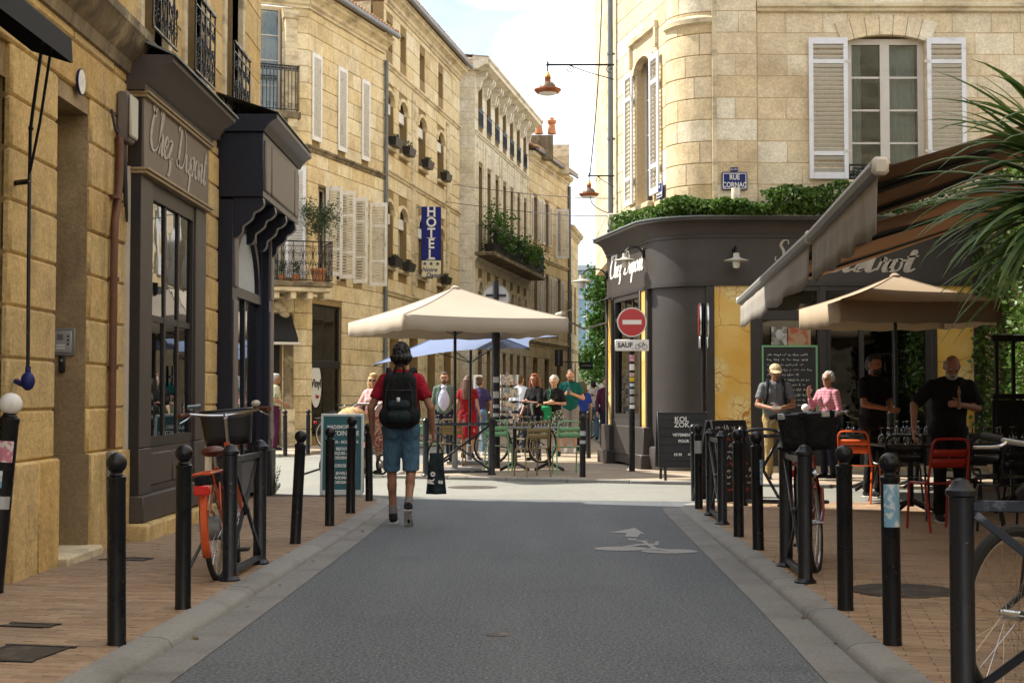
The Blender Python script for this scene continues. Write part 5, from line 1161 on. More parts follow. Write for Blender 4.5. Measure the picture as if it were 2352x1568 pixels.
# wall lamps
def wall_lamp(label, M, arm=.34):
    t = thing('wall_lamp', label, 'lamp', M.translation, 0, 'wall lamps of the bistro')
    MB().cbox(-.03, .03, -.03, 0, -.09, .09, .008).build('wall_plate', 'black_iron', t, M)
    MB().tube(cat([(0, -.02, 0), (0, -.12, .10), (0, -arm * .75, .10), (0, -arm, .02), (0, -arm, -.03)], 6), .014, 7).build('arm', 'black_iron', t, M)
    MB().lathe([(.0, .02), (.05, .02), (.06, -.05), (.10, -.075), (.20, -.10), (.205, -.112), (.09, -.09), (.05, -.07), (0, -.06)], 20, T(0, -arm, -.03)).build('shade', 'lamp_enamel', t, M)
    MB().lathe([(.05, -.08), (.062, -.10), (.062, -.19), (.045, -.23), (0, -.24)], 14, T(0, -arm, -.03)).build('glass_jar', 'lamp_glass', t, M)
wall_lamp('enamel wall lamp over the painted name at the flank of the bistro', MBL @ T(2.55, -.03, 3.86)); wall_lamp('enamel wall lamp on the rounded bistro front before the marbled panel', T(fx(1686), YB - .02, 3.74), .30)
wall_lamp('enamel wall lamp at the far end of the bistro flank', MBL @ T(.05, -.03, 3.68), .5)
fa = thing('flank_awning', 'small rolled brown awning on the far flank of the bistro', 'awning', (1.75, 27.5, 3.2))
MB().add([(0, -.05, 3.22), (.5, -.05, 3.22), (.5, -1.0, 2.92), (0, -1.0, 2.92), (.5, -1.0, 2.84), (0, -1.0, 2.84)], [(0, 1, 2, 3), (3, 2, 4, 5)]).build('cloth', 'cornac_dark', fa, MBL, smooth=False)
MB().cyl((-.02, -1.02, 2.9), (.52, -1.02, 2.9), .04, n=8).build('roller', 'lamp_enamel', fa, MBL); MB().tube([(.1, -1.0, 2.86), (.1, -.5, 2.62), (.1, -.05, 2.75)], .02, 6).build('arm', 'grey_metal', fa, MBL)
# hedge growing on the bistro roof
hg = thing('roof_hedge', 'glossy green ivy hedge trained along the bistro roof', 'hedge', (3.6, 24, 4.38))
rnd = random.Random(21); m = MB(); path = [MBL @ Vector((1.1, -.10, 0)), MBL @ Vector((2.0, -.16, 0)), Vector((2.62, 24.55, 0)), Vector((3.05, 24.2, 0)), Vector((3.6, 24.0, 0)), Vector((4.6, 23.95, 0)), Vector((5.9, 23.95, 0)), Vector((9.4, 23.95, 0))]
PP = cat(path, 24); 
for i in range(11000):
    t = rnd.random() ** 1.0 * (len(PP) - 1); k = int(t); p = PP[k].lerp(PP[min(k + 1, len(PP) - 1)], t - k)
    p = p + Vector((0, 0, 4.38)); hh_ = (.27 if p.x < 4.3 else .50) + .05 * math.sin(p.x * 2.3 + 1) + .05 * math.sin(p.x * 7.1)
    a = rnd.uniform(0, 6.28); rr_ = math.sqrt(rnd.uniform(.35, 1)); q = p + Vector((rnd.gauss(0, .05), math.cos(a) * rr_ * .24 - (.05 if p.x > 4 else .0), .25 + hh_ * .5 * (1 + math.sin(a) * rr_) - .25))
    if q.z < 4.36 and rnd.random() < .5: q.y -= .2
    leaf(m, q, rnd.uniform(.06, .115), rnd, .7)
m.build('foliage', 'ivy_leaf', hg)
MB().tube([tuple(p + Vector((0, .05, 4.5))) for p in PP[::6]], .03, 5).build('stem', 'bark', hg)
dd = thing('drain_stub', 'cream vent pipe poking out of the roof hedge below the street name plate', 'vent pipe', at(1690, 455, 24.0)); MB().cyl(at(1690, 462, 24.0), at(1690, 432, 24.0), .075, n=14).build('pipe', 'stone_trim_pale', dd)

# ---------------------------------------------------------------- right side: house behind the awnings, garden wall with ivy
rr = thing('right_house', 'stone house carrying the brown terrace awnings on the right of the street', 'building', (5.6, 5, 0))
MR = T(5.6, 13.4, 0) @ RZ(R(-90))
hr = [(x, x + 1.1, 4.9, 7.4) for x in (1.2, 4.2, 7.2, 10.2)] + [(x, x + 2.2, .1, 3.0) for x in (.8, 4.0, 7.2, 10.4)]
facade(rr, MR, 0, 14, .1, 10.5, hr, 'stone_warm', 'mortar', .5, (1.0, 1.6), .01, .01)
for (a, b, c, d) in hr: window(rr, MR, a, b, c, d, .2, 2, 3 if c > 1 else 1)
MB().box(0, 20, .7, 8, 0, 10.6).box(14, 20, .02, .7, 0, 10.6).box(0, .3, .36, .69, 0, 10.5).build('house_core', 'stone_trim', rr, MR, smooth=False); cornice(rr, MR, 0, 20, 10.5, CORN, 'stone_trim')
gw = thing('garden_wall', 'high wall behind the terrace hidden under dark ivy', 'wall', (8.05, 21, 0))
for i in range(6):
    for k in range(10): MB().cbox(8.05, 8.3, 15.0 + i * 1.53, 15.0 + i * 1.53 + 1.52, k * .5, k * .5 + .49, .01).build('stone_block', 'stone_warm', gw)
iv = thing('ivy', 'dark green ivy covering the garden wall beside the bistro', 'ivy', (7.9, 21, 0))
m = MB(); rnd = random.Random(8)
for i in range(15000):
    y = rnd.uniform(16, 24.1); zz = rnd.uniform(.3, 5.1); bul = .16 + .14 * math.sin(y * 2.1) * math.sin(zz * 2.4 + y)
    leaf(m, Vector((8.02 - abs(rnd.gauss(0, .6)) * bul - .02, y, zz)), rnd.uniform(.06, .13), rnd, .75)
m.build('foliage', 'ivy_leaf', iv); MB().tube([(8.03, 23.4, 0), (8.0, 23.2, 1.5), (8.02, 23.5, 3), (8.0, 22.8, 4)], .03, 6).build('stem', 'bark', iv)
fn_ = thing('terrace_screen', 'black wooden terrace screen before the ivy wall', 'fence', (7.5, 20.4, 0))
xa, ya = 6.9, 20.3
for k in range(9): MB().cbox(xa + k * .24, xa + k * .24 + .05, ya, ya + .05, .05, 2.1, .006).build('slat', 'charcoal', fn_)
MB().cbox(xa - .05, xa + 2.1, ya - .02, ya + .07, 2.1, 2.2, .01).build('top_rail', 'charcoal', fn_); MB().cbox(xa - .05, xa + 2.1, ya - .02, ya + .07, 1.28, 1.36, .01).build('mid_rail', 'charcoal', fn_); MB().cbox(xa - .05, xa + 2.1, ya + .01, ya + .04, .05, 1.27, .01).build('lower_panel', 'charcoal', fn_)
# brown terrace awnings
def awning(label, A, B, wallx, rise, zb, nbeam, near):
    t = thing('terrace_awning', label, 'awning', ((A.x + B.x) / 2, (A.y + B.y) / 2, zb))
    def top(u, v): p = A.lerp(B, u); return Vector((p.x + (wallx - p.x) * v, p.y, zb + rise * v - .12 * math.sin(v * math.pi) * .4))
    solid(MB().grid(top, 10, 8).build('fabric', 'canvas_brown', t), .004)
    n = 26
    def val(u, v): p = A.lerp(B, u); return Vector((p.x - .03 - v * (.018 * math.sin(u * 31) + .012 * math.sin(u * 57 + 1)), p.y, zb - .05 - v * (.35 + .02 * math.sin(u * 23))))
    solid(MB().grid(val, 60, 3).build('valance', 'canvas_grey', t), .004)
    d = (B - A).normalized(); MB().tube([A - d * .05 + Vector((-.03, 0, 0)), B + d * .05 + Vector((-.03, 0, 0))], .055, 8).build('front_bar', 'worn_steel' if False else 'grey_metal', t)
    for e_, s in ((A, -1), (B, 1)): MB().cbox(-.05, .05, -.03, .03, -.055, .055, .02, T(e_.x - .03, e_.y + s * .07, zb)).build('end_cap', 'frame_cream', t)
    for k in range(nbeam):
        u = (k + .5) / nbeam; p = A.lerp(B, u); q = top(u, 1)
        if k in (0, nbeam - 1): MB().tube([(p.x + .05, p.y, zb - .03), (p.x + (wallx - p.x) * .5, p.y + .15, zb + rise * .5 - .05), (q.x, q.y, q.z - .06)], .022, 6).build('folding_arm', 'charcoal', t)
        def stripe(uu, v, u=u): g = top(u - .06 + .12 * uu, v); return g - Vector((0, 0, .012))
        MB().grid(stripe, 2, 8).build('dark_stripe', 'canvas_black', t)
    MB().box(wallx - .08, wallx + .06, A.y - .1, B.y + .1, zb + rise - .02, zb + rise + .16).build('cassette', 'charcoal', t)
    return t
zb = 2.70
def bar(px, py): d = ray(px, py); return Vector((0, 0, CAMZ)) + d * ((zb - CAMZ) / d.z)
awning('brown striped terrace awning with grey valance nearest the palm', bar(2026, 386), bar(1874, 542), 5.55, 1.14, zb, 2, True)
ta = awning('brown striped terrace awning reaching across to the bistro door', bar(1866, 548), bar(1706, 690), 8.02, 1.62, zb, 2, False)

# houses of the side street behind the bistro flank
rs_ = thing('side_street_house', 'cream stone house front continuing behind the bistro flank', 'building', (2.6, 34, 0))
MSS, LSS = fr((5.6, 74.0), (2.62, 34.4)); ssx = [2 + 2.9 * i for i in range(13)]
hol = [(x, x + 1.0, 8.2, 10.4) for x in ssx] + [(x, x + 1.0, 4.6, 7.0) for x in ssx] + [(x, x + 1.2, .1, 3.0) for x in ssx]
facade(rs_, MSS, 0, LSS, .05, 12, hol, 'stone_cream', 'mortar', .75, (1.4, 2.2), .012, .012)
for (a, b, c, d) in hol: MB().box(a, b, .2, .25, c, d).build('shaded_window', 'far_glass', rs_, MSS, smooth=False)
MB().box(0, LSS, .4, 6, 0, 12.2).build('house_core', 'stone_trim', rs_, MSS, smooth=False); cornice(rs_, MSS, 0, LSS, 12, CORN, 'stone_trim'); cornice(rs_, MSS, 0, LSS, 3.8, BAND, 'stone_trim', 'string_course')
for x in ssx:
    for s in (-.55, 1.05): MB().cbox(x + s, x + s + .5, -.05, -.01, 4.6, 7.0, .01).build('shutter', 'shutter_paint', rs_, MSS)
# ---------------------------------------------------------------- far background at the end of the side street
fg = thing('glass_building', 'distant modern glass office building above the trees', 'building', (9, 150, 0))
MG = T(0, 150, 0)
MB().box(3, 24, 0, 12, 0, 14.6).build('glass_wall', 'far_glass', fg, MG, smooth=False)
for k in range(5): MB().box(2.9, 24.1, -.15, 0, 2.6 + k * 3, 3.0 + k * 3).build('floor_edge', 'far_frame', fg, MG, smooth=False)
for k in range(9): MB().box(3 + k * 2.4, 3.15 + k * 2.4, -.1, 0, 0, 14.6).build('mullion', 'far_frame', fg, MG, smooth=False)
MB().box(2.6, 24.4, -.6, 12, 14.6, 15.1).build('roof', 'far_frame', fg, MG, smooth=False)
bw_ = thing('far_house', 'low cream stone front with a balustrade beyond the tree', 'building', (7, 92, 0))
MB().box(2.5, 14, 92, 98, 0, 3.1).build('wall', 'stone_trim_pale', bw_, smooth=False); MB().cbox(2.4, 14, 91.8, 98, 3.1, 3.35, .03).build('coping', 'stone_trim', bw_)
for k in range(5): MB().cbox(3 + k * 2.0, 3.9 + k * 2.0, 91.93, 92.1, .3, 2.2, .03).build('window', 'frame_cream', bw_)
for k in range(3): MB().box(2.5, 14, 91.95, 92.0, .8 + k * .8, .84 + k * .8).build('joint', 'stone_soot', bw_, smooth=False)
def tree(label, x, y, h, rx, rz0, nl_, seed, ls=.30):
    t = thing('tree', label, 'tree', (x, y, 0), 0, 'trees at the end of the street'); rnd = random.Random(seed); m = MB()
    m.tube([(x, y, 0), (x + .1, y, h * .35), (x - .1, y, h * .62)], .3, 8, rr=[.32, .24, .14]); 
    cl = []
    for i in range(34):
        a = rnd.uniform(0, 6.28); zz = rnd.uniform(rz0, h); q = math.sqrt(rnd.random()) * rx * (1 - .55 * ((zz - rz0) / (h - rz0)) ** 2); cl.append(Vector((x + q * math.cos(a), y + q * math.sin(a) * .8, zz)))
    for c in cl[:10]: m.tube([(x, y, h * .4), tuple((Vector((x, y, h * .45)) + c) / 2 + Vector((0, 0, .3))), tuple(c)], .08, 5, rr=[.13, .08, .03])
    m.build('trunk', 'bark', t); m = MB()
    for c in cl:
        s = rnd.uniform(.5, 1.0) * rx * .32
        for _ in range(nl_): leaf(m, c + Vector((rnd.gauss(0, s), rnd.gauss(0, s), rnd.gauss(0, s * .7))), ls * rnd.uniform(.6, 1.3), rnd, .6)
    m.build('crown', 'tree_leaf', t)
tree('broad green tree with low branches beside the end of the row', 5.6, 80, 8.4, 1.7, 2.9, 210, 4)
tree('green tree behind the bistro flank', 9.2, 84, 9.0, 2.4, 2.6, 210, 5)
tree('green tree farther down beyond the low branches', 6.6, 88, 6.8, 2.0, 2.4, 160, 6)
# signs hung on the far corner
for (px0, py0, px1, py1, Y, nm, lb, tx) in ((1274, 803, 1293, 841, 66, 'shop_sign', 'small black hanging shop sign with vertical lettering on the yellow house', None), (1331, 831, 1362, 848, 70, 'shop_sign', 'small black horizontal shop sign before the green tree', 'COIFFEUR')):
    a = at(px0, py1, Y); b = at(px1, py0, Y); t = thing(nm, lb, 'sign', (a.x, Y, a.z)); Mt = T((a.x + b.x) / 2, Y, (a.z + b.z) / 2); MB().cbox(-(b.x - a.x) / 2, (b.x - a.x) / 2, -.03, .03, -(b.z - a.z) / 2, (b.z - a.z) / 2, .01).build('panel', 'board_black', t, Mt)
    if tx: text(tx, .11, 'chalk', t, Mt @ T(0, -.035, 0) @ UP)
    else:
        for i, c in enumerate('CALEBASSE'): text(c, .085, 'chalk', t, Mt @ T(0, -.035, .30 - i * .075) @ UP)
    MB().tube([(b.x if not tx else a.x, Y, b.z), ((b.x if not tx else a.x) + (.2 if not tx else -1.2), Y + .4, b.z)], .02, 5).build('arm', 'black_iron', t)
# hanging street lamps and wires
def street_lamp(label, px, py, wx_, Y, sc_, arm_y):
    top = at(px, arm_y, Y); wl = at(wx_, arm_y, Y); t = thing('street_lamp', label, 'street lamp', (top.x, Y, top.z - .9), 0, 'street lamps on wall brackets')
    lz = at(px, py, Y).z
    m = MB(); m.cyl(top, wl, .028 * sc_, n=8).cyl(top + Vector((0, 0, .06)), (top.x, Y, lz + .5 * sc_), .02 * sc_, n=8).sph(top, .045 * sc_, 10, 8)
    X, Z = Vector((1, 0, 0)), Vector((0, 0, 1)); ln = (wl - top).x
    m.tube(cat([top + X * ln * .3, top + X * ln * .62 - Z * .22 * sc_, wl - Z * .42 * sc_], 6), .014 * sc_, 6)
    scroll(m, top + X * ln * .33 - Z * .13 * sc_, .12 * sc_, -1.3, 1.6, X, Z, .012 * sc_); scroll(m, wl - X * .12 * sc_ - Z * .14 * sc_, .12 * sc_, 1.3, 1.4, X, Z, .012 * sc_)
    m.build('bracket', 'black_iron', t); Mt = T(top.x, Y, lz) @ Matrix.Diagonal((sc_, sc_, sc_, 1))
    MB().lathe([(0, .52), (.03, .52), (.05, .46), (.09, .40), (.085, .36), (0, .36)], 16).build('finial', 'brass', t, Mt)
    MB().lathe([(.07, .37), (.10, .34), (.085, .30), (.085, .22), (.0, .22)], 16).build('collar', 'copper', t, Mt)
    MB().lathe([(.09, .23), (.16, .20), (.22, .13), (.25, .04), (.25, .0), (.0, .0)], 22).build('hood', 'lamp_bronze', t, Mt)
    MB().lathe([(.25, .03), (.38, .02), (.385, -.01), (.31, -.09), (.24, -.10), (.24, .0)], 24).build('brim', 'copper', t, Mt)
    MB().lathe([(.29, -.085), (.2, -.13), (0, -.14)], 20).build('lens', 'lamp_glass', t, Mt)
street_lamp('copper street lamp hanging from the upper bracket of the cream corner house', 1258, 207, 1411, 27.0, .68, 149)
street_lamp('copper street lamp on the lower bracket, farther down the flank', 1353, 446, 1411, 27.9, .52, 404)
def wire(name, label, pts, r=.009):
    t = tag(MB().tube(cat(pts, 10), r, 5).build(name, 'cable', None), label, 'cable')
wire('overhead_cable', 'thin cable dropping from above to the lower copper lamp', [at(1384, -40, 27.5), at(1376, 150, 27.6), at(1366, 290, 27.7), at(1355, 402, 27.8)], .012)
wire('overhead_cable', 'upper thin wire strung across the side street from the pale house', [at(1042, 424, 50), at(1180, 442, 40), at(1310, 453, 33), at(1412, 456, 28)], .010)
wire('overhead_cable', 'lower thin wire strung across the side street to the cable box', [at(1020, 463, 49), at(1150, 480, 40), at(1300, 494, 33), at(1398, 496, 28)], .010)
wire('overhead_cable', 'loose cable looping from the lower copper lamp to the cable box', [at(1356, 452, 27.8), at(1362, 470, 27.8), at(1385, 485, 27.7), at(1404, 490, 27.6)], .010)
# ---------------------------------------------------------------- bollards and racks
def ground(x, y):              # height of whatever is underfoot
    if x < -1.5 and y < 19: return zp(y)
    if x > 1.6 and y < 17.6: return zp(y)
    if y > 29 and x < -3.5: return .07
    return .05 if y > 21.5 - (x - 1.25) * .37 else .0
def bollard_proto():
    t = thing('bollard', 'x', 'bollard', (0, 0, 0)); Mt = I4
    W[t.name] = I4
    MB().lathe([(.0, 0), (.048, 0), (.047, .012), (.0455, .02), (.0455, .80), (.0485, .81), (.0485, .825), (.034, .835), (.0, .835)], 20).build('post', 'black_iron', t)
    MB().lathe([(.036, .835), (.030, .845), (.034, .86)], 16).build('neck', 'black_iron', t)
    MB().sph((0, 0, .893), .052, 20, 14).build('ball', 'black_iron', t)
    return t
bpro = bollard_proto(); used_b = [False]
def bollard(px, py, label, z=None, tilt=(0, 0), s=1.0, group=None, sticker=None, white=False):
    zz = .06 if z is None else z
    for _ in range(4): g = gr(px, py, zz); zz = ground(g.x, g.y) if z is None else z
    M = T(g.x, g.y, zz) @ RZ(random.uniform(-.3, .3) if not sticker else 0) @ RX(R(tilt[0] + random.uniform(-.7, .7))) @ RY(R(tilt[1] + random.uniform(-.8, .8))) @ Matrix.Scale(s * 1.03, 4)
    if not used_b[0]: o = bpro; o.matrix_basis = M; W[o.name] = M; used_b[0] = True
    else: o = copy_tree(bpro, M)
    o['label'] = label
    if group: o['group'] = group
    elif 'group' in o: del o['group']
    if white:
        for ch in list(o.children):
            if ch.name.startswith('ball'): ch.data = white_ball
    if sticker:
        for (z0, z1, a0, a1, mt) in sticker:
            MB().lathe([(.0466, z0), (.0466, z1)], 8, None, R(a0), R(a1)).build('sticker', mt, o, M)
    return o
white_ball = MB().sph((0, 0, .893), .053, 20, 14).mesh('ball', 'white_paint')
bollard(268, 1480, 'black ball topped bollard nearest the utility cover on the left kerb')
bollard(420, 1397, 'black ball topped bollard just before the orange bicycle')
bollard(678, 1248, 'black ball topped bollard leaning slightly, between rack and teal sign board', tilt=(0, 2.2))
bollard(757, 1207, 'black ball topped bollard standing before the teal sign board')
bollard(805, 1178, 'taller black ball topped bollard before the right edge of the teal sign board', s=1.1)
bollard(848, 1150, 'black ball topped bollard at the kerb corner behind the walking man')
bollard(655, 1047, 'black ball topped bollard across the crossing by the stone door pier'); bollard(707, 1043, 'black ball topped bollard across the crossing by the dark shop window')
bollard(2050, 1480, 'black ball topped bollard plastered with a torn blue sticker on the right kerb', sticker=[(.58, .79, 215, 330, 'sticker_blue')])
bollard(1942, 1400, 'black ball topped bollard in front of the basket bicycle')
bollard(1742, 1262, 'black ball topped bollard beside the small rack, with a faded sticker', sticker=[(.52, .72, 290, 360, 'sticker_blue')])
bollard(1697, 1232, 'black ball topped bollard between the two right hand racks')
bollard(1605, 1168, 'black ball topped bollard at the right kerb corner with a pale sticker', sticker=[(.62, .76, 200, 320, 'sign_grey')]); bollard(1596, 1150, 'black ball topped bollard half hidden behind the kerb corner one')
bollard(1338, 1095, 'black ball topped bollard with silver bands at the terrace corner', s=1.02, sticker=[(.62, .69, 200, 340, 'sign_grey'), (.50, .55, 190, 340, 'sign_grey')]); bollard(1352, 1052, 'black ball topped bollard behind the terrace corner beside the yellow bicycle')
bollard(1852, 1093, 'white ball topped bollard before the couple at the bistro', s=1.18, white=True, z=.05); bollard(2045, 1093, 'white ball topped bollard between the two waiters', s=1.18, white=True, z=.05)
# the leaning, stickered bollard at the edge of the picture
o = bollard(-18, 1500, 'leaning black bollard with a white ball and torn stickers beside the ochre pier', s=1.2, white=True, tilt=(0, 5.5), z=.1, sticker=[(.62, .72, 240, 330, 'sticker_pink'), (.40, .46, 250, 340, 'sign_grey'), (.5, .58, 220, 280, 'sticker_blue')])
g = gr(-16, 1362, .06); o.matrix_basis = T(g.x, g.y, .06) @ RY(R(4.6)) @ Matrix.Scale(1.36, 4)

def rack(label, A, B, group=None, post=.049, curved=False):
    A = Vector(A); B = Vector(B); d = B - A; L_ = Vector((d.x, d.y, 0)).length; t = thing('bicycle_rack', label, 'bicycle rack', A); M = T(*A) @ RZ(math.atan2(d.y, d.x))
    for x in (0, L_):
        p = MB().lathe([(.0, 0), (.075, 0), (.075, .012), (.056, .03), (post, .04), (post, .86), (.0, .86)], 18, T(x, 0, 0)).build('post', 'navy_iron', t, M)
        MB().lathe([(post, .858), (.062, .865), (.062, .885), (.045, .90), (.03, .925), (0, .935)], 18, T(x, 0, 0)).build('cap', 'navy_iron', p, M)
    MB().cbox(.04, L_ - .04, -.016, .016, .80, .845, .004).build('top_rail', 'worn_steel', t, M); MB().cbox(.04, L_ - .04, -.02, .02, .035, .075, .004).build('bottom_rail', 'worn_steel', t, M)
    for s in (0, 1):
        a = Vector((.05, .014 - .028 * s, .09 if s == 0 else .79)); b = Vector((L_ - .05, .014 - .028 * s, .79 if s == 0 else .09)); ang = math.atan2(b.z - a.z, b.x - a.x)
        MB().cbox(0, (b - a).length, -.010, .010, -.017, .017, .003, T(*a) @ RY(-ang)).build('cross_bar', 'worn_steel' if s else 'navy_iron', t, M)
    MB().sph((L_ / 2, 0, .44), (.035, .03, .035), 10, 8).build('boss', 'navy_iron', t, M)
    if curved: MB().tube(cat([(.03, 0, .86), (L_ * .3, 0, .90), (L_ * .7, 0, .90), (L_ - .03, 0, .86)], 6), .018, 8).build('hoop', 'navy_iron', t, M)
    return t
rack('black crossed bar rack holding the orange bicycle', gr(527, 1333, .06), gr(596, 1294, .06))
rack('black crossed bar rack holding the basket bicycle', gr(1850, 1338, .06), gr(1806, 1300, .06))
rack('black crossed bar rack with a chain, next to the mountain bicycle', (1.80, 5.72, .06), (2.78, 5.55, .06))
rack('black crossed bar rack by the chalk menu board', gr(1659, 1204, .04), gr(1632, 1182, .04))
rack('black crossed bar rack standing crosswise before the khaki trousers', gr(1704, 1160, .03), gr(1800, 1162, .03), curved=True)
g1, g2 = gr(978, 1092, .05), gr(1130, 1090, .05)
rack('navy crossed bar barrier at the terrace edge behind the walking man', (g1.x, g1.y, .05), (g2.x, g2.y, .05))
# chain on the near rack
ch = thing('lock_chain', 'rusty steel lock chain wrapped round the near rack rail', 'chain', (2.05, 5.68, .55))
for i in range(7):
    M = T(2.06 + .018 * i, 5.66, .86 - i * .05) @ RY(R(-18)) @ RZ(R(90 * (i % 2) + 20))
    MB().tube([(.016 * math.cos(a), 0, .03 * math.sin(a)) for a in [6.2832 * k / 14 for k in range(14)]], .0055, 6, True).build('link', 'chain_rust', ch, M)
MB().tube(cat([(2.02, 5.66, .93), (2.05, 5.61, .97), (2.14, 5.62, .96), (2.2, 5.68, .88), (2.26, 5.8, .78), (2.3, 5.9, .70)], 6), .028, 8).build('cable_sleeve', 'rubber', ch)

# ---------------------------------------------------------------- bicycles
def bicycle(label, pos, ang, lean=0, frame='bike_black', steer=0, basket=False, fender=None, step=True, rack_=True, saddle='leather', mtb=False, hbar='steel', light=True, bits=True, tyre='rubber', r=.345, bz=1.06):
    t = thing('bicycle', label, 'bicycle', pos); M = T(*pos) @ RZ(ang) @ RX(R(lean))       # local x = forward, rear hub at origin
    wb = 1.06; tw = .026 if mtb else .020
    def wheel(x, name, Mw):
        w_ = MB().tube([(r * math.cos(a), 0, r * math.sin(a)) for a in [6.2832 * k / 40 for k in range(40)]], .0, 4, True) if False else MB()
        pts = [(r * math.cos(6.2832 * k / 44), 0, r * math.sin(6.2832 * k / 44)) for k in range(44)]
        wh = MB().tube(pts, tw, 8, True).build('wheel', tyre, t, Mw)
        ri = r - tw - .004; MB().tube([(ri * math.cos(6.2832 * k / 44), 0, ri * math.sin(6.2832 * k / 44)) for k in range(44)], .012, 6, True).build('rim', 'tan_wall' if mtb else 'steel', wh, Mw)
        m = MB()
        for k in range(28):
            a = 6.2832 * k / 28; s = 1 if k % 2 else -1; b = a + (.45 if (k // 2) % 2 else -.45)
            m.cyl((.022 * math.cos(b), s * .03, .022 * math.sin(b)), (ri * math.cos(a), 0, ri * math.sin(a)), .0014, n=3, caps=False)
        m.build('spokes', 'steel', wh, Mw); MB().cyl((0, -.045, 0), (0, .045, 0), .022, n=10).cyl((0, -.07, 0), (0, .07, 0), .007, n=6).build('hub', 'steel', wh, Mw)
        return wh
    C = lambda x, y, z: Vector((x, y, z))
    R_ = C(0, 0, r); BB = C(.43, 0, .29); ST = C(.26, 0, .76); HT = C(.80, 0, bz - .22); HB = C(.85, 0, .62); FH = C(wb, 0, r)
    Mst = M @ T(*HB) @ RZ(R(steer)) @ T(*(-HB))
    wheel(0, 'rear', M @ T(*R_)); wheel(wb, 'front', Mst @ T(*FH))
    m = MB()
    if step: m.tube(cat([HB + C(0, 0, .03), C(.62, 0, .40), BB], 6), .024, 8).tube(cat([HT - C(.01, 0, .06), C(.6, 0, .58), C(.36, 0, .46)], 6), .018, 8)
    else: m.cyl(HB, BB, .024).cyl(HT - C(0, 0, .04), ST - C(0, 0, .05), .020)
    m.cyl(BB, ST, .019).cyl(HB - C(-.01, 0, .03), HT, .024)
    for s in (-.05, .05): m.cyl(R_ + C(0, s, 0), BB + C(-.03, s * .6, 0), .011).cyl(R_ + C(0, s, 0), ST - C(.0, -s * .3, .06), .009)
    m.build('frame', frame, t, M)
    m = MB(); m.cyl(HB, HB + C(.015, 0, -.04), .026)
    for s in (-.055, .055): m.tube([HB + C(.012, s, -.03), HB + C(.05, s, -.2), FH + C(0, s, 0)], .013, 8)
    m.build('fork', frame, t, Mst)
    TOP = C(.755, 0, bz - .04); m = MB(); m.cyl(HT, TOP, .014).cyl(TOP, TOP + C(.05, 0, .02), .018)
    m.build('stem', 'steel', t, Mst)
    hb = [C(.56, -.32, bz), C(.66, -.27, bz + .01), C(.79, -.14, bz - .01), C(.81, 0, bz - .02), C(.79, .14, bz - .01), C(.66, .27, bz + .01), C(.56, .32, bz)] if not mtb else [C(.74, -.33, bz), C(.79, -.16, bz - .02), C(.81, 0, bz - .03), C(.79, .16, bz - .02), C(.74, .33, bz)]
    bar_ = MB().tube(cat(hb, 6), .012, 8).build('handlebar', hbar, t, Mst)
    for s in (-1, 1):
        e = hb[0] if s < 0 else hb[-1]; f_ = hb[1] if s < 0 else hb[-2]; dd_ = (f_ - e).normalized()
        MB().cyl(e - dd_ * .01, e + dd_ * .115, .019, .017, 10).build('grip', 'leather' if saddle == 'leather' else 'rubber', bar_, Mst)
        MB().tube(cat([e + dd_ * .15, e + dd_ * .13 + C(.05, 0, -.025), e + dd_ * .02 + C(.07, 0, -.045), e - dd_ * .02 + C(.065, 0, -.05)], 5), .007, 6).build('brake_lever', 'steel', bar_, Mst)
    sd = MB(); prof = [(-.14, .075, .02), (-.10, .085, .03), (-.02, .075, .025), (.06, .035, .02), (.13, .022, .012)]
    sd.sph((.18, 0, .875), (.10, .085, .04), 14, 8).sph((.30, 0, .875), (.12, .035, .03), 12, 8).sph((.24, 0, .87), (.11, .06, .032), 12, 8)
    sx = sd.build('saddle', saddle, t, M); MB().cyl(ST - C(0, 0, .02), C(.245, 0, .86), .013).build('seat_post', 'steel', sx, M)
    m = MB(); m.cyl(BB + C(0, -.055, 0), BB + C(0, .055, 0), .02).lathe([(.0, -.003), (.09, -.003), (.09, .003), (0, .003)], 24, T(BB.x, -.045, BB.z) @ RX(R(90)))
    m.cyl(BB + C(0, -.06, 0), BB + C(.06, -.065, -.15), .010).cyl(BB + C(0, .06, 0), BB + C(-.06, .065, .15), .010); ck_ = m.build('crank', 'steel', t, M)
    for s in (-1, 1):
        q = BB + C(-s * .06 * -1 * -1 if False else (.06 if s < 0 else -.06), s * .115, -.15 if s < 0 else .15); MB().cbox(-.045, .045, -.04, .04, -.012, .012, .005, T(*q)).build('pedal', 'bike_black', ck_, M)
    MB().tube([C(.43, -.045, .375), C(0, -.045, r + .035), C(-.035, -.045, r), C(0, -.045, r - .035), C(.43, -.045, .205)], .005, 5).build('chain', 'dark_steel', t, M)
    if fender:
        for (c, Mx, a0_, a1_) in ((R_, M, 25, 205), (FH, Mst, 15, 170)):
            m = MB(); rf = r + .045; v = []; n = 18
            for i in range(n + 1):
                a = R(a0_ + (a1_ - a0_) * i / n)
                for q, k in ((-.028, -.012), (-.017, .004), (.017, .004), (.028, -.012)): v.append((c.x + (rf + k) * math.cos(a), q, c.z + (rf + k) * math.sin(a)))
            m.add(v, [(i * 4 + k, (i + 1) * 4 + k, (i + 1) * 4 + k + 1, i * 4 + k + 1) for i in range(n) for k in range(3)]); solid(m.build('fender', fender, t, Mx), .003)
            MB().tube([c + C(0, -.06, 0), c + C((rf - .02) * math.cos(R(200 if c.x < .5 else 160)), -.03, (rf - .02) * math.sin(R(200 if c.x < .5 else 160)))], .003, 4).build('fender_stay', 'steel', t, Mx)
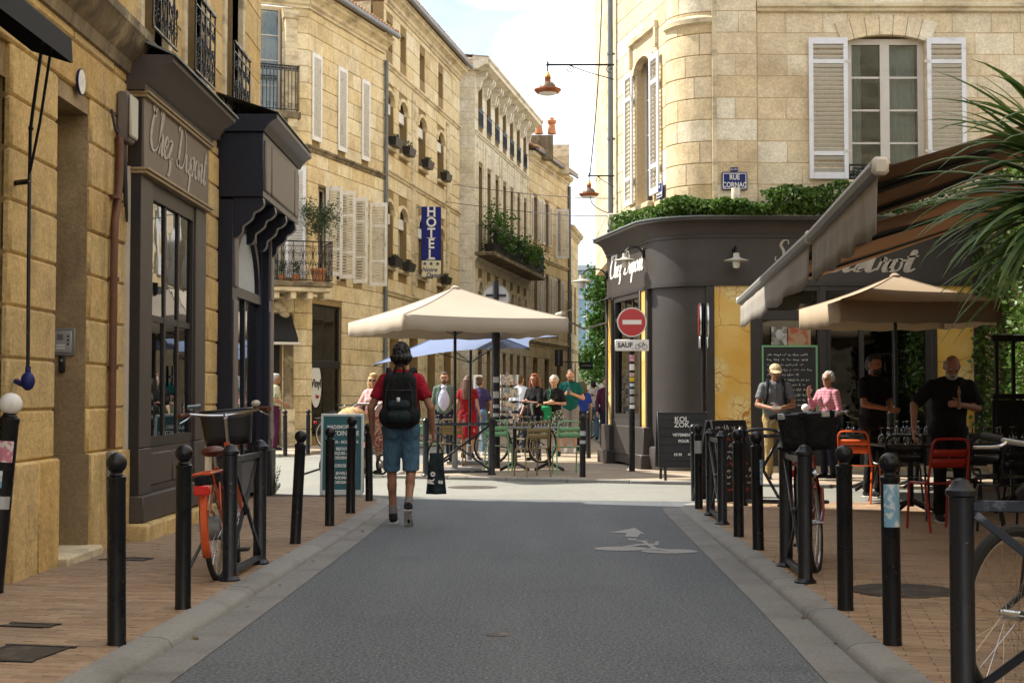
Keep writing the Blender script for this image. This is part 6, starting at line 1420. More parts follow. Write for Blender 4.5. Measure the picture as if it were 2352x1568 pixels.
    if rack_:
        m = MB()
        for s in (-.06, .06): m.tube([C(-.32, s, .74), C(.14, s, .74), C(.2, s * .4, .70)], .008, 6).tube([C(-.24, s, .74), C(-.02, s * 1.2, r)], .007, 6)
        for k in range(4): m.cyl(C(-.30 + k * .13, -.06, .74), C(-.30 + k * .13, .06, .74), .006, n=6)
        m.build('luggage_rack', frame, t, M)
    if basket:
        def wl(u, v): a = 6.2832 * u; rx_, ry_ = .13 + .03 * v, .17 + .03 * v; s_ = lambda q: math.copysign(abs(q) ** .45, q); return (1.02 + rx_ * s_(math.cos(a)), ry_ * s_(math.sin(a)), bz - .24 + .26 * v)
        bk = solid(MB().grid(wl, 36, 4).build('basket', 'nylon_black' if basket == 'cloth' else 'bike_black', t, Mst), .006); MB().box(.89, 1.15, -.16, .16, bz - .245, bz - .24).build('basket_floor', 'nylon_black', bk, Mst)
        MB().tube([wl(k / 36, 1.0) for k in range(36)], .009, 5, True).build('basket_rim', 'bike_black', bk, Mst)
        if basket == 'cloth':
            for k in range(10): MB().cbox(-.012, .012, -.03, .03, -.03, .012, .004, T(*wl(k / 10, 1)) @ RZ(6.2832 * k / 10)).build('rim_strap', 'sign_grey' if k % 2 else 'nylon_black', bk, Mst)
    if light:
        MB().lathe([(0, -.03), (.025, -.03), (.04, .02), (.04, .035), (0, .045)], 14, T(.93, 0, .70) @ RY(R(90))).build('headlight', 'steel', t, Mst)
        if rack_: MB().cbox(-.36, -.33, -.055, .055, .60, .665, .008).build('tail_light', 'reflector_red', t, M)
    return t, M, Mst
g = gr(508, 1328, .06)
ob_, Mo, Mos = bicycle('orange electric city bicycle with brown saddle parked at the left rack', (g.x - .02, g.y, .06), R(92), -5, 'bike_orange', 8, True, 'bike_orange', r=.35, bz=1.14)
MB().cbox(-.30, .12, -.055, .055, .66, .725, .01).build('battery', 'nylon_black', ob_, Mo); MB().cbox(-.03, .03, -.05, .05, -.012, .012, .006, Mos.inverted() @ Mos @ T(.66, .22, 1.2) @ RY(R(25))).build('display', 'screen', ob_, Mos); MB().sph((.67, -.23, 1.19), (.035, .035, .026), 12, 8).build('bell', 'lamp_enamel', ob_, Mos)
MB().cyl((0, -.05, .35), (0, .05, .35), .085, n=18).build('hub_motor', 'grey_metal', ob_, Mo); MB().tube([(-.03, .06, .3), (-.1, .16, .12), (-.12, .2, .05)], .011, 6).build('kick_stand', 'bike_black', ob_, Mo)
g = gr(1893, 1310, .06)
bb_, Mb, Mbs = bicycle('dark red and black city bicycle with a big black cloth front basket', (g.x + .09, g.y + 1.03, .06), R(265), 4, 'bike_red', -14, 'cloth', 'bike_black', saddle='rubber', bz=1.12, r=.35)
MB().cbox(.75, .81, -.02, .02, .55, .75, .005).build('lock', 'bike_red', bb_, Mb)
bicycle('black mountain bicycle with tan rims locked beside the near rack', (2.92, 6.62, .06), R(218), 0, 'bike_black', 0, False, None, False, False, 'cloth_blue', True, 'steel', False, r=.35, bz=1.08)
g = gr(1385, 1010, .05); bicycle('yellow bicycle leaning beyond the bistro flank', (g.x + .55, g.y + .2, .05), R(180), 4, 'bike_yellow', 0, False, 'steel', saddle='rubber', r=.34)
g = at(1190, 1045, 26.6); bicycle('black bicycle behind the laid tables', (g.x - .5, 26.9, .05), R(20), 3, 'bike_black', 20, False, None, saddle='rubber', hbar='bike_black', bz=1.15)
g = gr(800, 1035, .07); bicycle('black bicycle with a wire basket parked before the dark shop window', (g.x - .6, g.y + 1.0, .07), R(-30), 3, 'bike_black', 0, True, None, saddle='rubber', hbar='bike_black')

# ---------------------------------------------------------------- parasols
def parasol(label, c, half, rot, z_edge, z_top, mat, val, pole='black_iron', base=True, tilt=None, sag=.05, zg=.05):
    t = thing('parasol', label, 'parasol', (c.x, c.y, zg)); M = T(c.x, c.y, 0) @ RZ(rot)
    Mt = M if tilt is None else M @ T(0, 0, z_edge) @ tilt @ T(0, 0, -z_edge)
    cor = [Vector((half * sx, half * sy, z_edge)) for sx, sy in ((-1, -1), (1, -1), (1, 1), (-1, 1))]; top = Vector((0, 0, z_top))
    for i in range(4):
        a, b = cor[i], cor[(i + 1) % 4]
        def tri(u, v, a=a, b=b):
            e = a.lerp(b, u); p = top.lerp(e, v); nrm = math.sin(u * math.pi); p.z -= sag * nrm * v ** 1.5 * .5 + sag * .7 * math.sin(v * math.pi) * (1 if mat != 'canvas_blue' else .5)
            if mat == 'canvas_blue': cc_ = Vector((0, 0, p.z)); k = 1 - .16 * nrm * v; p = Vector((p.x * k, p.y * k, p.z + .1 * nrm * v))
            return p
        MB().grid(tri, 10, 8).build('canopy_panel', mat, t, Mt)
        if val:
            def vl(u, v, a=a, b=b): e = tri(u, 1); o_ = (e.xy.to_3d()).normalized() * .012; return e + o_ - Vector((0, 0, val * v - .012 * math.sin(u * 25) * v))
            solid(MB().grid(vl, 20, 2).build('valance', mat, t, Mt), .003)
        MB().tube([tri(0, k_ / 8) + Vector((0, 0, .004)) for k_ in range(9)], .007, 5).build('seam', mat, t, Mt)
        MB().cyl(top - Vector((0, 0, .12)), cor[i] - Vector((0, 0, .03)), .012, n=6).build('rib', 'black_iron', t, Mt)
        mid = top.lerp(cor[i], .5); MB().cyl(Vector((0, 0, z_edge - .25)), mid - Vector((0, 0, .09)), .010, n=6).build('strut', 'black_iron', t, Mt)
    MB().lathe([(.07, -.05), (.075, .0), (.03, .03), (.0, .035)], 14, T(0, 0, z_top)).build('finial', mat, t, Mt)
    MB().cyl((0, 0, zg), (0, 0, z_top - .05), .027, n=12).build('pole', pole, t, M if tilt is None else T(c.x, c.y, 0) @ RZ(rot) @ RX(R(-3)))
    if base: MB().cbox(-.35, .35, -.35, .35, zg, zg + .07, .01).lathe([(.05, zg), (.05, zg + .35), (.03, zg + .36)], 12).build('base', 'grey_metal', t, M)
    return t
c = Vector((at(1045, 900, 24.0).x, 24.0, 0))
parasol('large beige square parasol over the tables laid with glasses', c, 1.42, R(24), 2.60, 3.16, 'canvas_beige', .24)
cb = Vector((at(1078, 900, 26.9).x, 26.9, 0))
parasol('tilted sky blue parasol behind the beige one', cb, 1.45, R(-12.6), 2.2, 2.72, 'canvas_blue', 0, tilt=RY(R(-5.5)) @ RX(R(6.5)))
c2 = Vector((at(2058, 900, 20.9).x, 20.9, 0))
parasol('tan square parasol with brown valance under the striped awning', c2, 1.13, R(3), 2.66, 3.10, 'canvas_tan', .30, zg=.0)

# ---------------------------------------------------------------- cafe chairs, tables, glasses
def chair_parts(t, mat, M):
    bend = lambda s: cat([(s * .20, -.24, 0), (s * .20, -.21, .22), (s * .20, -.19, .40), (s * .20, -.15, .445), (s * .20, .02, .45), (s * .20, .16, .455), (s * .195, .205, .50), (s * .19, .23, .62), (s * .185, .26, .78), (s * .165, .268, .845), (s * .12, .27, .865), (0, .27, .868)], 4)
    m = MB(); m.tube(bend(1), .0125, 7).tube(bend(-1), .0125, 7).build('frame', mat, t, M)
    for s in (-1, 1):
        MB().tube([(s * .19, .13, .44), (s * .20, .20, .22), (s * .205, .26, 0)], .0125, 7).build('rear_leg', mat, t, M)
    solid(MB().grid(lambda u, v: (-.19 + .38 * u, -.2 + .37 * v, .452 - .02 * math.sin(u * math.pi) * math.sin(v * math.pi) - (.02 * (1 - v) ** 4)), 8, 8).build('seat', mat, t, M), .008)
    for k, (z0, z1) in enumerate(((.60, .685), (.70, .77))):
        solid(MB().grid(lambda u, v: (-.185 + .37 * u, .222 + .115 * ((z0 + (z1 - z0) * v) - .6) / .3 * .6 + .018 * math.sin(u * math.pi), z0 + (z1 - z0) * v), 8, 2).build('back_slat', mat, t, M), .006)
def chair(label, px, py, rz, mat, z=.05, group=None):
    g = gr(px, py, z); t = thing('cafe_chair', label, 'chair', (g.x, g.y, z), R(rz), group); chair_parts(t, mat, W[t.name]); return t
def table(label, x, y, z, sx=.35, sy=.35, group=None, top='table_top'):
    t = thing('bistro_table', label, 'table', (x, y, z), 0, group); M = W[t.name]
    MB().cbox(-sx, sx, -sy, sy, .72, .745, .008).build('table_top', top, t, M); MB().cyl((0, 0, .06), (0, 0, .72), .035, n=12).build('column', 'black_iron', t, M)
    for k in range(4): MB().tube(cat([(0, 0, .14), (.14 * math.cos(R(45 + 90 * k)), .14 * math.sin(R(45 + 90 * k)), .08), (.34 * math.cos(R(45 + 90 * k)), .34 * math.sin(R(45 + 90 * k)), .015)], 4), .022, 7).build('foot', 'black_iron', t, M)
    return t
gpro = None
def wine(x, y, z, label, group):
    global gpro
    if gpro is None:
        gpro = MB().lathe([(.030, 0), (.040, .035), (.036, .075), (.012, .105), (.0045, .115), (.0045, .165), (.008, .17), (.034, .176), (.034, .178)], 14).mesh('wine_glass', 'wine_glass')
    o = ob('wine_glass', gpro, None, T(x, y, z) @ RZ(random.random())); tag(o, label, 'glass', group)
chair('pale green cafe chair seen from behind at the end of the table row', 1302, 1088, 188, 'chair_green'); chair('pale green cafe chair beside the crossed bar barrier', 1145, 1083, 172, 'chair_green'); chair('pale green cafe chair half hidden behind the walking man', 978, 1075, 140, 'chair_green')
chair('olive brown cafe chair pulled out in front of the laid table', 1222, 1094, 205, 'chair_olive'); chair('olive brown cafe chair behind the crossed bar barrier', 1040, 1076, 175, 'chair_olive'); chair('olive brown cafe chair on the far side of the laid tables', 1205, 1060, 10, 'chair_olive')
for i, (px, py) in enumerate(((1035, 1068), (1182, 1080), (1262, 1080))):
    g = gr(px, py, .05); table(['small dark bistro table behind the crossed bar barrier', 'dark bistro table laid with upturned glasses next to the barrier', 'dark bistro table laid with upturned glasses by the bollard'][i], g.x, g.y + .1, .05, .33)
    for k in range(10 if i else 6): wine(g.x + (k % 5 - 2) * .125 + random.uniform(-.02, .02), g.y + .1 + (.22 if k >= 5 else -.16) + random.uniform(-.03, .03), .796, 'upturned wine glass on a dark table of the sunny terrace', 'glasses on the sunny terrace')
# shaded terrace of the bistro on the right
chair('bright orange cafe chair beside the standing waiter', 1975, 1152, 150, 'chair_orange', .03); chair('red cafe chair among the black ones at the shaded tables', 2155, 1216, 190, 'chair_red', .055)
for i, (px, py, rz) in enumerate(((2085, 1190, 160), (2230, 1200, 200), (2300, 1190, 20), (2060, 1150, 30), (2200, 1165, 0), (2320, 1225, 190))): chair('black cafe chair at the shaded bistro tables', px, py, rz, 'black_iron', .045, 'black chairs of the shaded terrace')
for i, (px, py) in enumerate(((2110, 1180), (2245, 1180), (2350, 1170), (2010, 1128), (2120, 1122), (2230, 1118))):
    g = gr(px, py, .05); table('black bistro table on the shaded brick terrace', g.x, g.y + .3, .05, .36, .36, 'black tables of the shaded terrace', 'charcoal')
    for k in range(7): wine(g.x + (k % 4 - 1.5) * .16 + random.uniform(-.03, .03), g.y + .3 + (.2 if k >= 4 else -.14), .796, 'upturned wine glass on a black table of the shaded terrace', 'glasses on the shaded terrace')

# ---------------------------------------------------------------- traffic signs
def round_sign(name, label, base, zc, r, face, M0=None, back=False):
    t = thing(name, label, 'traffic sign', base); M = T(*base) @ (M0 or I4)
    return t, M
b = gr(1452, 1082, .05); t, M = round_sign('no_entry_sign', 'red no entry sign with a cyclists exempt plate on a stickered black post', (b.x, b.y, .05), 0, 0, 0)
sc1 = b.y / FPX; zc = pz(740, b.y) - .05; zs = pz(793, b.y) - .05; rr0 = 34 * sc1
MB().cyl((0, .03, 0), (0, .03, zs - .1), .052, n=16).cyl((0, .03, zs - .1), (0, .03, zc + .2), .03, n=12).build('post', 'black_iron', t, M)
dm = lambda m, r, y0, y1: m.lathe([(0, 0), (r, 0), (r, y1 - y0), (0, y1 - y0)], 40, T(0, y1, zc) @ RX(R(90)))
for nm, r, y0, y1, mt in (('sign_rim', rr0, -.045, -.02, 'sign_grey'), ('white_ring', rr0 * .98, -.047, -.046, 'sign_white'), ('red_face', rr0 * .92, -.050, -.048, 'sign_red')): dm(MB(), r, y0, y1).build(nm, mt, t, M)
MB().box(-rr0 * .64, rr0 * .64, -.054, -.0515, zc - rr0 * .15, zc + rr0 * .15).build('white_bar', 'sign_white', t, M)
hw_ = 39 * sc1; MB().cbox(-hw_, hw_, -.045, -.02, zs - 13 * sc1, zs + 13 * sc1, .008).build('exempt_plate', 'sign_white', t, M); text('SAUF', 15 * sc1, 'charcoal', t, M @ T(-hw_ * .40, -.047, zs) @ UP, bold=.003)
m = MB()
for s in (-1, 1): m.tube([(hw_ * .55 + s * 8 * sc1 + 5.5 * sc1 * math.cos(a), -.048, zs - 3 * sc1 + 5.5 * sc1 * math.sin(a)) for a in [6.2832 * k / 16 for k in range(16)]], .004, 4, True)
m.tube([(hw_ * .55 - 8 * sc1, -.048, zs - 3 * sc1), (hw_ * .55 - 4 * sc1, -.048, zs + 5 * sc1), (hw_ * .55 + 5 * sc1, -.048, zs + 5 * sc1), (hw_ * .55, -.048, zs - 3 * sc1), (hw_ * .55 - 8 * sc1, -.048, zs - 3 * sc1)], .004, 4).tube([(hw_ * .55 + 8 * sc1, -.048, zs - 3 * sc1), (hw_ * .55 + 4 * sc1, -.048, zs + 8 * sc1)], .004, 4)
m.build('bicycle_pictogram', 'charcoal', t, M); MB().box(-hw_ * .02, hw_ * .28, -.0475, -.046, zs - 10 * sc1, zs - 5 * sc1).build('sticker', 'sticker_blue', t, M)
for i, (y0, y1, mt) in enumerate(((815, 830, 'sticker_pink'), (836, 850, 'sign_white'), (856, 864, 'sticker_pink'), (866, 876, 'sticker_yellow'), (880, 888, 'sticker_blue'), (893, 905, 'sign_grey'), (910, 925, 'sign_grey'), (929, 938, 'sign_white'))): MB().lathe([(.0535, pz(y1, b.y) - .05), (.0535, pz(y0, b.y) - .05)], 6, T(0, .03, 0), R(225), R(325)).build('sticker', mt, t, M)
# back of a round sign on the black pole of the terrace
b = Vector((at(1139, 1040, 25.2).x, 25.2, .05)); t = thing('traffic_sign', 'bare grey back of a round sign on a stickered black pole behind the parasols', 'traffic sign', b); M = T(*b); sc1 = b.y / FPX; zc = pz(683, b.y) - .05
MB().cyl((0, 0, 0), (0, 0, 2.4), .075, n=14).cyl((0, 0, 2.4), (0, 0, zc + .3), .05, n=12).build('post', 'navy_iron', t, M); MB().lathe([(0, 0), (31 * sc1, 0), (31 * sc1, .02), (0, .02)], 32, T(0, .09, zc) @ RX(R(90))).build('sign_back', 'sign_grey', t, M)
MB().lathe([(30 * sc1, 0), (32 * sc1, 0), (32 * sc1, .03), (30 * sc1, .03), (30 * sc1, 0)], 32, T(0, .085, zc) @ RX(R(90))).build('rim', 'grey_metal', t, M); MB().box(-.18, .18, .02, .07, zc + .02, zc + .06).build('bracket', 'dark_steel', t, M)
for y0, y1 in ((872, 885), (905, 920), (935, 943), (955, 963)): MB().lathe([(.0765, pz(y1, b.y)), (.0765, pz(y0, b.y))], 6, None, R(230), R(320)).build('sticker', 'sign_grey', t, M)
# second sign seen edge on beside the rounded column
b = gr(1617, 1092, .04); t = thing('traffic_sign', 'pair of round and square signs seen edge on before the brown column', 'traffic sign', b); M = T(*b) @ RZ(R(84)); sc1 = b.y / FPX
MB().cyl((0, 0, 0), (0, 0, pz(702, b.y)), .035, n=12).build('post', 'black_iron', t, M)
for s in (-1, 1):
    MB().lathe([(0, 0), (.29, 0), (.29, .025), (0, .025)], 32, T(0, s * .06, pz(742, b.y)) @ RX(R(90))).build('round_panel', 'steel', t, M); MB().cbox(-.28, .28, s * .06 - .012, s * .06 + .012, pz(806, b.y), pz(780, b.y), .006).build('square_panel', 'steel', t, M)
    MB().lathe([(0, 0), (.275, 0), (.275, .004), (0, .004)], 32, T(0, s * .074 + (.004 if s > 0 else 0), pz(742, b.y)) @ RX(R(90))).build('red_face', 'sign_red', t, M)

# ---------------------------------------------------------------- pavement boards
def aboard(label, pos, rz, wd, hg, mat, frame, lines, legs=.0, spread=.22):
    t = thing('sandwich_board', label, 'sign board', pos, rz); M = W[t.name]
    for s in (-1, 1):
        Mp = M @ T(0, s * spread, legs) @ RX(R(s * math.degrees(math.atan(spread / hg)))) if False else M @ T(0, s * spread, legs) @ RX(s * math.atan2(spread - .03, hg))
        p = MB().cbox(-wd / 2 + .025, wd / 2 - .025, -.010, .010, .06, hg - .03, .003).build('panel', mat, t, Mp)
        fr_ = MB(); fr_.cbox(-wd / 2, -wd / 2 + .03, -.016, .016, 0, hg, .004).cbox(wd / 2 - .03, wd / 2, -.016, .016, 0, hg, .004).cbox(-wd / 2 + .03, wd / 2 - .03, -.0155, .0155, hg - .035, hg, .004).cbox(-wd / 2 + .03, wd / 2 - .03, -.0155, .0155, 0, .065, .004); fr_.build('frame', frame, t, Mp)
        if legs:
            for q in (-1, 1): MB().cbox(q * wd * .38 - .02, q * wd * .38 + .02, -.012, .012, -legs, .0, .003).build('leg', frame, t, Mp)
        if s < 0:
            for (tx, z, size, mt, sx_, x) in lines: text(tx, size, mt, p, Mp @ T(x, -.013, z) @ UP, bold=.0015, sx=sx_)
    return t, M
g = gr(782, 1136, .03)
aboard('teal sandwich board lettered in white standing at the kerb corner', (g.x, g.y + .2, .03), R(4), .56, 1.08, 'board_teal', 'board_frame', [('MADEMOISELLE', .90, .066, 'lettering_white', .85, 0), ('ANTOINETTE', .815, .088, 'lettering_white', .82, 0), ('ATELIER - BOUTIQUE', .70, .050, 'lettering_white', .9, 0), ('BIJOUX', .61, .052, 'lettering_white', .9, 0), ('UNIQUES A LA', .55, .052, 'lettering_white', .9, 0), ('BORDEAUX', .49, .052, 'lettering_white', .9, 0), ('WORKSHOP', .385, .06, 'lettering_white', .9, 0), ('JEWELS', .285, .052, 'lettering_white', .9, 0), ('HANDMADE', .225, .052, 'lettering_white', .9, 0), ('BORDEAUX', .165, .052, 'lettering_white', .9, 0), ('____', .105, .1, 'lettering_white', 1.2, 0)], spread=.25)
g = gr(1570, 1104, .04)
t, M = aboard('black slatted sandwich board with white lettering beside the bistro column', (g.x, g.y + .15, .04), R(3), .78, .86, 'board_black', 'charcoal', [('KOL', .74, .11, 'lettering_white', 1, -.02), ('ZOK', .655, .11, 'lettering_white', 1, -.02), ('VETEMENTS', .50, .062, 'lettering_white', 1, 0), ('POUR', .405, .062, 'lettering_white', 1, 0), ('10 M', .20, .062, 'lettering_white', 1, -.10), ('=>', .20, .08, 'lettering_white', 1.4, .12)], legs=.2, spread=.2)
for i in range(6): Mp = M @ T(0, -.2, .2) @ RX(-math.atan2(.17, .86)); MB().box(-.36, .36, -.0125, -.0105, .10 + i * .125, .108 + i * .125).build('slat_joint', 'interior_dark', t, Mp)
g = gr(1672, 1150, .03)
t, M = aboard('leaning chalk menu board with white and red handwriting behind the right bollards', (g.x, g.y + .15, .03), R(38), .62, 1.02, 'board_black', 'charcoal', [], spread=.28)
rnd = random.Random(4); Mp = M @ T(0, -.28, 0) @ RX(-math.atan2(.25, 1.02))
for mt, off in (('chalk', 0), ('chalk_red', 2)):
    m = MB()
    for i in range(11):
        if (i % 4 == 2) == (mt == 'chalk_red'): scribble(m, -.24, .2, .92 - i * .078, .06, -.013, rnd)
    tag(m.build('handwriting', mt, t, Mp, smooth=False), kind='stuff')
g = gr(1722, 1136, .03); t = thing('paper_bag', 'upright brown paper bag with black lettering beside the small rack', 'bag', (g.x, g.y, .03)); M = W[t.name]
MB().add([(a * s, b_ * s, z) for z, s in ((0, 1), (.36, 1.05)) for a, b_ in ((-.15, -.08), (.15, -.08), (.15, .08), (-.15, .08))], [(3, 2, 1, 0), (0, 1, 5, 4), (1, 2, 6, 5), (2, 3, 7, 6), (3, 0, 4, 7)]).build('sack', 'paper', t, M, smooth=False); text('DRIP', .12, 'charcoal', t, M @ T(0, -.09, .2) @ UP, bold=.002)
MB().tube(cat([(-.1, -.08, .36), (-.08, -.1, .46), (.08, -.1, .46), (.1, -.08, .36)], 5), .006, 5).build('handle', 'sign_white', t, M)
# postcards rack and beach flag by the shop in the white house
pr_ = thing('postcard_rack', 'revolving postcard rack outside the shop behind the tables', 'postcard rack', (at(1225, 1000, 31).x, 31, .05)); M = W[pr_.name]
b = at(1215, 1000, 31); M = T(at(1165, 1000, 31).x, 31, .05)
MB().cyl((0, 0, 0), (0, 0, 1.8), .02, n=8).build('pole', 'grey_metal', pr_, M)
for k in range(4):
    for r_ in range(5): MB().box(-.16, .16, -.20, -.19, .4 + r_ * .28, .62 + r_ * .28, RZ(R(90 * k + 20))).build('card_pocket', 'postcards', pr_, M, smooth=False)
fl = thing('banner', 'narrow white and blue banner standing by the shop entrance', 'banner', (at(1098, 1000, 32).x, 32, .05)); b = at(1097, 1040, 32)
MB().cbox(-.1, .1, -.01, .01, .3, 1.75, .004).build('cloth', 'sign_white', fl, T(b.x, 32, .05)); MB().cbox(-.05, .06, -.014, -.011, .35, 1.65, .001).build('blue_stripe', 'sticker_blue', fl, T(b.x, 32, .05)); MB().cyl((-.1, 0, 0), (-.1, 0, 1.8), .012, n=6).build('pole', 'grey_metal', fl, T(b.x, 32, .05))
# weeds at the foot of the navy shop
wd = thing('weed', 'wispy green weed growing at the foot of the navy shop corner', 'weed', gr(628, 1140, 0)); m = MB(); rnd = random.Random(2); g = gr(628, 1138, 0)
for i in range(14):
    a = rnd.uniform(0, 6.28); e = Vector((g.x + .1 * math.cos(a), g.y + .1 * math.sin(a), rnd.uniform(.12, .42))); m.tube([g, (g + e) / 2 + Vector((0, 0, .05)), e], .003, 3)
    for k in range(7): leaf(m, g.lerp(e, .3 + .1 * k), .05, rnd, .35)
m.build('stalks', 'olive_leaf', wd)
# palm lily at the right edge
pl = thing('palm_lily', 'spiky green palm lily leaning over the terrace from the right', 'plant', (2.95, 7.0, .06)); hd = at(2515, 465, 6.9)
MB().tube([(2.95, 7.0, .06), (2.92, 6.95, 1.2), tuple(hd)], .06, 8).build('trunk', 'bark', pl); rnd = random.Random(13)
MB().lathe([(0, 0), (.2, 0), (.28, .45), (.3, .5), (.24, .5), (0, .46)], 18, T(2.95, 7.0, .06)).build('pot', 'terracotta', pl)
for i in range(150):
    a = rnd.uniform(0, 6.2832) if i % 3 == 0 else rnd.uniform(2.2, 4.2); el = rnd.uniform(-.5, 1.08); ln = rnd.uniform(.65, 1.0); d = Vector((math.cos(a) * math.cos(el), math.sin(a) * math.cos(el), math.sin(el))); sd_ = d.cross(Vector((0, 0, 1))).normalized(); n = 9; v = []
    p = hd + d * .04 + Vector((0, 0, rnd.uniform(-.12, .1))); dd_ = d.copy(); dr = rnd.uniform(.06, .21)
    for k in range(n + 1):
        t_ = k / n; wd_ = .031 * (min(1, .5 + t_ * 2.2) if t_ < .3 else (1 - ((t_ - .3) / .7) ** 1.8)); nn = dd_.cross(sd_).normalized()
        v += [p - sd_ * wd_ + nn * wd_ * .35, p, p + sd_ * wd_ + nn * wd_ * .35]; p = p + dd_ * (ln / n); dd_ = (dd_ + Vector((0, 0, -dr * (.4 + 1.3 * t_)))).normalized()
    f = [(3 * k + q, 3 * k + q + 1, 3 * k + q + 4, 3 * k + q + 3) for k in range(n) for q in (0, 1)]
    MB().add(v, f).build('leaf', 'palm_leaf', pl, ang=60)
for i in range(9):
    a = rnd.uniform(2.3, 4.3); p0 = hd + Vector((0, 0, -.08)); pts = [p0]
    d = Vector((math.cos(a) * .8, math.sin(a) * .8, .1))
    for k in range(9): pts.append(pts[-1] + d * .055); d = (d + Vector((0, 0, -.17))).normalized()
    m = MB(); m.tube(pts, .005, 4)
    for k in range(2, 10):
        for _ in range(26): m.sph(Vector(pts[min(k, 9)]) + Vector((rnd.gauss(0, .035), rnd.gauss(0, .035), rnd.gauss(-.02, .03))), .006, 4, 3)
    m.build('flower_stalk', 'bloom_stalk', pl)

# dry leaves blown into the gutters
lp = MB().add([(-.035, 0, .004), (0, .018, .001), (.035, 0, .010), (0, -.018, .002), (.012, 0, -.001)], [(0, 4, 1), (1, 4, 2), (2, 4, 3), (3, 4, 0)]).mesh('fallen_leaf', 'dry_leaf')
rnd = random.Random(31)
for px, py in ((1706, 1290), (1742, 1316), (1925, 1480), (640, 1345), (720, 1290), (560, 1395), (1612, 1232), (452, 1468), (1850, 1420), (830, 1222)):
    g = gr(px, py); tag(ob('fallen_leaf', lp, None, T(g.x + rnd.uniform(-.02, .02), g.y, .008) @ RZ(rnd.uniform(0, 6.28)) @ Matrix.Scale(rnd.uniform(.6, 1.1), 4)), 'small dry leaf lying in the concrete gutter', 'leaf', 'dry leaves in the gutters')
# ---------------------------------------------------------------- people
def cap(m, a, b, ra, rb=None, n=12):                    # tapered limb with round ends
    rb = ra if rb is None else rb
    a = Vector(a); b = Vector(b); m.cyl(a, b, ra, rb, n); m.sph(a, ra, n, 8); m.sph(b, rb, n, 8)
def skinned(m, name, mat, parent, M, vox, it=3):
    o = m.build(name, mat, parent, M); md = o.modifiers.new('remesh', 'REMESH'); md.mode = 'VOXEL'; md.voxel_size = vox; md.use_smooth_shade = True
    if it: s = o.modifiers.new('smooth', 'SMOOTH'); s.iterations = it; s.factor = .5
    return o
def hand(m, w_, d, side, grip=.5, s=1.0, up=None):      # palm and five fingers; d = direction of the fingers, up = back of the hand
    d = d.normalized(); up = Vector((side, 0, 0)) if up is None else up; up = (up - d * up.dot(d)).normalized(); ac = d.cross(up).normalized() * side
    p = w_ + d * .045 * s
    for k in (-.024, -.008, .008, .024): cap(m, w_ + ac * k * .7, p + d * .035 * s + ac * k, .016 * s, .012 * s, 8)
    for i, (k, ln) in enumerate(((-.03, .066), (-.010, .076), (.010, .072), (.028, .056))):
        a = p + d * .035 * s + ac * k * s; b = a + (d * (1 - .4 * grip) - up * grip * .8).normalized() * ln * .55 * s; c = b + (d * (1 - 1.5 * grip) - up * grip * 1.2).normalized() * ln * .5 * s
        cap(m, a, b, .0095 * s, .009 * s, 7); cap(m, b, c, .009 * s, .0075 * s, 7)
    a = w_ + d * .02 * s - ac * .028 * s; b = a + (d * .6 - ac * .7 - up * .2).normalized() * .04 * s; cap(m, a, b, .012 * s, .010 * s, 7); cap(m, b, b + (d * .8 - up * .5 * grip - ac * .1).normalized() * .032 * s, .010 * s, .008 * s, 7)
def V(*a): return Vector(a)
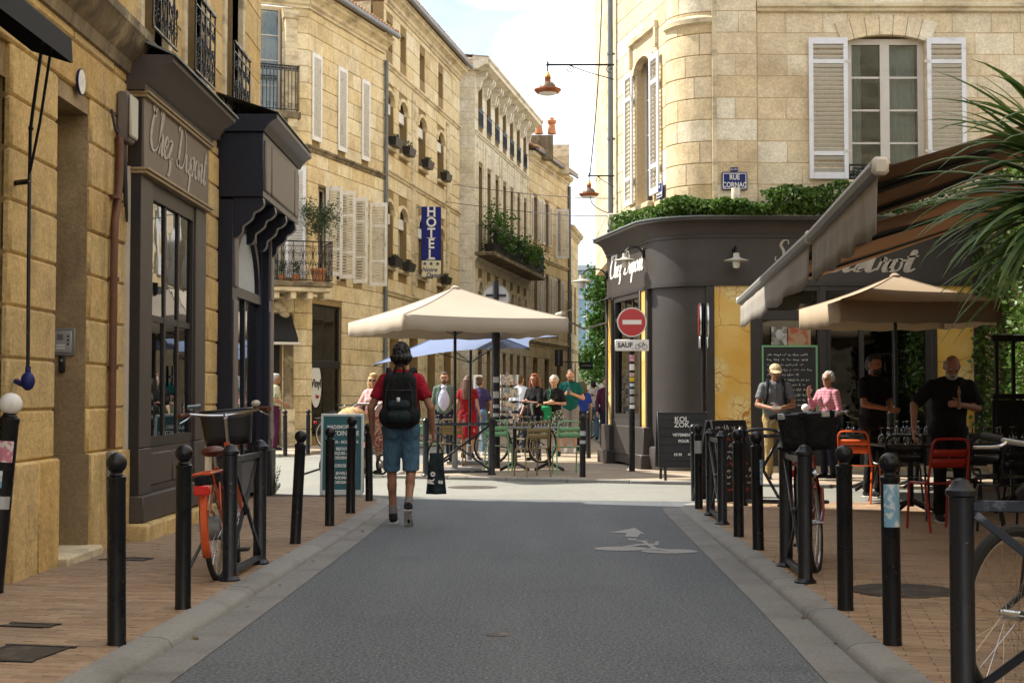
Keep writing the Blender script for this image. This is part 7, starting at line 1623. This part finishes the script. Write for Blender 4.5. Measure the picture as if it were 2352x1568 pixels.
def person(label, pos, rz, h=1.75, skin='skin', hair='hair_brown', hairstyle='short', top='tee_grey', sleeve=.5, bottom='denim', legs='long', shoes='shoe_dark', pose=None, build=1.0, turn=0, nod=0, dress=None, beard=False, glasses=False, vox=.011, socks=None, lean=0, open_jacket=None, long_top=0, female=False, hatch=None):
    t = thing('person', label, 'person', pos, R(rz)); k = h / 1.75
    M = W[t.name] @ Matrix.Scale(k, 4)
    P = dict(hipL=V(-.09, 0, .92), hipR=V(.09, 0, .92), kneeL=V(-.10, .03, .49), kneeR=V(.10, .03, .49), ankL=V(-.10, -.02, .09), ankR=V(.10, -.02, .09), shL=V(-.165 * build, 0, 1.405), shR=V(.165 * build, 0, 1.405), elL=V(-.23 * build, -.04, 1.13), elR=V(.23 * build, -.04, 1.13), wrL=V(-.27 * build, .06, .89), wrR=V(.27 * build, .06, .89), gL=.45, gR=.45, toeL=V(0, 1, 0), toeR=V(0, 1, 0))
    if pose: P.update(pose)
    sw = .92 if female else 1.0
    Lx = Matrix.Translation((0, 0, .95)) @ RX(R(-lean)) @ Matrix.Translation((0, 0, -.95)) if lean else I4
    up = lambda v: Lx @ v
    for q in ('shL', 'shR', 'elL', 'elR', 'wrL', 'wrR'): P[q] = up(P[q])
    nk, hd = up(V(0, -.01, 1.48)), up(V(0, .02, 1.625)); Mh = Matrix.Translation(up(V(0, .0, 1.53))) @ RX(R(-lean)) @ RZ(R(turn)) @ RX(R(-nod)); H = lambda x, y, z: Mh @ V(x, y, z)
    # body: one continuous skin
    b = MB(); cap(b, up(V(0, -.01, 1.40)), H(0, 0, .03), .058, .056)
    def ell(m, c, r, M_=Mh, n=16, q=12):
        s = len(m.v); m.sph(c, r, n, q); m.v[s:] = [tuple(M_ @ Vector(p)) for p in m.v[s:]]
    ell(b, (0, .012, .11), (.076, .094, .108)); ell(b, (0, .035, .055), (.058, .068, .072)); ell(b, (0, .11, .085), (.013, .022, .022)); ell(b, (0, .098, .04), (.024, .012, .010)); ell(b, (0, .085, .005), (.025, .022, .02)); ell(b, (0, .10, .125), (.045, .012, .012))
    for s in (-1, 1): ell(b, (s * .077, .0, .085), (.012, .022, .032))
    for s, c in ((-1, 'L'), (1, 'R')):
        aw = .72 if sleeve >= .9 else 1.0; cap(b, P['sh' + c], P['el' + c], .045 * build * sw * aw, .037 * build * aw); cap(b, P['el' + c], P['wr' + c], .038 * build * sw * aw, .025); dd_ = (P['wr' + c] - P['el' + c]).normalized(); mid = P['el' + c].lerp(P['wr' + c], .25); b.sph(mid, .040 * build * sw * aw, 10, 8)
        hand(b, P['wr' + c], P.get('hd' + c, dd_), s, P['g' + c], 1.0, P.get('up' + c))
        lw = .62 if legs == 'long' else 1.0; cap(b, P['hip' + c], P['knee' + c], .075 * lw, .052 * lw); cap(b, P['knee' + c], P['ank' + c], .050 * lw, .034); cf = P['knee' + c].lerp(P['ank' + c], .3); b.sph(cf + V(0, -.018 * lw, 0), (.050 * lw, .054 * lw, .10), 10, 8)
    cap(b, up(V(0, -.01, 1.0)), up(V(0, -.02, 1.34)), .08, .075)
    body = skinned(b, 'body', skin, t, M, .0085 if vox < .012 else .011, 3)
    # face
    for s in (-1, 1):
        e = MB(); ell(e, (s * .030, .100, .098), (.012, .008, .007), n=8, q=6); e.build('eye', 'hair_black', t, M); e = MB(); ell(e, (s * .031, .106, .121), (.019, .006, .0045), n=8, q=6); e.build('eyebrow', hair, t, M)
    e = MB(); ell(e, (0, .107, .036), (.022, .006, .006), n=8, q=6); e.build('mouth', 'bike_red' if female else 'leather', t, M)
    # hair
    hm = MB(); grow = .0
    if hairstyle != 'bald':
        ell(hm, (0, -.012, .132), (.080, .095, .097))
        if hairstyle == 'short': ell(hm, (0, -.04, .09), (.080, .075, .085)); ell(hm, (0, .04, .185), (.06, .055, .035))
        if hairstyle == 'buzz': ell(hm, (0, -.03, .10), (.079, .08, .08))
        if hairstyle == 'curly':
            rnd = random.Random(5)
            for i in range(60): a = rnd.uniform(0, 6.28); e_ = rnd.uniform(-.5, 1.5); ell(hm, (.088 * math.cos(a) * math.cos(e_), -.02 + .095 * math.sin(a) * math.cos(e_) * (1 if math.sin(a) < .3 else .6), .125 + .10 * math.sin(e_)), (.026, .026, .026), n=8, q=6)
        if hairstyle in ('long', 'bob', 'thick'):
            ln = {'long': .34, 'bob': .17, 'thick': .05}[hairstyle]
            for i in range(11):
                a = R(150 + i * 24); x, y = .072 * math.cos(a), -.015 + .078 * math.sin(a); p0 = H(x, y, .12); p1 = H(x * 1.25, y * 1.15 - .02, .12 - ln * .6); p2 = p1 + V(0, -.005, -ln * .55); hr_ = .024 if hairstyle == 'thick' else .036; cap(hm, p0, p1, hr_, hr_, 8); cap(hm, p1, p2, hr_, hr_ * .6, 8)
            ell(hm, (0, .045, .19), (.065, .05, .03))
            if hairstyle == 'thick':
                rnd = random.Random(9)
                for i in range(170): a = rnd.uniform(0, 6.28); e_ = rnd.uniform(-.9, 1.5); ell(hm, (.086 * math.cos(a) * math.cos(e_), -.02 + .10 * math.sin(a) * math.cos(e_) * (1 if math.sin(a) < .2 else .5), .115 + .118 * math.sin(e_)), (.011, .012, .022), n=7, q=5)
        if hairstyle == 'bun': ell(hm, (0, -.11, .18), (.05, .05, .05)); ell(hm, (0, -.05, .09), (.078, .07, .08))
        skinned(hm, 'hair', hair, t, M, .0065 if hairstyle in ('thick', 'curly') else .010, 0 if hairstyle == 'thick' else 2)
    else:
        for s in (-1, 1): ell(hm, (s * .07, -.04, .09), (.012, .045, .035))
        skinned(hm, 'hair', hair, t, M, .008, 2)
    if beard: bm_ = MB(); ell(bm_, (0, .055, .015), (.062, .055, .045)); ell(bm_, (0, .098, .055), (.03, .012, .008)); skinned(bm_, 'beard', hair, t, M, .008, 1)
    if glasses:
        gm = MB()
        for s in (-1, 1):
            if glasses == 'clear': gm.tube([H(s * .032 + .026 * math.cos(6.2832 * i / 14), .115, .098 + .019 * math.sin(6.2832 * i / 14)) for i in range(14)], .0035, 5, True)
            else: ell(gm, (s * .032, .113, .098), (.028, .005, .021), n=12, q=6)
            gm.cyl(H(s * .055, .11, .10), H(s * .08, .0, .10), .003, n=5)
        gm.cyl(H(-.01, .115, .10), H(.01, .115, .10), .003, n=5); gm.build('glasses', 'bike_black', t, M)
    # clothes
    sh = MB(); bw = build
    for z0, z1, ra, rb, dy in ((.975, 1.12, .118, .115, .008), (1.12, 1.30, .115, .125, 0), (1.30, 1.40, .125, .105, -.005)):
        cap(sh, up(V(0, dy + .004, max(z0, 1.02))), up(V(0, dy + .004, z1)), ra * .97 * (.8 + .2 * bw) * (.9 if female and z0 == 1.12 else 1), rb * .97 * (.8 + .2 * bw))
        for s in (-1, 1):
            o_ = (.055 if z0 < 1.1 else .062) * bw
            cap(sh, up(V(s * o_, dy, z0)), up(V(s * o_ * (1.15 if z0 > 1.2 else 1), dy, z1)), ra * (.86 if female and z0 == 1.12 else .95) * (.8 + .2 * bw), rb * .95 * (.8 + .2 * bw))
    cap(sh, P['shL'] * .8 + P['shR'] * .2, P['shR'] * .8 + P['shL'] * .2, .064, .064)
    for c in 'LR': cap(sh, up(V(0, -.025, 1.475)), P['sh' + c], .050, .056)
    if female: sh.sph(up(V(-.075, .085, 1.25)), .068, 10, 8); sh.sph(up(V(.075, .085, 1.25)), .068, 10, 8)
    if build > 1.05: sh.sph(up(V(0, .045, 1.08)), (.14, .115, .14), 14, 10)
    if long_top: cap(sh, V(-.06, 0, .98), V(-.075, 0, .98 - long_top), .12, .13); cap(sh, V(.06, 0, .98), V(.075, 0, .98 - long_top), .12, .13)
    for c in 'LR':
        if sleeve > 0:
            e = P['sh' + c].lerp(P['el' + c], min(1, sleeve * 1.25)); sh.sph(P['sh' + c], .064 * bw, 12, 8); sh.cyl(P['sh' + c], e, .063 * bw, .064 * bw if sleeve < .9 else .050, 14)
            if sleeve >= .9: e2 = P['el' + c].lerp(P['wr' + c], min(.97, (sleeve - .8) * 5)); cap(sh, P['el' + c], e2, .050 * bw, .042)
    skinned(sh, 'top', top, t, M, vox + .002, 3)
    if open_jacket:
        jm = MB()
        jm.sph(up(V(0, .078, 1.17)), (.125, .082, .24), 14, 10)
        jm.sph(up(V(0, .05, 1.43)), (.075, .07, .06), 12, 8); skinned(jm, 'shirt', open_jacket, t, M, vox, 3)
    pm = MB()
    if legs == 'skirt':
        cap(pm, V(-.07, 0, .95), V(-.11, .0, .52), .125, .13); cap(pm, V(.07, 0, .95), V(.11, 0, .52), .125, .13); pm.cyl(V(0, 0, .95), V(0, 0, .44), .13, .21, 20)
    else:
        for s, c in ((-1, 'L'), (1, 'R')):
            hp = P['hip' + c] + V(s * -.01, -.01, .06); pm.sph(P['hip' + c] + V(0, -.03, .0), (.105 * bw, .115 * bw, .12), 12, 10); pm.sph(P['hip' + c] + V(s * -.02, -.0, .07), (.10 * bw, .108 * bw, .10), 12, 10)
            kn = P['knee' + c]
            if legs == 'shorts':
                e = P['hip' + c].lerp(kn, .96); pm.cyl(P['hip' + c], e, .094 * bw, .084, 16)
            else: cap(pm, P['hip' + c], kn, .092 * bw, .068); pm.cyl(kn, P['ank' + c] + V(0, .0, -.01), .066, .062, 14)
    skinned(pm, {'skirt': 'skirt', 'shorts': 'shorts', 'long': 'trousers'}[legs], bottom, t, M, vox + .002, 3)
    for c in 'LR':
        a = P['ank' + c]; d = P['toe' + c].normalized(); s_ = MB(); hl = a + V(0, 0, -.045) - d * .03; cap(s_, hl, a + d * .12 + V(0, 0, -.055), .038, .040); cap(s_, a + d * .10 + V(0, 0, -.057), a + d * .16 + V(0, 0, -.062), .038, .028); cap(s_, a, a + V(0, 0, -.02), .044, .044)
        sh_ = skinned(s_, 'shoe', shoes, t, M, .010, 2)
        so_ = MB(); so_.cbox(-.042, .042, -.075, .19, -.012, .010, .006, Matrix.Translation(a + V(0, 0, -.088)) @ d.to_track_quat('Y', 'Z').to_matrix().to_4x4()); so_.build('sole', 'sole', sh_, M)
        if socks: cs = MB(); cap(cs, a, a.lerp(P['knee' + c], .16), .042, .041); cs.build('sock', socks, sh_, M)
    return t, M, P
def put(px, py, z=None):
    zz = .05 if z is None else z
    for _ in range(3):
        g = gr(px, py, zz)
        if z is None: zz = ground(g.x, g.y)
    return (g.x, g.y, zz)
# the man with the backpack walking away
t, M, P = person('man in red t-shirt and denim shorts walking away with a black backpack', put(921, 1203, 0), 0, 1.86, 'skin_tan', 'hair_black', 'thick', 'tee_red', .55, 'denim', 'shorts', 'shoe_dark', dict(kneeL=V(-.10, .10, .50), ankL=V(-.085, .10, .09), kneeR=V(.095, .02, .50), ankR=V(.09, -.26, .20), toeR=V(0, .72, -.70), elL=V(-.29, -.06, 1.13), wrL=V(-.285, .02, .88), elR=V(.29, -.07, 1.13), wrR=V(.31, .02, .89), gR=.85), 1.0, vox=.010, socks='short_grey')
bk = thing('backpack', 'black backpack with a small white badge worn by the man in red', 'backpack', M @ V(0, -.2, 1.0)); m = MB()
for x in (-.07, 0, .07): cap(m, V(x, -.20, 1.03), V(x * .9, -.20, 1.38), .105, .10)
cap(m, V(-.10, -.22, 1.05), V(.10, -.22, 1.05), .105, .105); skinned(m, 'sack', 'nylon_black', bk, M, .011, 3)
m = MB(); cap(m, V(-.06, -.315, 1.05), V(.06, -.315, 1.05), .06, .06); cap(m, V(-.06, -.315, 1.16), V(.06, -.315, 1.16), .05, .05); skinned(m, 'front_pocket', 'bag_dark', bk, M, .01, 3)
m = MB(); m.tube([(-.11 + .22 * u, -.33 + .05 * abs(u - .5), 1.30 - .0 * u) for u in [i / 8 for i in range(9)]], .005, 5).tube(cat([(-.12, -.30, 1.0), (-.13, -.30, 1.2), (-.10, -.29, 1.36), (0, -.28, 1.42), (.10, -.29, 1.36), (.13, -.30, 1.2), (.12, -.30, 1.0)], 5), .005, 5); m.build('zip', 'charcoal', bk, M)
MB().cbox(-.016, .016, -.372, -.36, 1.19, 1.232, .006).build('badge', 'sign_white', bk, M)
m = MB(); m.tube(cat([(-.05, -.24, 1.46), (-.03, -.25, 1.53), (.03, -.25, 1.53), (.05, -.24, 1.46)], 5), .012, 6); m.build('handle', 'nylon_black', bk, M)
for s in (-1, 1): MB().tube(cat([(s * .09, -.17, 1.45), (s * .12, -.06, 1.50), (s * .13, .07, 1.46), (s * .13, .145, 1.30), (s * .16, .06, 1.08), (s * .16, -.10, 1.0)], 5), .026, 8).build('shoulder_strap', 'nylon_black', bk, M)
bg_ = thing('carrier_bag', 'dark green carrier bag with pale letters hanging from the walking man hand', 'bag', M @ V(.33, .05, .35)); h_ = P['wrR'] + V(.01, .02, -.10)
def bagp(u, v, s): a = -1 + 2 * u; wdt = .07 + .04 * (1 - v); return V(h_.x + a * wdt * .9 + .02, h_.y + s * (.045 * (1 - v) + .004) * (1 - a * a * .6) + .02 * math.sin(u * 9 + v * 4) * (1 - v), h_.z - .10 - .40 + .40 * v - .05 * abs(a) * (1 - v) * 0)
for s in (-1, 1): solid(MB().grid(lambda u, v: bagp(u, v, s), 14, 12).build('side', 'bag_dark', bg_, M), .003)
for q in (-1, 1): MB().tube(cat([(h_.x - .07, h_.y + q * .02, h_.z - .11), (h_.x - .02, h_.y + q * .01, h_.z), (h_.x + .03, h_.y + q * .01, h_.z), (h_.x + .09, h_.y + q * .02, h_.z - .11)], 5), .007, 5).build('handle', 'bag_dark', bg_, M)
text('R o', .085, 'lettering_white', bg_, M @ T(h_.x - .02, h_.y - .075, h_.z - .34) @ RX(R(90)) @ RZ(R(82)) , bold=.004)
text('s', .085, 'lettering_white', bg_, M @ T(h_.x + .06, h_.y - .07, h_.z - .38) @ RX(R(90)) @ RZ(R(82)), bold=.004)
# woman with the pram
pp_ = put(858, 1088, .0)
t, M, P = person('blonde woman in sunglasses and pink jacket pushing a pram', pp_, 150, 1.72, 'skin', 'hair_blonde', 'bob', 'pink_jacket', .98, 'dress_print', 'skirt', 'shoe_dark', dict(elL=V(-.24, .10, 1.18), wrL=V(-.16, .32, 1.06), elR=V(.24, .10, 1.18), wrR=V(.16, .32, 1.06), gL=.9, gR=.9, kneeR=V(.1, .12, .5), ankR=V(.1, .12, .09)), .95, 20, 4, glasses=True, female=True)
pr = thing('pram', 'pram with a patterned hood pushed over the crossing', 'pram', (pp_[0] - .28, pp_[1] - .45, 0)); Mp = T(pp_[0] - .27, pp_[1] - .50, 0) @ RZ(R(150)) @ Matrix.Scale(1.15, 4); m = MB()
m.sph((0, .12, .62), (.22, .40, .20), 16, 10); m.build('carrycot', 'trouser_navy', pr, Mp)
MB().lathe([(.27 * math.cos(R(a)), .27 * math.sin(R(a))) for a in range(0, 91, 15)], 20, T(0, .06, .70) @ Matrix.Diagonal((.95, 1.2, 1.1, 1))).build('hood', 'pram_print', pr, Mp)
MB().tube(cat([(-.2, -.38, 1.04), (-.22, -.2, .95), (-.2, .1, .6), (-.22, .35, .2)], 5), .014, 6).tube(cat([(.2, -.38, 1.04), (.22, -.2, .95), (.2, .1, .6), (.22, .35, .2)], 5), .014, 6).cyl((-.2, -.38, 1.04), (.2, -.38, 1.04), .017).tube([(-.2, .1, .6), (-.22, -.35, .2)], .013, 6).tube([(.2, .1, .6), (.22, -.35, .2)], .013, 6).build('frame', 'grey_metal', pr, Mp)
for x in (-.24, .24):
    for y in (-.36, .36): wq = MB().tube([(x, y + .14 * math.cos(a), .155 + .14 * math.sin(a)) for a in [6.2832 * i / 20 for i in range(20)]], .018, 6, True).build('wheel', 'rubber', pr, Mp); MB().cyl((x - .02, y, .155), (x + .02, y, .155), .06, n=14).build('hub', 'grey_metal', wq, Mp)
MB().cbox(-.17, .17, -.2, .25, .24, .40, .04).build('basket', 'nylon_black', pr, Mp); MB().sph((0, -.1, .62), (.16, .08, .12), 10, 8).build('blanket', 'white_cloth', pr, Mp)
# old man by the stone doorway
person('grey haired man in floral shirt and plum trousers walking along the far pavement', put(632, 1034, .07), -80, 1.78, 'skin_tan', 'hair_grey', 'short', 'shirt_floral', .65, 'trouser_plum', 'long', 'shoe_dark', dict(elR=V(.25, .02, 1.14), wrR=V(.2, .2, 1.05)), 1.12, vox=.013)
# people around the sunny terrace
person('bearded man with glasses in a sage jacket over a pale shirt', put(1020, 1050, .05), 178, 1.78, 'skin', 'hair_brown', 'short', 'jacket_sage', .98, 'trouser_navy', 'long', beard=True, glasses='clear', open_jacket='shirt_pale', vox=.012)
person('long haired woman in a red dress with her back turned', put(1074, 1052, .05), -12, 1.70, 'skin', 'hair_auburn', 'long', 'dress_red', .45, 'dress_red', 'skirt', 'shoe_dark', None, .95, female=True, vox=.012)
person('woman in a purple top with her hair in a bun', put(1102, 1045, .05), -25, 1.70, 'skin', 'hair_brown', 'bun', 'top_purple', .6, 'denim', 'long', 'white_cloth', dict(elR=V(.26, .05, 1.15), wrR=V(.18, .18, 1.02)), .95, female=True, vox=.012)
person('man in a white shirt seen from behind by the postcard rack', put(1195, 1040, .05), -30, 1.76, 'skin', 'hair_brown', 'short', 'shirt_white', .98, 'trouser_navy', 'long', vox=.012)
person('red haired woman in a black wrap top standing behind the laid tables', put(1228, 1058, .05), 130, 1.72, 'skin', 'hair_red', 'long', 'black_cloth', .8, 'black_cloth', 'long', 'shoe_dark', dict(elL=V(-.26, .08, 1.14), wrL=V(-.08, .24, 1.18), elR=V(.27, .02, 1.13), wrR=V(.24, .16, .92)), 1.05, 25, female=True, vox=.012)
t, M, P = person('grey curly haired woman in a dark print dress carrying a green bag', put(1273, 1048, .05), 165, 1.70, 'skin', 'hair_grey', 'curly', 'black_cloth', .7, 'skirt_print', 'skirt', 'shoe_dark', dict(elL=V(-.25, .06, 1.15), wrL=V(-.05, .22, 1.16), elR=V(.25, .06, 1.15), wrR=V(.06, .22, 1.18)), .95, 0, 8, female=True, vox=.012)
gb = thing('hand_bag', 'green patterned bag slung from the shoulder of the grey haired woman', 'bag', M @ V(.2, .15, .85)); m = MB(); m.cbox(.02, .26, .13, .22, .80, 1.10, .035); m.build('pouch', 'bag_green', gb, M); MB().tube(cat([(.1, .17, 1.12), (.05, .14, 1.4), (.12, -.02, 1.48)], 5), .012, 6).build('strap', 'bag_green', gb, M)
t, M, P = person('man in a dark green t-shirt and grey shorts looking down at his phone', put(1310, 1040, .05), 172, 1.88, 'skin', 'hair_brown', 'buzz', 'tee_green', .55, 'short_grey', 'shorts', 'white_cloth', dict(elL=V(-.28, .06, 1.14), wrL=V(-.05, .27, 1.24), elR=V(.27, .04, 1.13), wrR=V(.05, .28, 1.24), gL=.8, gR=.8), 1.05, 10, 24, vox=.011, beard=True)
ph = tag(MB().cbox(-.035, .035, -.006, .006, 0, .14, .005).build('phone', 'bike_black', None, M @ T(0, .37, 1.24) @ RX(R(30))), 'black phone held by the man in the green t-shirt', 'phone')
person('person in a blue top with a yellow bag beyond the terrace', put(1337, 1036, .05), 20, 1.62, 'skin', 'hair_brown', 'bob', 'cloth_blue', .6, 'trouser_navy', 'long', vox=.013, female=True)
person('man in a flowery white shirt walking away down the street', put(1363, 1010, .05), 5, 1.74, 'skin', 'hair_black', 'short', 'shirt_flowers', .6, 'denim', 'long', vox=.013)
person('person in a dark jacket half hidden by the bistro flank', put(1393, 1030, .05), 200, 1.74, 'skin', 'hair_brown', 'short', 'trouser_plum', .98, 'trouser_navy', 'long', vox=.013)
# couple before the menu board
t, M, P = person('man in a tan cap, grey t-shirt and khaki trousers reading a card', put(1782, 1101, .04), 172, 1.78, 'skin_tan', 'hair_grey', 'buzz', 'tee_grey', .55, 'khaki', 'long', 'shoe_dark', dict(elL=V(-.27, .04, 1.13), wrL=V(-.06, .28, 1.08), elR=V(.27, .04, 1.13), wrR=V(.06, .28, 1.08), gL=.7, gR=.7), 1.1, 10, 14, vox=.011)
cp = thing('cap', 'tan peaked cap worn by the man in the grey t-shirt', 'cap', M @ V(0, .03, 1.7)); Mc = M @ T(0, .0, 1.53) @ RZ(R(10)) @ RX(R(-14))
MB().lathe([(.098 * math.cos(R(a)), .098 * math.sin(R(a))) for a in range(0, 91, 10)], 20, T(0, -.008, .145) @ Matrix.Diagonal((.95, 1.1, .85, 1))).build('crown', 'cap_tan', cp, Mc)
solid(MB().grid(lambda u, v: (math.cos(math.pi * (.12 + .76 * u)) * .088 * (1 + .05 * v), math.sin(math.pi * (.12 + .76 * u)) * (.10 + .085 * v) , .150 - .03 * v - .012 * abs(u - .5)), 14, 4).build('peak', 'cap_tan', cp, Mc), .004)
rs = thing('rucksack', 'dark rucksack on the back of the man in the tan cap', 'backpack', M @ V(0, -.2, 1.1)); m = MB(); cap(m, V(-.06, -.19, 1.1), V(-.06, -.19, 1.36), .09, .09); cap(m, V(.06, -.19, 1.1), V(.06, -.19, 1.36), .09, .09); skinned(m, 'sack', 'nylon_black', rs, M, .013, 3)
for s in (-1, 1): MB().tube(cat([(s * .09, -.12, 1.47), (s * .115, .03, 1.505), (s * .12, .125, 1.42), (s * .13, .14, 1.25), (s * .17, .05, 1.10)], 5), .022, 8).build('strap', 'nylon_black', rs, M)
tag(MB().cbox(-.07, .07, -.002, .002, 0, .07, .001).build('card', 'sign_white', None, M @ T(0, .40, 1.07) @ RX(R(-55))), 'small white card read by the man in the tan cap', 'card')
t, M, P = person('grey haired woman in a pink striped top pointing upward', put(1903, 1098, .04), 125, 1.66, 'skin', 'hair_grey', 'curly', 'pink_stripes', .92, 'trouser_navy', 'long', 'shoe_dark', dict(elR=V(.25, .10, 1.17), wrR=V(.22, .22, 1.38), hdR=V(0, .05, 1), gR=.35, elL=V(-.25, .0, 1.13), wrL=V(-.2, .18, .98)), 1.05, 12, -4, glasses='clear', female=True, vox=.011)
MB().tube(cat([(.1, -.02, 1.49), (.02, .14, 1.3), (-.12, .15, 1.1), (-.2, .05, .98)], 5), .006, 5).build('bag_strap', 'nylon_black', t, M)
# waiters
t, M, P = person('waiter in black standing sideways with folded forearms by the bistro doors', put(2008, 1140, .05), 215, 1.80, 'skin_tan', 'hair_black', 'short', 'black_cloth', .6, 'black_cloth', 'long', 'shoe_dark', dict(elL=V(-.24, .06, 1.14), wrL=V(.0, .25, 1.10), elR=V(.24, .06, 1.14), wrR=V(.05, .28, 1.08)), 1.08, 0, 5, vox=.011, beard=True)
g_ = put(2195, 1200, .07)
t, M, P = person('bald bearded waiter in black bending over a shaded table with a pepper mill', (g_[0] + .08, g_[1] + .45, .04), 175, 1.74, 'skin_tan', 'hair_grey', 'bald', 'black_cloth', .75, 'black_cloth', 'long', 'shoe_dark', dict(elR=V(.37, .06, 1.22), wrR=V(.40, .25, 1.0), elL=V(-.26, .10, 1.2), wrL=V(-.03, .30, 1.28), gL=.9), 1.12, 0, 20, lean=13, vox=.011, beard=True)
pm_ = thing('pepper_mill', 'turned wooden pepper mill in the fist of the bald waiter', 'pepper mill', M @ V(0, .36, 1.1)); MB().lathe([(0, 0), (.028, 0), (.03, .04), (.02, .09), (.026, .16), (.016, .22), (.028, .25), (.028, .30), (.012, .33), (.015, .36), (0, .37)], 14, T(-.02, .40, 1.16) @ Matrix.Scale(.62, 4)).build('mill', 'wood', pm_, M)
